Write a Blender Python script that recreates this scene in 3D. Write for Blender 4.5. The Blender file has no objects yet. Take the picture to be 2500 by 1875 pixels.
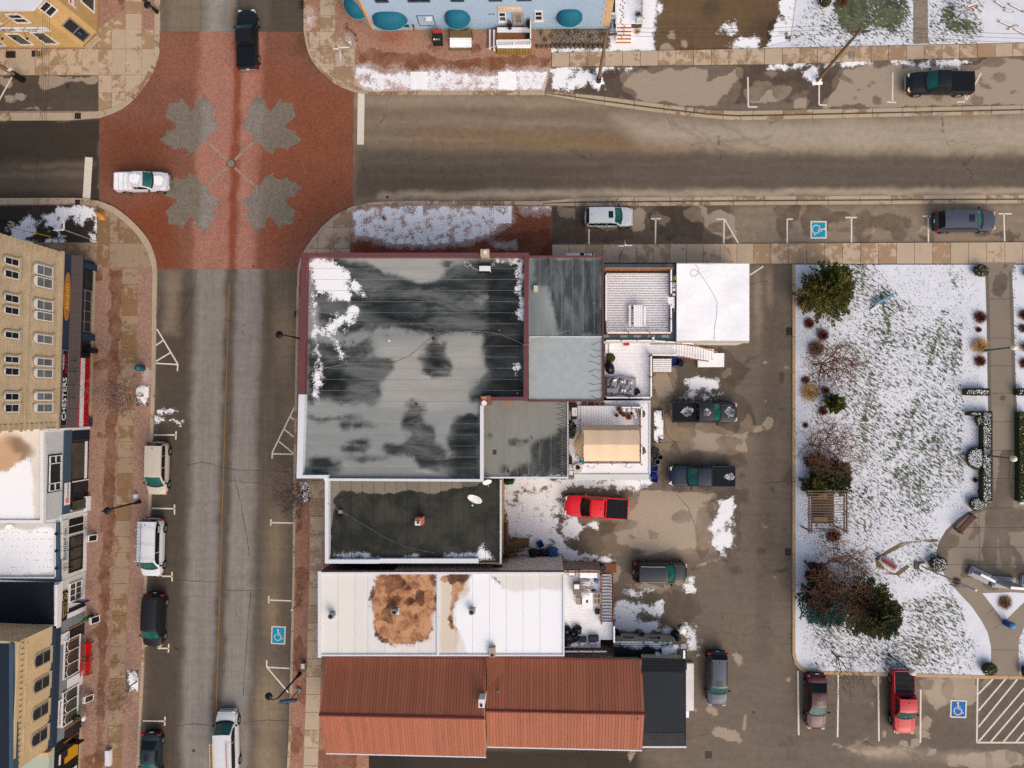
import bpy,bmesh,math,random
import numpy as np
from mathutils import Vector,Matrix,Quaternion
random.seed(7); np.random.seed(7)
R =math.radians
sc =bpy.context.scene
COL =sc.collection
# ------------------------------------------------------------------ camera: a drone 67 m up, looking almost straight down
CAM_H =67.0
FPX,PW,PH =1733.0,2500.0,1875.0
NADIR =(1330.0,980.0)
_n =Vector(((NADIR[0]-PW/2)/FPX,-(NADIR[1]-PH/2)/FPX,-1.0)).normalized()
CAM_Q =_n.rotation_difference(Vector((0,0,-1)))
cam =bpy.data.objects.new('camera',bpy.data.cameras.new('camera'))
COL.objects.link(cam)
cam.location =(0,0,CAM_H)
cam.rotation_mode ='QUATERNION'; cam.rotation_quaternion =CAM_Q
cam.data.sensor_width =36.0; cam.data.lens =36.0*FPX/PW
cam.data.clip_start =0.5; cam.data.clip_end =2000
sc.camera =cam
# ------------------------------------------------------------------ sky, soft sun, exposure
world =bpy.data.worlds.new('World'); sc.world =world; world.use_nodes =True
_wn =world.node_tree
_sky =_wn.nodes.new('ShaderNodeTexSky'); _sky.sky_type ='NISHITA'; _sky.sun_disc =False
SUN_EL,SUN_AZ =R(40),R(148)
_sky.sun_elevation =SUN_EL; _sky.sun_rotation =SUN_AZ
_sky.air_density =1.0; _sky.dust_density =7.0; _sky.ozone_density =0.6
_bg =_wn.nodes['Background']; _bg.inputs['Strength'].default_value =0.145
_wn.links.new(_sky.outputs[0],_bg.inputs['Color'])
sun =bpy.data.objects.new('sun',bpy.data.lights.new('sun','SUN')); COL.objects.link(sun)
sun.data.energy =0.75; sun.data.angle =R(100); sun.data.color =(1.0,0.975,0.945)
_sd =Vector((math.sin(SUN_AZ)*math.cos(SUN_EL),math.cos(SUN_AZ)*math.cos(SUN_EL),math.sin(SUN_EL)))
sun.rotation_euler =_sd.to_track_quat('Z','Y').to_euler()
sun.location =(0,0,60)
vs =sc.view_settings
vs.view_transform ='Standard'; vs.look ='None'; vs.exposure =0.22; vs.gamma =1.0
vs.use_curve_mapping =False
sc.cycles.use_denoising =False
sc.cycles.max_bounces =6; sc.cycles.diffuse_bounces =3; sc.cycles.glossy_bounces =2
sc.cycles.transparent_max_bounces =4; sc.cycles.transmission_bounces =2
# ------------------------------------------------------------------ helpers: a photo pixel and a height give a point in the place
def W(px,py,z=0.0):
 d =CAM_Q @ Vector(((px-PW/2)/FPX,-(py-PH/2)/FPX,-1.0))
 t =(CAM_H-z)/(-d.z)
 return Vector((d.x*t,d.y*t,z))
def Wn(P,z=0.0):                                   # many pixels at once -> xy array
 P =np.asarray(P,float)
 Rm =np.array(CAM_Q.to_matrix())
 d =np.stack([(P[...,0]-PW/2)/FPX,-(P[...,1]-PH/2)/FPX,-np.ones(P.shape[:-1])],-1) @ Rm.T
 t =(CAM_H-z)/(-d[...,2])
 return np.stack([d[...,0]*t,d[...,1]*t],-1)
def PXn(xyz):                                        # world -> photo pixel
 Rm =np.array(CAM_Q.to_matrix())
 v =np.asarray(xyz,float)-np.array([0,0,CAM_H])
 c =v @ Rm
 return np.stack([PW/2+FPX*c[...,0]/(-c[...,2]),PH/2-FPX*c[...,1]/(-c[...,2])],-1)
MPP =CAM_H/FPX
def lin(v):
 v =v/255.0
 return v/12.92 if v <= 0.04045 else ((v+0.055)/1.055)**2.4
KEXP =1.35
def C(r,g,b,k=KEXP):
 return tuple(min(0.86,lin(x)/k) for x in (r,g,b))
ORG ={}
def _org(o):
 return ORG.get(o.name,Vector((0,0,0))) if o else Vector((0,0,0))
def tag(o,label=None,cat=None,group=None,kind=None):
 if label: o['label'] =label
 if cat: o['category'] =cat
 if group: o['group'] =group
 if kind: o['kind'] =kind
 return o
def thing(name,label,cat,loc=(0,0,0),rz=0.0,group=None):
 o =bpy.data.objects.new(name,None); COL.objects.link(o)
 o.empty_display_size =0.3
 o.location =loc; o.rotation_euler =(0,0,rz)
 ORG[o.name] =Vector(loc)
 return tag(o,label,cat,group)
def copy_tree(o,parent=None):
 c =o.copy(); COL.objects.link(c)
 if parent: c.parent =parent
 for ch in list(o.children): copy_tree(ch,c)
 return c
class MB:
 """collects geometry in world coordinates (or local ones) and links it as ONE mesh object"""
 def __init__(s): s.v =[]; s.f =[]; s.mi =[]; s.cm =0
 def add(s,vs_,fs_):
  b =len(s.v); s.v += [tuple(p) for p in vs_]
  for f in fs_: s.f.append([b+i for i in f]); s.mi.append(s.cm)
  return s
 def box(s,x0,x1,y0,y1,z0,z1):
  return s.add([(x0,y0,z0),(x1,y0,z0),(x1,y1,z0),(x0,y1,z0),(x0,y0,z1),(x1,y0,z1),(x1,y1,z1),(x0,y1,z1)],
                     [(3,2,1,0),(4,5,6,7),(0,1,5,4),(1,2,6,5),(2,3,7,6),(3,0,4,7)])
 def obox(s,c,ax,ay,az):                       # oriented box, half vectors
  c,ax,ay,az =Vector(c),Vector(ax),Vector(ay),Vector(az)
  p =[c+i*ax+j*ay+k*az for k in (-1,1) for i,j in ((-1,-1),(1,-1),(1,1),(-1,1))]
  return s.add(p,[(3,2,1,0),(4,5,6,7),(0,1,5,4),(1,2,6,5),(2,3,7,6),(3,0,4,7)])
 def prism(s,poly,z0,z1):
  a =sum(poly[i][0]*poly[(i+1) % len(poly)][1]-poly[(i+1) % len(poly)][0]*poly[i][1] for i in range(len(poly)))
  if a < 0: poly =poly[::-1]
  n =len(poly)
  zz0 =z0 if hasattr(z0,'__len__') else [z0]*n
  zz1 =z1 if hasattr(z1,'__len__') else [z1]*n
  vs_ =[(p[0],p[1],zz0[i]) for i,p in enumerate(poly)]+[(p[0],p[1],zz1[i]) for i,p in enumerate(poly)]
  return s.add(vs_,[list(range(n))[::-1],list(range(n,2*n))]+[(i,(i+1) % n,n+(i+1) % n,n+i) for i in range(n)])
 def tube(s,pts,rad,seg=6,cap=True):
  pts =[Vector(p) for p in pts]
  if not hasattr(rad,'__len__'): rad =[rad]*len(pts)
  rings =[]; up =None
  for i,p in enumerate(pts):
   t =(pts[min(i+1,len(pts)-1)]-pts[max(i-1,0)])
   t =t.normalized() if t.length > 1e-9 else Vector((0,0,1))
   ref =Vector((0,0,1)) if abs(t.z) < 0.9 else Vector((1,0,0))
   a =t.cross(ref).normalized(); b =t.cross(a)
   rings.append([p+rad[i]*(math.cos(2*math.pi*k/seg)*a+math.sin(2*math.pi*k/seg)*b) for k in range(seg)])
  vs_ =[q for r_ in rings for q in r_]; fs_ =[]
  for i in range(len(pts)-1):
   for k in range(seg):
    a0,a1 =i*seg+k,i*seg+(k+1) % seg
    fs_.append((a0,a0+seg,a1+seg,a1))
  if cap:
   fs_.append(list(range(seg))); n =(len(pts)-1)*seg
   fs_.append([n+k for k in range(seg)][::-1])
  return s.add(vs_,fs_)
 def cyl(s,c,r,z0,z1,seg=16,r1=None):
  r1 =r if r1 is None else r1
  b =[(c[0]+r*math.cos(2*math.pi*k/seg),c[1]+r*math.sin(2*math.pi*k/seg),z0) for k in range(seg)]
  t =[(c[0]+r1*math.cos(2*math.pi*k/seg),c[1]+r1*math.sin(2*math.pi*k/seg),z1) for k in range(seg)]
  return s.add(b+t,[list(range(seg))[::-1],list(range(seg,2*seg))]+[(k,(k+1) % seg,seg+(k+1) % seg,seg+k) for k in range(seg)])
 def ball(s,c,rx,ry,rz,nu=10,nv=6,jit=0.0,rnd=random):
  vs_ =[(c[0],c[1],c[2]-rz)]
  for j in range(1,nv):
   ph =-math.pi/2+math.pi*j/nv
   for i in range(nu):
    th =2*math.pi*i/nu; k =1+rnd.uniform(-jit,jit)
    vs_.append((c[0]+k*rx*math.cos(ph)*math.cos(th),c[1]+k*ry*math.cos(ph)*math.sin(th),c[2]+k*rz*math.sin(ph)))
  vs_.append((c[0],c[1],c[2]+rz)); fs_ =[]
  for i in range(nu): fs_.append((0,1+(i+1) % nu,1+i))
  for j in range(nv-2):
   for i in range(nu):
    a,b =1+j*nu+i,1+j*nu+(i+1) % nu
    fs_.append((a,b,b+nu,a+nu))
  n =len(vs_)-1
  for i in range(nu): fs_.append((n,n-nu+i,n-nu+(i+1) % nu))
  return s.add(vs_,fs_)
 def grid(s,rows):                                # rows of points -> quads
  n =len(rows[0]); vs_ =[p for r_ in rows for p in r_]
  fs_ =[(i*n+j,i*n+j+1,(i+1)*n+j+1,(i+1)*n+j) for i in range(len(rows)-1) for j in range(n-1)]
  return s.add(vs_,fs_)
 def flat(s,poly,z):                             # flat n-gon facing up
  a =sum(poly[i][0]*poly[(i+1) % len(poly)][1]-poly[(i+1) % len(poly)][0]*poly[i][1] for i in range(len(poly)))
  if a < 0: poly =poly[::-1]
  return s.add([(p[0],p[1],z) for p in poly],[list(range(len(poly)))])
 def build(s,name,mat,parent=None,local=False,smooth=None,bevel=0.0):
  o_ =Vector((0,0,0)) if local else _org(parent)
  me =bpy.data.meshes.new(name)
  me.from_pydata([(p[0]-o_.x,p[1]-o_.y,p[2]-o_.z) for p in s.v],[],s.f)
  mats =mat if isinstance(mat,(list,tuple)) else [mat]
  for m_ in mats: me.materials.append(m_)
  if len(mats) > 1: me.polygons.foreach_set('material_index',s.mi)
  if smooth is not None:
   me.polygons.foreach_set('use_smooth',[True]*len(me.polygons))
   me.set_sharp_from_angle(angle=R(smooth))
  me.update()
  o =bpy.data.objects.new(name,me); COL.objects.link(o)
  if parent is not None:
   o.parent =parent
   ORG[o.name] =o_
  if bevel > 0:
   bv =o.modifiers.new('bevel','BEVEL'); bv.width =bevel; bv.segments =2; bv.limit_method ='ANGLE'
  return o
def ppoly(pts,z=0.0):                                # pixel polygon -> world xy at height z
 return [tuple(W(x,y,z)[:2]) for x,y in pts]
def prect(x0,y0,x1,y1,z=0.0): return ppoly([(x0,y0),(x1,y0),(x1,y1),(x0,y1)],z)
def pbox(name,rect,z0,z1,mat,parent=None,bevel=0.0):
 m =MB(); m.prism(prect(*rect,z1),z0,z1)
 return m.build(name,mat,parent,bevel=bevel)
def pcen(rect,z=0.0): return W((rect[0]+rect[2])/2,(rect[1]+rect[3])/2,z)
# ------------------------------------------------------------------ fields: signed pixel distance to hand-placed patches, kept on the vertices
def sd_poly(P,poly):
 poly =np.asarray(poly,float); x,y =P[:,0],P[:,1]
 d =np.full(len(P),1e12); inside =np.zeros(len(P),bool); n =len(poly)
 for i in range(n):
  a,b =poly[i],poly[(i+1) % n]; e =b-a
  wx,wy =x-a[0],y-a[1]
  t =np.clip((wx*e[0]+wy*e[1])/max(1e-9,e@e),0,1)
  d =np.minimum(d,(wx-e[0]*t)**2+(wy-e[1]*t)**2)
  c1 =(a[1] > y) != (b[1] > y)
  if abs(e[1]) > 1e-9: inside ^= c1 & (x < a[0]+(y-a[1])*e[0]/e[1])
 d =np.sqrt(d)
 return np.where(inside,d,-d)
def sd_line(P,pts,hw):
 d =np.full(len(P),1e12)
 for a,b in zip(pts[:-1],pts[1:]):
  a =np.array(a,float); b =np.array(b,float); e =b-a
  wx,wy =P[:,0]-a[0],P[:,1]-a[1]
  t =np.clip((wx*e[0]+wy*e[1])/max(1e-9,e@e),0,1)
  d =np.minimum(d,(wx-e[0]*t)**2+(wy-e[1]*t)**2)
 return hw-np.sqrt(d)
def sd_ell(P,cx,cy,rx,ry,rot=0.0):
 c,s_ =math.cos(R(rot)),math.sin(R(rot))
 x =(P[:,0]-cx)*c+(P[:,1]-cy)*s_; y =-(P[:,0]-cx)*s_+(P[:,1]-cy)*c
 return (1-np.sqrt((x/rx)**2+(y/ry)**2))*min(rx,ry)
FCLIP =40.0
def field(P,shapes,margin=60):
 out =np.full(len(P),-FCLIP)
 for sh in shapes:
  k =sh[0]
  if k == 'p': bb =np.asarray(sh[1],float); lo,hi =bb.min(0),bb.max(0)
  elif k == 'l': bb =np.asarray(sh[1],float); lo,hi =bb.min(0)-sh[2],bb.max(0)+sh[2]
  else: m =max(sh[3],sh[4]); lo,hi =np.array([sh[1]-m,sh[2]-m]),np.array([sh[1]+m,sh[2]+m])
  ix =np.where((P[:,0] > lo[0]-margin) & (P[:,0] < hi[0]+margin) & (P[:,1] > lo[1]-margin) & (P[:,1] < hi[1]+margin))[0]
  if len(ix) == 0: continue
  Q =P[ix]
  d =sd_poly(Q,sh[1]) if k == 'p' else sd_line(Q,sh[1],sh[2]) if k == 'l' else sd_ell(Q,*sh[1:])
  out[ix] =np.maximum(out[ix],d)
 return np.clip(out,-FCLIP,FCLIP)
def paint(P,base,layers):                            # soft base colours (grit, worn wheel tracks, patches of older surface)
 Cc =np.tile(np.array(base,float),(len(P),1))
 for shapes,col,alpha,soft in layers:
  a =np.clip(field(P,shapes)/soft*0.5+0.5,0,1); a =a*a*(3-2*a)*alpha
  Cc += (np.array(col)-Cc)*a[:,None]
 return Cc
_lat =np.random.RandomState(3).uniform(-1,1,(2,256,256))
def warp(P,amp,scale):                               # smooth wandering so that no edge runs ruler-straight
 out =np.zeros_like(P)
 for k in (0,1):
  q =P/scale; i =np.floor(q).astype(int); f =q-i; f =f*f*(3-2*f); g =_lat[k]
  v =lambda a,b: g[(i[:,0]+a) % 256,(i[:,1]+b) % 256]
  out[:,k] =(v(0,0)*(1-f[:,0])+v(1,0)*f[:,0])*(1-f[:,1])+(v(0,1)*(1-f[:,0])+v(1,1)*f[:,0])*f[:,1]
 return out*amp
def put_fields(me,P,base=None,layers=(),**fields):
 n =len(me.vertices)
 P =P+warp(P,4.0,37.0)+warp(P,2.5,13.0)
 for nm in ('wet','dry','snow'):
  at =me.attributes.new(nm,'FLOAT','POINT')
  at.data.foreach_set('value',field(P,fields.get(nm,())).astype(np.float32))
 cc =paint(P,base or (0.2,0.2,0.2),layers)
 at =me.attributes.new('Col','FLOAT_COLOR','POINT')
 at.data.foreach_set('color',np.concatenate([cc,np.ones((n,1))],1).astype(np.float32).ravel())
def grid_sheet(name,rect,z,step,mat,parent=None,base=None,layers=(),zf=None,**fields):
 """rectangle given in photo pixels at height z, finely gridded, with fields on its vertices"""
 x0,y0,x1,y1 =rect
 nx =max(2,int((x1-x0)/step)); ny =max(2,int((y1-y0)/step))
 X,Y =np.meshgrid(np.linspace(x0,x1,nx+1),np.linspace(y1,y0,ny+1))
 P =np.stack([X.ravel(),Y.ravel()],-1)
 xy =Wn(P,z)-np.array(_org(parent)[:2])
 zz =np.full(len(P),z-_org(parent).z)
 if zf is not None: zz =zz+zf(P)
 me =bpy.data.meshes.new(name)
 i =np.arange(nx*ny); a =i//nx*(nx+1)+i % nx
 F =np.stack([a,a+1,a+nx+2,a+nx+1],-1)
 me.vertices.add(len(P)); me.vertices.foreach_set('co',np.concatenate([xy,zz[:,None]],1).ravel())
 me.loops.add(F.size); me.loops.foreach_set('vertex_index',F.ravel())
 me.polygons.add(len(F)); me.polygons.foreach_set('loop_start',np.arange(len(F))*4)
 me.update(calc_edges=True)
 put_fields(me,P,base,layers,**fields)
 me.materials.append(mat)
 o =bpy.data.objects.new(name,me); COL.objects.link(o)
 if parent is not None: o.parent =parent; ORG[o.name] =_org(parent)
 return o
def poly_sheet(name,poly,z,step,mat,parent=None,base=None,layers=(),depth=0.0,**fields):
 """polygon given in photo pixels at height z, cut into a fine grid; depth > 0 gives it a skirt"""
 bm =bmesh.new()
 Q =ppoly(poly,z)
 a =sum(Q[i][0]*Q[(i+1) % len(Q)][1]-Q[(i+1) % len(Q)][0]*Q[i][1] for i in range(len(Q)))
 if a < 0: Q =Q[::-1]
 vv =[bm.verts.new((p[0],p[1],z)) for p in Q]
 f =bm.faces.new(vv); f.normal_update()
 bmesh.ops.triangulate(bm,faces=[f],ngon_method='EAR_CLIP')
 xs =[p[0] for p in Q]; ys =[p[1] for p in Q]; st =step*MPP
 for ax,lo,hi in ((0,min(xs),max(xs)),(1,min(ys),max(ys))):
  k =lo+st
  while k < hi-1e-6:
   co =(k,0,0) if ax == 0 else (0,k,0); no =(1,0,0) if ax == 0 else (0,1,0)
   bmesh.ops.bisect_plane(bm,geom=bm.verts[:]+bm.edges[:]+bm.faces[:],plane_co=co,plane_no=no)
   k += st
 if depth > 0:
  be =[e for e in bm.edges if len(e.link_faces) == 1]
  ret =bmesh.ops.extrude_edge_only(bm,edges=be)
  for g in ret['geom']:
   if isinstance(g,bmesh.types.BMVert): g.co.z -= depth
 o_ =_org(parent)
 me =bpy.data.meshes.new(name)
 co =np.array([v.co[:] for v in bm.verts]); P =PXn(co)
 for v in bm.verts: v.co -= o_
 bmesh.ops.recalc_face_normals(bm,faces=bm.faces)
 bm.to_mesh(me); bm.free()
 put_fields(me,P,base,layers,**fields)
 me.materials.append(mat)
 o =bpy.data.objects.new(name,me); COL.objects.link(o)
 if parent is not None: o.parent =parent; ORG[o.name] =o_
 return o
# ------------------------------------------------------------------ materials
class NB:
 def __init__(s,name):
  s.m =bpy.data.materials.new(name); s.m.use_nodes =True
  s.nt =s.m.node_tree; s.nt.nodes.clear()
  s.out =s.nt.nodes.new('ShaderNodeOutputMaterial')
  s._pos =None
 def n(s,typ,props=None,ins=None,out=0):
  nd =s.nt.nodes.new(typ)
  for k,v in (props or {}).items(): setattr(nd,k,v)
  for k,v in (ins or {}).items(): s.set(nd.inputs[k],v)
  return nd.outputs[out]
 def set(s,sock,v):
  if isinstance(v,bpy.types.NodeSocket): s.nt.links.new(v,sock)
  elif isinstance(v,(tuple,list)) and len(v) == 3 and sock.type == 'RGBA': sock.default_value =(*v,1)
  else: sock.default_value =v
 def pos(s):
  if s._pos is None: s._pos =s.n('ShaderNodeNewGeometry')
  return s._pos
 def obj(s): return s.n('ShaderNodeTexCoord',out='Object')
 def map(s,v,scale=(1,1,1),rot=(0,0,0),loc=(0,0,0)):
  return s.n('ShaderNodeMapping',None,{'Vector': v,'Scale': scale,'Rotation': rot,'Location': loc})
 def math(s,op,a,b=0.0,c=None,clamp=False):
  nd =s.nt.nodes.new('ShaderNodeMath'); nd.operation =op; nd.use_clamp =clamp
  s.set(nd.inputs[0],a); s.set(nd.inputs[1],b)
  if c is not None: s.set(nd.inputs[2],c)
  return nd.outputs[0]
 def noise(s,scale,detail=3.0,rough=0.55,vec=None,dist=0.0):
  return s.n('ShaderNodeTexNoise',None,{'Vector': vec if vec is not None else s.pos(),'Scale': scale,'Detail': detail,'Roughness': rough,'Distortion': dist})
 def attr(s,name,out='Fac'):
  return s.n('ShaderNodeAttribute',{'attribute_name': name},out=out)
 def mix(s,f,a,b,mode='MIX'):
  nd =s.nt.nodes.new('ShaderNodeMix'); nd.data_type ='RGBA'; nd.blend_type =mode; nd.clamp_factor =True
  s.set(nd.inputs[0],f); s.set(nd.inputs[6],a); s.set(nd.inputs[7],b)
  return nd.outputs[2]
 def step(s,v,lo,hi):
  return s.n('ShaderNodeMapRange',{'interpolation_type': 'SMOOTHSTEP'},{'Value': v,'From Min': lo,'From Max': hi})
 def ramp(s,f,stops):
  nd =s.nt.nodes.new('ShaderNodeValToRGB'); s.set(nd.inputs[0],f)
  el =nd.color_ramp.elements
  while len(el) < len(stops): el.new(0.5)
  for e,(p,c) in zip(el,stops):
   e.position =p; e.color =(*c,1) if hasattr(c,'__len__') else (c,c,c,1)
  return nd.outputs[0]
 def scalecol(s,col,k):                              # colour times a scalar socket
  return s.n('ShaderNodeVectorMath',{'operation': 'SCALE'},{0: col,'Scale': k})
 def bump(s,h,strength=0.3,dist=0.02):
  return s.n('ShaderNodeBump',None,{'Height': h,'Strength': strength,'Distance': dist})
 def bsdf(s,col,rough=0.8,normal=None,**kw):
  b =s.nt.nodes.new('ShaderNodeBsdfPrincipled')
  s.set(b.inputs['Base Color'],col); s.set(b.inputs['Roughness'],rough)
  if normal is not None: s.set(b.inputs['Normal'],normal)
  for k,v in kw.items(): s.set(b.inputs[k.replace('_',' ')],v)
  s.nt.links.new(b.outputs[0],s.out.inputs[0])
  return s.m
def simple(name,col,rough=0.7,var=0.12,scale=1.6,fine=14.0,bump=0.0,metal=0.0,coat=0.0,spec=0.25):
 b =NB(name)
 v =b.noise(scale,4); w =b.noise(fine,2)
 k =b.math('ADD',b.math('MULTIPLY_ADD',v,2*var,1-var),b.math('MULTIPLY_ADD',w,var,-var/2))
 cc =b.scalecol(b.n('ShaderNodeCombineXYZ',None,{0: col[0],1: col[1],2: col[2]}),k)
 nm =b.bump(w,bump,0.01) if bump > 0 else None
 rr =b.math('MULTIPLY_ADD',v,0.15,rough-0.07,clamp=True)
 return b.bsdf(cc,rr,nm,Metallic=metal,Coat_Weight=coat,Specular_IOR_Level=spec)
def wetsnow(b,col,h,wet_mul=0.5,dry_col=None,snow_amp=15.0,wet_amp=13.0,snow_col=(0.74,0.75,0.79),rough=0.85,
   snow_soft=2.2,wet_tint=(0.9,0.78,0.62),wscale=0.55,sscale=1.3,bstr=0.3,snow_fine=None,wet_rough=0.42,snow_cap=16.0,cloud=(0.5,0.48),wet_soft=2.0,stretch=(1,1,1),dry_mix=0.85):
 """damp patches, paler dry grit and thin snow, each from its field plus broken noise"""
 wn =b.noise(wscale*0.6,7,0.64,dist=0.3); wn2 =b.noise(4.0,3,0.6)
 jig =b.math('ADD',b.math('MULTIPLY_ADD',wn,4.4*wet_amp,-2.2*wet_amp),b.math('MULTIPLY_ADD',wn2,7.0,-3.5))
 if dry_col is not None:
  dm =b.step(b.math('ADD',b.attr('dry'),jig),-2.0,2.5)
  col =b.mix(b.math('MULTIPLY',dm,dry_mix),col,b.scalecol(dry_col if isinstance(dry_col,bpy.types.NodeSocket) else b.n('ShaderNodeCombineXYZ',None,{0: dry_col[0],1: dry_col[1],2: dry_col[2]}),b.math('MULTIPLY_ADD',wn2,0.3,0.85)))
 wm =b.step(b.math('ADD',b.attr('wet'),jig),-wet_soft,wet_soft)
 damp =b.mix(1.0,col,(wet_tint[0]*wet_mul,wet_tint[1]*wet_mul,wet_tint[2]*wet_mul),'MULTIPLY')
 cl =b.step(b.noise(0.55,6,0.65,b.map(b.pos(),stretch),0.4),0.36,0.64)
 col =b.mix(b.math('MULTIPLY',wm,b.math('MULTIPLY_ADD',cl,cloud[0],cloud[1])),col,damp)
 rg =b.math('SUBTRACT',rough,b.math('MULTIPLY',wm,rough-wet_rough))
 sn =b.noise(sscale,6,0.66); sn2 =b.noise(9.0,2,0.6)
 sv =b.math('ADD',b.math('MINIMUM',b.attr('snow'),snow_cap),b.math('ADD',b.math('MULTIPLY_ADD',sn,2*snow_amp,-snow_amp),b.math('MULTIPLY_ADD',sn2,22.0,-11.0)))
 if snow_fine is not None: sv =b.math('ADD',sv,snow_fine)
 sm =b.step(sv,-snow_soft,snow_soft)
 col =b.mix(sm,col,snow_col)
 hh =b.math('ADD',b.math('MULTIPLY',h,b.math('SUBTRACT',1.0,b.math('MULTIPLY',sm,0.7))),b.math('MULTIPLY',sm,b.math('MULTIPLY_ADD',sn2,0.8,0.6)))
 return b.bsdf(col,rg,b.bump(hh,bstr,0.02),Specular_IOR_Level=0.18)
def m_asphalt(name='asphalt'):
 b =NB(name)
 c =b.attr('Col','Color')
 big =b.noise(0.25,5,0.6); mid =b.noise(1.7,5,0.65); grit =b.noise(26.0,2,0.7)
 st =b.noise(1.0,5,0.65,b.map(b.pos(),(0.12,1.6,1)))
 k =b.math('MULTIPLY_ADD',big,0.3,0.85)
 k =b.math('ADD',k,b.math('MULTIPLY_ADD',mid,0.6,-0.3))
 k =b.math('ADD',k,b.math('MULTIPLY_ADD',st,0.4,-0.2))
 k =b.math('ADD',k,b.math('MULTIPLY_ADD',grit,0.6,-0.3))
 sx =b.n('ShaderNodeSeparateXYZ',None,{0: b.pos()})
 ns =b.math('MULTIPLY',b.step(sx,-37.5,-36.0),b.step(sx,-22.0,-24.0))       # the north-south street: streaks along it, pitted lanes
 s2 =b.noise(1.0,6,0.7,b.map(b.pos(),(3.2,0.1,1),(0,0,R(-1.6)))); pit =b.step(b.noise(5.0,3,0.6),0.66,0.72)
 k =b.math('ADD',k,b.math('MULTIPLY',ns,b.math('MULTIPLY_ADD',s2,0.55,-0.275)))
 k =b.math('MULTIPLY',k,b.math('SUBTRACT',1.0,b.math('MULTIPLY',b.math('MULTIPLY',ns,pit),0.4)))
 # cracks
 vd =b.n('ShaderNodeTexVoronoi',{'feature': 'DISTANCE_TO_EDGE'},{'Vector': b.n('ShaderNodeVectorMath',{'operation': 'ADD'},{0: b.pos(),1: b.scalecol(b.n('ShaderNodeTexNoise',None,{'Vector': b.pos(),'Scale': 0.7,'Detail': 4.0},out=1),1.4)}),'Scale': 0.16})
 crk =b.math('SUBTRACT',1.0,b.step(vd,0.0,0.006))
 crk =b.math('MULTIPLY',crk,b.step(b.noise(0.12,2),0.5,0.62))
 k =b.math('MULTIPLY',k,b.math('SUBTRACT',1.0,b.math('MULTIPLY',crk,0.45)))
 c =b.scalecol(c,k)
 return wetsnow(b,c,b.math('SUBTRACT',grit,crk),0.55,C(190,173,154),wet_tint=(0.95,0.89,0.82),bstr=0.25,snow_cap=7.0,snow_amp=42.0,sscale=0.9,snow_soft=5.0,cloud=(0.42,0.56),dry_mix=0.66)
def herring():
 g =bpy.data.node_groups.new('herringbone','ShaderNodeTree')
 g.interface.new_socket('Vector',in_out='INPUT',socket_type='NodeSocketVector')
 g.interface.new_socket('Joint',in_out='OUTPUT',socket_type='NodeSocketFloat')
 g.interface.new_socket('Random',in_out='OUTPUT',socket_type='NodeSocketFloat')
 gi =g.nodes.new('NodeGroupInput'); go =g.nodes.new('NodeGroupOutput')
 def mt(op,a,b_=0.0,c=None):
  nd =g.nodes.new('ShaderNodeMath'); nd.operation =op
  for i,v in enumerate((a,b_,c)):
   if v is None: continue
   if isinstance(v,bpy.types.NodeSocket): g.links.new(v,nd.inputs[i])
   else: nd.inputs[i].default_value =v
  return nd.outputs[0]
 sp =g.nodes.new('ShaderNodeSeparateXYZ'); g.links.new(gi.outputs[0],sp.inputs[0])
 x,y =sp.outputs[0],sp.outputs[1]
 i,j =mt('FLOOR',x),mt('FLOOR',y); fx,fy =mt('SUBTRACT',x,i),mt('SUBTRACT',y,j)
 m =mt('FLOORED_MODULO',mt('SUBTRACT',i,j),4.0)
 is0,is1,is2,is3 =(mt('COMPARE',m,float(k),0.25) for k in range(4))
 dl =mt('ADD',fx,is1); dr =mt('ADD',mt('SUBTRACT',1.0,fx),is0)
 db =mt('ADD',fy,is2); dt =mt('ADD',mt('SUBTRACT',1.0,fy),is3)
 d =mt('MINIMUM',mt('MINIMUM',dl,dr),mt('MINIMUM',db,dt))
 wn =g.nodes.new('ShaderNodeTexWhiteNoise'); wn.noise_dimensions ='2D'
 cb =g.nodes.new('ShaderNodeCombineXYZ')
 g.links.new(mt('SUBTRACT',i,is1),cb.inputs[0]); g.links.new(mt('SUBTRACT',j,is2),cb.inputs[1])
 g.links.new(cb.outputs[0],wn.inputs['Vector'])
 g.links.new(d,go.inputs[0]); g.links.new(wn.outputs['Value'],go.inputs[1])
 return g
HB =herring()
def m_pavers(name,base=None,joint=C(88,58,46),size=0.105,wet_mul=0.6,contrast=0.6,tint=(0.86,0.62,0.42),rotz=0.0):
 b =NB(name)
 v =b.map(b.pos(),(1/size,1/size,1),(0,0,rotz))
 nd =b.nt.nodes.new('ShaderNodeGroup'); nd.node_tree =HB; b.nt.links.new(v,nd.inputs[0])
 jo =b.step(nd.outputs[0],0.03,0.13); rnd =nd.outputs[1]
 c =b.attr('Col','Color') if base is None else b.n('ShaderNodeCombineXYZ',None,{0: base[0],1: base[1],2: base[2]})
 k =b.math('MULTIPLY_ADD',rnd,0.34,0.83)
 k =b.math('ADD',k,b.math('MULTIPLY_ADD',b.noise(0.5,5,0.6),0.36,-0.18))
 k =b.math('ADD',k,b.math('MULTIPLY_ADD',b.noise(20.0,2),0.24,-0.12))
 c =b.scalecol(c,k)
 c =b.mix(b.math('MULTIPLY',b.math('SUBTRACT',1.0,jo),contrast),c,joint)
 return wetsnow(b,c,jo,wet_mul,wet_tint=tint,snow_fine=b.math('MULTIPLY_ADD',jo,-15.0,9.0),bstr=0.4,wscale=1.1,wet_amp=9.0,snow_cap=8.0,snow_amp=20.0)
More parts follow.
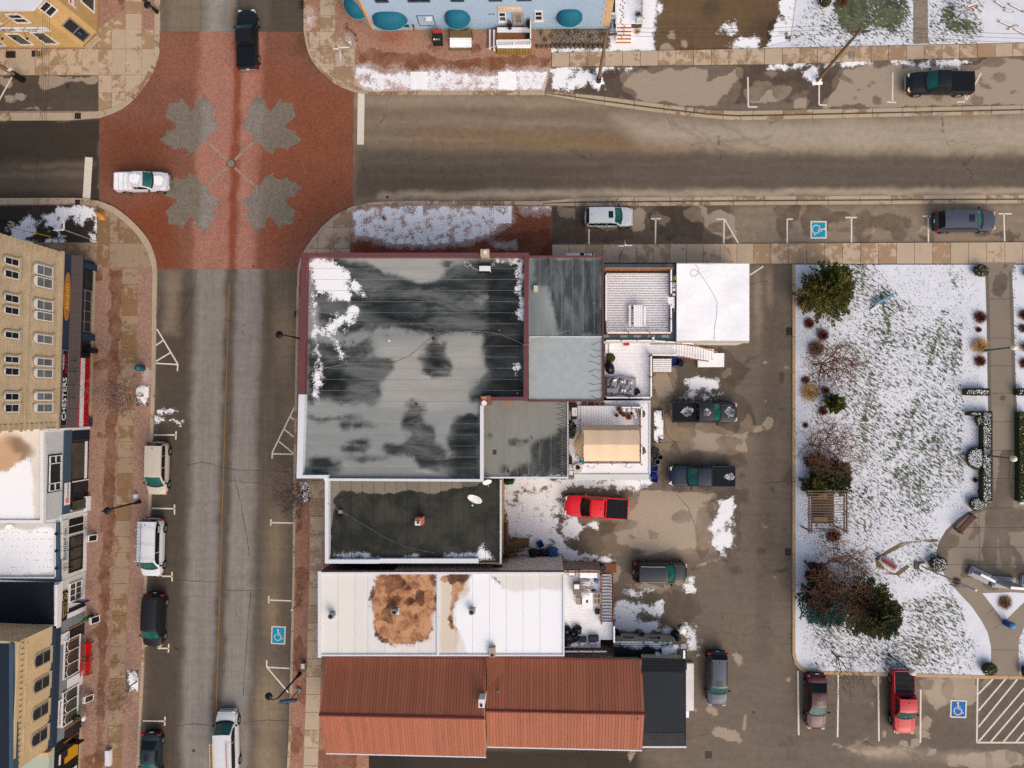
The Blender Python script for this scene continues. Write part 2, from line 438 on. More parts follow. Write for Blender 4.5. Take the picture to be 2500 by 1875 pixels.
def m_concrete(name,col,wet=True,seed=0.0,cover=0.5,tint=(0.76,0.63,0.48)):
 b =NB(name)
 p =b.map(b.pos(),loc=(seed,seed*1.7,0))
 rnd =b.n('ShaderNodeObjectInfo',out='Random')
 k =b.math('MULTIPLY_ADD',b.noise(0.9,5,0.6,p),0.3,0.85)
 k =b.math('ADD',k,b.math('MULTIPLY_ADD',rnd,0.16,-0.08))
 g =b.noise(22.0,2)
 k =b.math('ADD',k,b.math('MULTIPLY_ADD',g,0.2,-0.1))
 c =b.scalecol(b.n('ShaderNodeCombineXYZ',None,{0: col[0],1: col[1],2: col[2]}),k)
 rg =0.85
 if wet:
  n1 =b.noise(1.0,7,0.68,p,0.3)
  n1 =b.math('ADD',n1,b.math('MULTIPLY_ADD',rnd,0.3,-0.15))
  w =b.step(n1,1-cover-0.05,1-cover+0.06)
  c =b.mix(b.math('MULTIPLY',w,0.9),c,b.mix(1.0,c,(tint[0]*0.82,tint[1]*0.82,tint[2]*0.82),'MULTIPLY'))
  rg =b.math('MULTIPLY_ADD',w,-0.35,0.85)
 return b.bsdf(c,rg,b.bump(g,0.15,0.01),Specular_IOR_Level=0.35)
def m_sheetroof(name,wet_mul=0.4,wet_tint=(0.85,0.95,1.0),seam=None,dry_col=None,snow_amp=9.0,rough=0.7,grime=0.25,wet_amp=9.0,stretch=(1,1,1),cloud=(0.5,0.48),wet_soft=2.0,dry_ramp=None):
 b =NB(name)
 if dry_ramp: dry_col =b.ramp(b.math('ADD',b.math('MULTIPLY',b.noise(0.9,6,0.7,dist=0.6),0.8),b.math('MULTIPLY',b.noise(7.0,4,0.7),0.2)),dry_ramp)
 c =b.attr('Col','Color')
 big =b.noise(0.5,5,0.6,b.map(b.pos(),stretch)); mid =b.noise(2.5,4,0.65,b.map(b.pos(),stretch)); g =b.noise(30.0,2)
 k =b.math('MULTIPLY_ADD',big,2*grime,1-grime)
 k =b.math('ADD',k,b.math('MULTIPLY_ADD',mid,grime,-grime/2))
 k =b.math('ADD',k,b.math('MULTIPLY_ADD',g,0.14,-0.07))
 rnd =b.n('ShaderNodeObjectInfo',out='Random')
 k =b.math('ADD',k,b.math('MULTIPLY_ADD',rnd,0.1,-0.05))
 return wetsnow(b,b.scalecol(c,k),g,wet_mul,dry_col,wet_tint=wet_tint,rough=rough,bstr=0.12,snow_amp=snow_amp,wet_amp=wet_amp,wscale=0.9,snow_soft=5.0,cloud=cloud,wet_soft=wet_soft,stretch=stretch)
def m_lawn(name='snowy_lawn'):
 b =NB(name)
 p =b.map(b.pos(),(1,1,1),(0,0,R(38)))
 ps =b.map(p,(1.0,2.6,1))
 f1 =b.noise(2.3,4,0.72,ps,0.4); f2 =b.noise(0.33,4,0.6)
 gcol =b.ramp(b.noise(1.2,3),[(0.3,C(58,62,52)),(0.5,C(82,92,66)),(0.72,C(112,106,80))])
 fine =b.noise(17.0,3,0.7)
 gcol =b.scalecol(gcol,b.math('MULTIPLY_ADD',fine,1.0,0.5))
 s_ =b.math('MULTIPLY_ADD',f1,1.0,b.math('MULTIPLY_ADD',f2,0.26,-0.13))
 s_ =b.math('ADD',s_,b.math('MULTIPLY',b.step(b.attr('wet'),-25.0,25.0),0.06))     # wet: grass showing through
 s_ =b.math('SUBTRACT',s_,b.math('MULTIPLY',b.step(b.attr('snow'),-12.0,10.0),0.2))  # snow: untouched snow
 s_ =b.math('ADD',s_,b.math('MULTIPLY_ADD',fine,0.1,-0.05))
 s_ =b.math('ADD',s_,b.math('MULTIPLY',b.step(b.attr('dry'),-9.0,9.0),0.14))   # footprints
 gm =b.step(s_,0.51,0.63)
 sc_ =b.mix(b.noise(0.8,3),C(214,220,236),C(244,246,252))
 col =b.mix(gm,sc_,gcol)
 return b.bsdf(col,0.8,b.bump(b.math('SUBTRACT',b.math('MULTIPLY',fine,0.5),b.math('MULTIPLY',gm,0.6)),0.5,0.04),Specular_IOR_Level=0.3)
def m_snow(name='snow',col=(0.8,0.81,0.85),bump=0.4):
 b =NB(name)
 n1 =b.noise(2.2,5,0.6); n2 =b.noise(13.0,3,0.6)
 c =b.scalecol(b.n('ShaderNodeCombineXYZ',None,{0: col[0],1: col[1],2: col[2]}),b.math('ADD',b.math('MULTIPLY_ADD',n1,0.2,0.88),b.math('MULTIPLY_ADD',b.noise(0.35,4,0.6),0.3,-0.15)))
 return b.bsdf(c,0.7,b.bump(b.math('ADD',n1,b.math('MULTIPLY',n2,0.4)),bump,0.04),Specular_IOR_Level=0.3)
def m_paint(name,col,rough=0.38,metal=0.0,coat=0.25):
 b =NB(name)
 d =b.noise(3.0,4,0.6,b.obj()); d2 =b.noise(40.0,2,0.6,b.obj())
 k =b.math('ADD',b.math('MULTIPLY_ADD',d,0.16,0.92),b.math('MULTIPLY_ADD',d2,0.06,-0.03))
 dirt =b.step(b.n('ShaderNodeSeparateXYZ',None,{0: b.obj()},out=2),0.75,0.2)
 c =b.scalecol(b.n('ShaderNodeCombineXYZ',None,{0: col[0],1: col[1],2: col[2]}),k)
 c =b.mix(b.math('MULTIPLY',b.math('MULTIPLY',dirt,d),0.6),c,C(84,77,70))
 return b.bsdf(c,b.math('MULTIPLY_ADD',d,0.2,rough-0.1),None,Metallic=metal*.3,Coat_Weight=coat,Coat_Roughness=0.15,Specular_IOR_Level=0.3)
def m_glass(name,col=(0.012,0.05,0.045),rough=0.06):
 b =NB(name)
 n1 =b.noise(1.1,3)
 c =b.scalecol(b.n('ShaderNodeCombineXYZ',None,{0: col[0],1: col[1],2: col[2]}),b.math('MULTIPLY_ADD',n1,1.4,0.3))
 return b.bsdf(c,rough,None,Specular_IOR_Level=0.45)
def m_brickwall(name,c1,c2,mort,w=0.22,h=0.075,axis='xz',var=0.25,bumpy=0.4,msize=0.01):
 b =NB(name)
 g =b.pos(); sp =b.nt.nodes.new('ShaderNodeSeparateXYZ'); b.nt.links.new(g,sp.inputs[0])
 u =sp.outputs[0] if axis == 'xz' else sp.outputs[1] if axis == 'yz' else b.math('ADD',sp.outputs[0],sp.outputs[1])
 v =b.n('ShaderNodeCombineXYZ',None,{0: u,1: sp.outputs[2],2: 0.0})
 nd =b.nt.nodes.new('ShaderNodeTexBrick'); b.nt.links.new(v,nd.inputs['Vector'])
 for k,val in (('Color1',(*c1,1)),('Color2',(*c2,1)),('Mortar',(*mort,1)),('Scale',1.0),('Mortar Size',msize),('Brick Width',w),('Row Height',h),('Bias',0.0)):
  nd.inputs[k].default_value =val
 k =b.math('ADD',b.math('MULTIPLY_ADD',b.noise(0.7,5,0.6),2*var,1-var),b.math('MULTIPLY_ADD',b.noise(9,3),0.2,-0.1))
 return b.bsdf(b.scalecol(nd.outputs[0],k),0.85,b.bump(b.math('SUBTRACT',1.0,nd.outputs[1]),bumpy,0.01))
def m_wood(name,col,axis=(1,12,12),var=0.3):
 b =NB(name)
 n1 =b.noise(2.0,5,0.65,b.map(b.pos(),axis)); rnd =b.n('ShaderNodeObjectInfo',out='Random')
 k =b.math('ADD',b.math('MULTIPLY_ADD',n1,2*var,1-var),b.math('MULTIPLY_ADD',rnd,0.24,-0.12))
 c =b.scalecol(b.n('ShaderNodeCombineXYZ',None,{0: col[0],1: col[1],2: col[2]}),k)
 return b.bsdf(c,0.75,b.bump(n1,0.2,0.005))
M ={}
M['asphalt'] =m_asphalt()
M['pavers'] =m_pavers('clay_pavers')
M['slab'] =m_concrete('sidewalk_slab',C(198,177,153),cover=0.45)
M['slab_west'] =m_concrete('sidewalk_slab_west',C(170,147,122),cover=0.53,seed=9,tint=(0.76,0.6,0.4))
M['kerb'] =m_concrete('kerb_concrete',C(190,172,148),cover=0.42,seed=20,tint=(0.62,0.5,0.38))
M['plaza'] =m_sheetroof('plaza_concrete',0.5,(0.95,0.88,0.79),grime=0.14,cloud=(0.3,0.7))
M['lawn'] =m_lawn()
M['snow'] =m_snow()
M['white_line'] =simple('road_paint',C(232,224,208),0.75,0.16,3,20)
M['yellow_line'] =simple('yellow_road_paint',C(164,122,58),0.75,0.3,3,20)
M['iron'] =simple('cast_iron',C(70,58,50),0.6,0.25,4,30,0.3)
M['manhole'] =simple('manhole_lid',C(140,132,122),0.65,0.2,4,40,0.4)
M['blue_sign'] =simple('blue_symbol_paint',C(18,158,196),0.7,0.12,3,20)
M['deepblue_sign'] =simple('deep_blue_symbol_paint',C(20,110,190),0.7,0.12,3,20)
M['black'] =simple('black_metal',C(26,26,30),0.45,0.1)
M['grey_metal'] =simple('grey_metal',C(150,152,156),0.45,0.1,metal=0.3)
M['white'] =simple('white_painted',C(238,238,240),0.55,0.06)
M['glass'] =m_glass('dark_window_glass',(0.01,0.013,0.018))
M['glass_warm'] =m_glass('shop_window_glass',(0.05,0.045,0.035),0.1)
M['glass_grey'] =m_glass('curtained_glass',(0.1,0.12,0.13),0.15)
M['autoglass'] =m_glass('car_glass',(0.008,0.075,0.066),0.05)
M['autoglass_dark'] =m_glass('dark_car_glass',(0.006,0.01,0.012),0.08)
M['rubber'] =simple('tyre_rubber',C(30,29,30),0.8,0.1)
M['rim'] =simple('wheel_rim',C(170,172,176),0.35,0.1,metal=0.6)
M['dark_trim'] =simple('dark_plastic_trim',C(34,35,38),0.55,0.1)
M['headlamp'] =simple('headlamp_lens',C(225,222,210),0.15,0.05)
M['taillamp'] =simple('tail_lamp_lens',C(170,16,20),0.25,0.05)
M['amber'] =simple('amber_lens',C(230,120,30),0.25,0.05)
M['chrome'] =simple('chrome_trim',C(210,212,216),0.2,0.05,metal=0.9)
# ================================================================== GROUND
gp =MB(); gp.flat([(-500,-500),(500,-500),(500,500),(-500,500)],-0.25)
tag(gp.build('ground',simple('far_ground',C(112,102,90),0.9,0.2,0.1)),kind='structure')
def lean(x,y): return x-0.031*(y-660)
def vband(x0,x1,y0,y1): return ('p',[(lean(x0,y0),y0),(lean(x1,y0),y0),(lean(x1,y1),y1),(lean(x0,y1),y1)])
GR =C(148,142,137)
lay =[
 # main street
 ([vband(384,742,640,2000),vband(384,742,-130,90)],C(102,93,84),1.0,8),
 ([vband(480,552,640,2000),vband(476,553,-130,90)],GR,0.92,15),
 ([vband(577,640,640,2000)],GR,0.92,15),
 ([vband(500,530,640,2000)],C(138,130,124),0.6,12),
 ([vband(553,576,640,2000),vband(555,574,-130,90)],C(96,86,76),0.85,6),
 ([vband(388,470,700,2000)],C(80,71,62),0.75,16),
 ([vband(402,440,660,820)],C(142,126,108),0.75,14),
 ([vband(388,470,-130,90)],C(134,120,102),0.9,8),([vband(498,520,-130,90)],C(166,158,150),.6,8),
 ([vband(640,742,-130,90)],C(86,77,66),0.9,12),
 ([vband(660,735,640,2000)],C(113,101,88),0.8,14),
 ([('e',700,830,24,90,0),('e',712,1010,10,60,0),('e',672,1330,18,70,3),('e',668,1500,22,60,0),('e',655,1720,26,90,0),('e',650,1850,26,60,0)],C(158,138,112),0.7,22),
 ([('e',655,740,10,90,-5),('e',690,1500,12,60,0)],C(94,80,64),0.6,14),
 # cross street east
 ([('p',[(862,228),(1330,228),(1600,268),(1800,290),(2640,275),(2640,478),(1330,490),(862,500)])],C(132,116,98),1.0,6),
 ([('p',[(862,232),(1330,236),(1480,262),(1480,262),(1330,262),(862,262)])],C(160,143,124),0.8,10),
 ([('p',[(1000,318),(1400,322),(1700,345),(2640,345),(2640,372),(1500,372),(1000,352)])],C(140,114,82),0.6,14),
 ([('p',[(1500,285),(1800,298),(2640,282),(2640,375),(1850,372),(1560,345)])],C(180,166,149),0.85,30),
 ([('p',[(870,366),(1500,372),(2640,384),(2640,465),(1400,462),(870,480)])],C(100,90,80),0.92,14),
 ([('p',[(870,410),(1500,405),(1500,440),(870,470)])],C(90,80,72),0.6,20),
 ([('l',[(930,478),(1300,474),(2640,466)],8)],C(184,168,148),0.8,8),
 ([('l',[(1000,275),(1150,290),(1500,300)],6),('l',[(900,300),(1300,312)],4)],C(150,132,112),0.5,8),
 ([('l',[(1640,300),(1720,345),(1850,380)],2.5),('l',[(1700,350),(1800,345),(1880,335)],2.5),('l',[(1760,300),(1840,350),(1960,385)],2.5),('l',[(1690,300),(1760,380)],2)],C(120,106,92),.55,4),
 ([('l',[(900,395),(1500,398),(2600,408)],3),('l',[(900,430),(1500,430),(2600,440)],3)],C(112,100,88),.6,6),([('l',[(880,292),(1300,300),(1700,318)],4),('l',[(880,340),(1200,342)],3)],C(158,140,120),.5,7),
 # cross street west
 ([('p',[(-130,293),(242,293),(242,500),(-130,500)])],C(66,58,50),1.0,4),
 ([('p',[(-130,395),(215,395),(215,470),(-130,470)])],C(104,92,78),0.7,16),
 ([('l',[(-130,430),(200,425)],5),('l',[(60,405),(230,400)],4)],C(124,112,98),0.6,8),
 # parking bays of the cross street
 ([('p',[(1340,160),(2640,130),(2640,256),(1860,272),(1600,258),(1330,224)])],C(120,106,94),1.0,4),
 ([('p',[(1346,503),(2640,496),(2640,592),(1346,598)])],C(104,92,80),1.0,4),
 ([('p',[(1790,503),(2640,496),(2640,592),(1790,597)])],C(150,134,116),0.9,14),
 # back lane and yards
 ([('p',[(1800,640),(1937,640),(1937,1640),(2640,1650),(2640,2000),(1000,2000),(1000,1830),(1690,1825),(1690,1600),(1480,1560),(1480,1360),(1240,1360),(1240,1180),(1600,1180),(1600,850),(1770,850),(1800,835)])],C(120,108,96),1.0,6),
 ([('l',[(1885,660),(1880,900),(1870,1300),(1860,1600)],18)],C(106,94,82),0.7,18),
 ([('e',1850,740,9,80,0),('e',1880,700,8,40,0)],C(166,150,132),.6,8),
 ([('p',[(1240,1190),(1560,1190),(1560,1360),(1240,1360)])],C(138,122,104),0.7,24),
 ([('e',1660,1300,120,55,0),('e',1720,1085,90,30,0),('e',1640,1250,110,30,0)],C(164,147,127),0.85,24),
 ([('e',1600,1060,90,90,0)],C(156,136,112),0.6,26),
 ([('p',[(860,1830),(1560,1825),(1560,2000),(860,2000)])],C(48,42,38),0.95,14),
 ([('p',[(1000,1840),(1560,1830),(1700,1990),(1000,1990)])],C(74,66,58),0.5,30),
 ([('e',2040,1760,160,60,0),('e',2330,1800,140,40,0)],C(108,97,86),0.7,40),
 ([('e',2300,1690,60,25,0),('e',2180,1840,80,18,0),('e',2390,1850,100,14,0)],C(172,156,138),0.8,12),
 # driveway of packed brown earth beside the blue house
 ([('p',[(1600,-130),(1960,-130),(1930,122),(1605,128)])],C(112,90,66),1.0,10),
 ([('e',1735,20,24,24,0)],C(90,76,60),.8,12),([('e',1880,80,50,40,0)],C(84,68,50),.8,24),
]
dry =[('p',[(1516,182),(1560,170),(1596,178),(1640,170),(1730,168),(1726,200),(1750,185),(1790,175),(1792,200),(1760,235),(1745,262),(1700,262),(1640,255),(1550,242),(1545,220),(1520,208)]),
 ('p',[(2062,165),(2200,158),(2200,175),(2230,170),(2380,160),(2420,140),(2640,136),(2640,254),(2010,262),(2030,225),(2050,200)]),
 ('e',1800,178,12,14,20),('e',1840,230,25,18,0),('e',1890,230,30,16,-20),('e',1880,180,16,10,0),('e',1960,250,20,12,0),
 ('e',50,235,16,14,20),('e',60,262,34,8,0),('e',120,263,10,12,0),
 ('p',[(1362,507),(1400,512),(1394,526),(1372,530)]),('e',1560,540,22,30,0),('e',1700,520,28,16,0),('e',1760,545,40,30,20),
 ('p',[(1700,1020),(1805,1060),(1830,1000),(1822,1100),(1790,1105),(1700,1100)]),
 ('p',[(1560,1200),(1700,1195),(1740,1210),(1720,1230),(1740,1290),(1735,1340),(1560,1345),(1520,1330),(1500,1290),(1540,1240)]),
 ('e',1626,930,26,40,5),('e',1600,1330,50,30,0),('e',1505,1398,14,20,20),('e',1575,1432,40,9,8),('e',1735,1735,20,12,20),('e',1800,1610,10,24,-10),
 ('e',1770,1790,40,12,20),('e',1760,1640,12,22,-10),('e',1820,1760,8,30,0),
 ('p',[(2250,1665),(2380,1660),(2378,1720),(2355,1730),(2330,1700),(2290,1740),(2262,1720)]),('e',2140,1670,9,16,0),('e',2150,1830,60,14,5),('e',2390,1855,110,22,0),('e',2160,1790,12,16,0),('e',2260,1760,10,14,0),
 ('e',1640,85,12,14,0),('e',1668,110,8,10,0),('e',1630,118,12,10,0)]
wet =[('p',[(1420,165),(1600,160),(1560,178),(1530,190),(1515,215),(1560,240),(1500,242),(1400,224),(1420,190)]),
 ('p',[(1800,155),(2060,150),(2040,190),(2030,215),(2010,262),(1970,262),(1975,220),(1940,225),(1925,250),(1895,235),(1880,210),(1850,240),(1810,250),(1790,255),(1815,210),(1795,180)]),
 ('e',2099,222,8,7,0),('e',2088,240,9,8,0),('e',2135,200,5,4,0),('e',2122,215,4,3,0),('e',2425,148,30,10,0),('e',2375,160,40,12,-20),('e',2250,150,60,8,0),
 ('p',[(1345,505),(1420,520),(1430,570),(1540,545),(1545,580),(1480,595),(1345,597)]),('p',[(1585,525),(1610,504),(1700,504),(1712,540),(1712,585),(1650,580),(1600,575),(1580,550)]),
 ('e',1990,540,34,44,0),('e',2110,540,26,28,0),('e',2110,575,20,16,0),('e',2180,545,45,24,0),('e',2200,575,24,16,0),('e',2400,540,30,40,0),('e',2450,575,34,14,0),('p',[(1885,505),(1950,504),(1920,595),(1900,592)]),
 ('p',[(1240,1170),(1300,1170),(1370,1200),(1540,1195),(1540,1210),(1376,1270),(1540,1275),(1470,1310),(1490,1345),(1440,1350),(1340,1330),(1330,1200)]),
 ('e',1597,1309,14,15,0),('e',1752,1265,20,60,8),('e',1740,1240,22,26,0),('e',1780,1285,30,90,0),('e',1530,1278,22,8,0),('e',1695,1306,8,4,0),('e',1705,1265,5,5,0),('e',1560,1300,5,5,0),('e',1715,1290,24,70,0),
 ('p',[(1650,1130),(1830,1140),(1810,1105),(1780,1090),(1690,1105),(1640,1120)]),('p',[(1640,1180),(1830,1190),(1830,1230),(1770,1220),(1740,1196),(1640,1200)]),('e',1625,1150,14,40,0),
 ('p',[(1640,960),(1800,960),(1840,990),(1835,1050),(1790,1060),(1650,1040)]),('p',[(1640,860),(1760,850),(1830,900),(1780,970),(1650,970),(1630,900)]),
 ('e',1620,1000,10,20,0),('e',1650,1125,12,36,0),('e',1560,1345,30,8,0),('p',[(1540,1440),(1700,1440),(1720,1500),(1660,1540),(1540,1500)]),
 ('e',1720,1640,14,60,0),('p',[(2140,1650),(2250,1650),(2240,1800),(2140,1760)]),('e',2263,1676,14,10,20),('e',2318,1690,10,22,-10),('p',[(2395,1660),(2640,1660),(2640,1810),(2395,1810),(2400,1740)]),
 ('e',2410,1850,6,18,0),('e',2470,1848,8,14,0),('p',[(1395,-10),(1395,-10),(1396,-9)]),('e',1900,70,30,40,0),
 ('l',[(1880,300),(1955,280)],6),('l',[(1750,335),(1760,385)],4),('l',[(2300,285),(2310,340),(2340,390)],2)]
snow =[('p',[(1350,166),(1440,172),(1455,205),(1390,215),(1345,223)]),('l',[(1380,168),(1440,170),(1560,168)],2),('e',1462,198,12,12,0),
 ('e',1985,180,12,22,20),('l',[(1880,166),(1990,160)],4),('l',[(2010,157),(2120,150)],3),('l',[(2180,150),(2260,160),(2330,152),(2370,148)],5),
 ('p',[(1234,1172),(1300,1168),(1400,1168),(1590,1165),(1595,1180),(1560,1192),(1400,1188),(1385,1190),(1370,1205),(1368,1240),(1362,1300),(1380,1338),(1420,1352),(1500,1362),(1500,1368),(1350,1368),(1240,1350)]),
 ('p',[(1760,1222),(1788,1216),(1790,1280),(1788,1330),(1762,1362),(1740,1340),(1738,1290),(1745,1250)]),
 ('e',1715,935,34,17,5),('e',1720,967,26,7,0),('e',1395,1290,22,26,20),('e',1440,1283,7,4,0),('e',1385,1250,12,14,0),
 ('p',[(1500,1465),(1530,1460),(1545,1478),(1612,1476),(1614,1500),(1560,1502),(1540,1520),(1620,1530),(1660,1545),(1500,1545)]),
 ('e',1680,1432,7,12,0),('e',1690,1560,14,30,-30),('e',1668,1540,8,9,0),('l',[(1520,1450),(1580,1448)],3),
 ('l',[(380,1026),(440,1026)],3),('e',410,1005,10,5,0),
 ('p',[(1560,60),(1612,-10),(1596,122),(1540,126),(1500,118)]),('p',[(1780,105),(1830,95),(1860,120),(1790,122)]),('p',[(1905,20),(1960,-120),(1960,115),(1870,118),(1890,80)]),('e',1780,70,20,14,0),('e',1840,105,24,10,0)]
_rp =random.Random(77)
for _ in range(150):
 x,y =_rp.choice(((_rp.uniform(1380,1930),_rp.uniform(1000,1860)),(_rp.uniform(1350,2490),_rp.uniform(508,590)),(_rp.uniform(1820,2490),_rp.uniform(170,250)),(_rp.uniform(1900,2490),_rp.uniform(1660,1870)),(_rp.uniform(1640,1930),_rp.uniform(860,1500))))
 (wet if _rp.random() < .62 else dry).append(('e',x,y,_rp.uniform(3,22),_rp.uniform(2.5,12),_rp.uniform(-30,30)))
road =grid_sheet('road',(-130,-130,2640,2000),0.0,5.2,M['asphalt'],base=C(118,106,94),layers=lay,wet=wet,dry=dry,snow=snow)
tag(road,kind='structure')
# ------------------------------------------------------------------ intersection of clay pavers
NEo =[(742,78),(748,108),(760,140),(786,172),(822,202),(862,222)]
SEo =[(861,507),(822,524),(790,551),(764,584),(746,612),(737,640),(735,657)]
SWo =[(383,657),(380,634),(371,605),(356,576),(333,550),(304,522),(275,503),(243,490)]
NWo =[(243,290),(300,264),(330,238),(352,207),(372,175),(386,135),(391,76)]
inter =[(391,76)]+NEo+[(864,225)]+SEo+SWo+NWo[:-1]
lay_i =[([vband(470,560,60,660)],C(196,140,122),.75,10),([vband(575,625,60,660)],C(200,142,124),.8,10),
 ([vband(556,574,60,660)],C(150,76,46),.8,5),([vband(500,520,60,660)],C(178,128,114),.5,8),
 ([('p',[(391,76),(470,76),(500,200),(400,200),(380,150)])],C(158,106,82),.7,22),
 ([('p',[(245,300),(420,300),(420,420),(245,420)])],C(128,70,44),.7,40),
 ([('p',[(240,520),(420,480),(440,657),(380,657)])],C(138,72,42),.8,30),
 ([('p',[(640,150),(860,240),(860,500),(640,640),(620,400)])],C(152,84,56),.7,50),
 ([('e',735,110,14,22,20)],C(104,74,54),.7,10),([('e',760,150,10,12,0)],C(104,80,60),.6,10)]
isec =poly_sheet('intersection_paving',inter,0.006,9,M['pavers'],base=C(140,93,76),layers=lay_i)
tag(isec,kind='structure')
leaf =[(1105,590),(1110,515),(985,435),(980,385),(950,350),(1050,358),(1025,320),(1042,280),(1015,235),(1040,200),(1075,180),(1075,120),(1110,100),(1145,30),(1170,100),(1235,115),(1235,165),(1250,200),(1290,235),(1330,185),(1375,130),(1395,90),(1430,140),(1550,150),(1545,200),(1565,250),(1580,290),(1540,330),(1505,355),(1450,410),(1475,440),(1575,460),(1570,500),(1600,530),(1650,550),(1590,600),(1500,640),(1485,675),(1400,650),(1335,665),(1320,690),(1330,735),(1270,700),(1240,690),(1200,630),(1160,580)]
M['leaf_pavers'] =m_pavers('grey_pavers',joint=C(72,62,54))
for sx in (1,-1):
 for sy in (1,-1):
  pts =[(380+(845+sx*(x-845))/4.608,220+(828+sy*(y-828))/4.608) for x,y in leaf]
  lc =[([('p',[(495,250),(536,250),(536,560),(488,560)])],C(158,150,144),.8,8),([('p',[(590,250),(645,250),(635,560),(580,560)])],C(150,142,134),.8,8)]
  poly_sheet('maple_leaf_inlay',pts,0.011,9,M['leaf_pavers'],isec,base=C(134,124,111),layers=lc)
  a =(380+(845+sx*40)/4.608*1.0-0,0)
  x0,y0 =563.4+sx*10,399.7-sy*10; x1,y1 =563.4+sx*55,399.7-sy*52
  nx,ny =2.2*sy,2.2*sx
  poly_sheet('maple_stem_inlay',[(x0-nx,y0-ny),(x0+nx,y0+ny),(x1+nx,y1+ny),(x1-nx,y1-ny)],0.0105,12,M['leaf_pavers'],isec,base=C(176,150,134))
m =MB(); m.cyl(W(563.4,399.7),0.36,0.002,0.016,28); m.build('manhole_cover',M['manhole'],isec)
m =MB(); m.cyl(W(563.4,399.7),0.42,0.001,0.0135,28); m.build('manhole_ring',M['iron'],isec)
for x,y,r_ in ((815,444,.11),(618,650,.09)):
 m =MB(); m.cyl(W(x,y),r_,0.001,0.013,14); m.build('valve_cover',M['iron'],isec)
# ------------------------------------------------------------------ pavements
def clip_poly(sub,clip):
 def area(p): return sum(p[i][0]*p[(i+1)%len(p)][1]-p[(i+1)%len(p)][0]*p[i][1] for i in range(len(p)))
 if area(clip) < 0: clip =clip[::-1]
 out =list(sub)
 for i in range(len(clip)):
  a,b =clip[i],clip[(i+1)%len(clip)]
  inp,out =out,[]
  side =lambda p: (b[0]-a[0])*(p[1]-a[1])-(b[1]-a[1])*(p[0]-a[0])
  for j in range(len(inp)):
   p,q =inp[j],inp[(j+1)%len(inp)]
   sp_,sq =side(p),side(q)
   if sp_ >= 0: out.append(p)
   if (sp_ >= 0) != (sq >= 0):
    t =sp_/(sp_-sq); out.append((p[0]+t*(q[0]-p[0]),p[1]+t*(q[1]-p[1])))
  if not out: return []
 return out
def slab(quad,parent,z=0.125,mat=None,gap=0.55,t=0.05,name='slab'):
 cx =sum(p[0] for p in quad)/len(quad); cy =sum(p[1] for p in quad)/len(quad)
 q =[]
 for x,y in quad:
  d =math.hypot(x-cx,y-cy); k =max(0.0,(d-gap*1.3)/d) if d > 0 else 1
  q.append((cx+(x-cx)*k,cy+(y-cy)*k))
 z2 =z+random.uniform(-0.004,0.006)
 m =MB(); Q =ppoly(q,z2); m.prism(Q,z-t,z2)
 return m.build(name,mat or M['slab'],parent)
def lerp2(a,b,t): return (a[0]+(b[0]-a[0])*t,a[1]+(b[1]-a[1])*t)
def resample(pl,n):
 d =[0.0]
 for a,b in zip(pl[:-1],pl[1:]): d.append(d[-1]+math.hypot(b[0]-a[0],b[1]-a[1]))
 out =[]
 for i in range(n+1):
  s_ =d[-1]*i/n; k =0
  while k < len(d)-2 and d[k+1] < s_: k += 1
  t =(s_-d[k])/max(1e-9,d[k+1]-d[k]); out.append(lerp2(pl[k],pl[k+1],min(1,max(0,t))))
 return out
def kerb(inner,outer,parent,length=70,z=0.135,name='kerb_stone',mat=None,z0=-0.05):
 L =sum(math.hypot(b[0]-a[0],b[1]-a[1]) for a,b in zip(outer[:-1],outer[1:]))
 n =max(1,round(L/length)); sub =4
 I,O =resample(inner,n*sub),resample(outer,n*sub)
 for k in range(n):
  a,b =k*sub,(k+1)*sub
  ii,oo =list(I[a:b+1]),list(O[a:b+1])
  e =0.5/max(1,length/sub)
  ii[0] =lerp2(ii[0],ii[1],e); oo[0] =lerp2(oo[0],oo[1],e); ii[-1] =lerp2(ii[-1],ii[-2],e); oo[-1] =lerp2(oo[-1],oo[-2],e)
  m =MB(); m.prism(ppoly(ii+oo[::-1],z),z0,z+random.uniform(-.004,.004)); m.build(name,mat or M['kerb'],parent)
PV =C(176,136,118)
# north-west corner
nw =[(-130,-130),(377,-130),(377,130),(366,165),(348,200),(325,228),(300,250),(270,264),(240,272),(167,275),(-130,275)]
NWB =poly_sheet('sidewalk',nw,0.10,14,M['pavers'],base=PV,depth=0.3,wet=[('e',300,20,8,40,0)])
tag(NWB,kind='structure')
kerb([(377,-130),(377,60),(377,130),(366,165),(348,200),(325,228),(300,250),(270,264),(240,272),(167,275),(-130,275)],
     [(390,-130),(390,60),(388,132),(374,172),(354,207),(330,237),(302,262),(272,277),(242,287),(167,293),(-130,294)],NWB,75)
xs =[-50,20,85,163,201,240,273,306,346,378]; ys =[71,119,183,226,272]
for i in range(len(xs)-1):
 for j in range(len(ys)-1):
  r_ =[(xs[i],ys[j]),(xs[i+1],ys[j]),(xs[i+1],ys[j+1]),(xs[i],ys[j+1])]
  if xs[i+1] <= 240 and ys[j] >= 183: continue
  if xs[i+1] <= 240 and ys[j] < 119: continue
  r_ =clip_poly(r_,nw)
  if len(r_) > 2: slab(r_,NWB)
for q in ([(306,-130),(346,-130),(346,-60),(306,-60)],[(306,-60),(346,-60),(346,5),(306,5)],[(306,5),(346,5),(346,33),(306,33)],[(306,33),(346,33),(346,71),(306,71)],[(240,71),(292,28),(306,28),(306,71)]):
 slab(q,NWB)
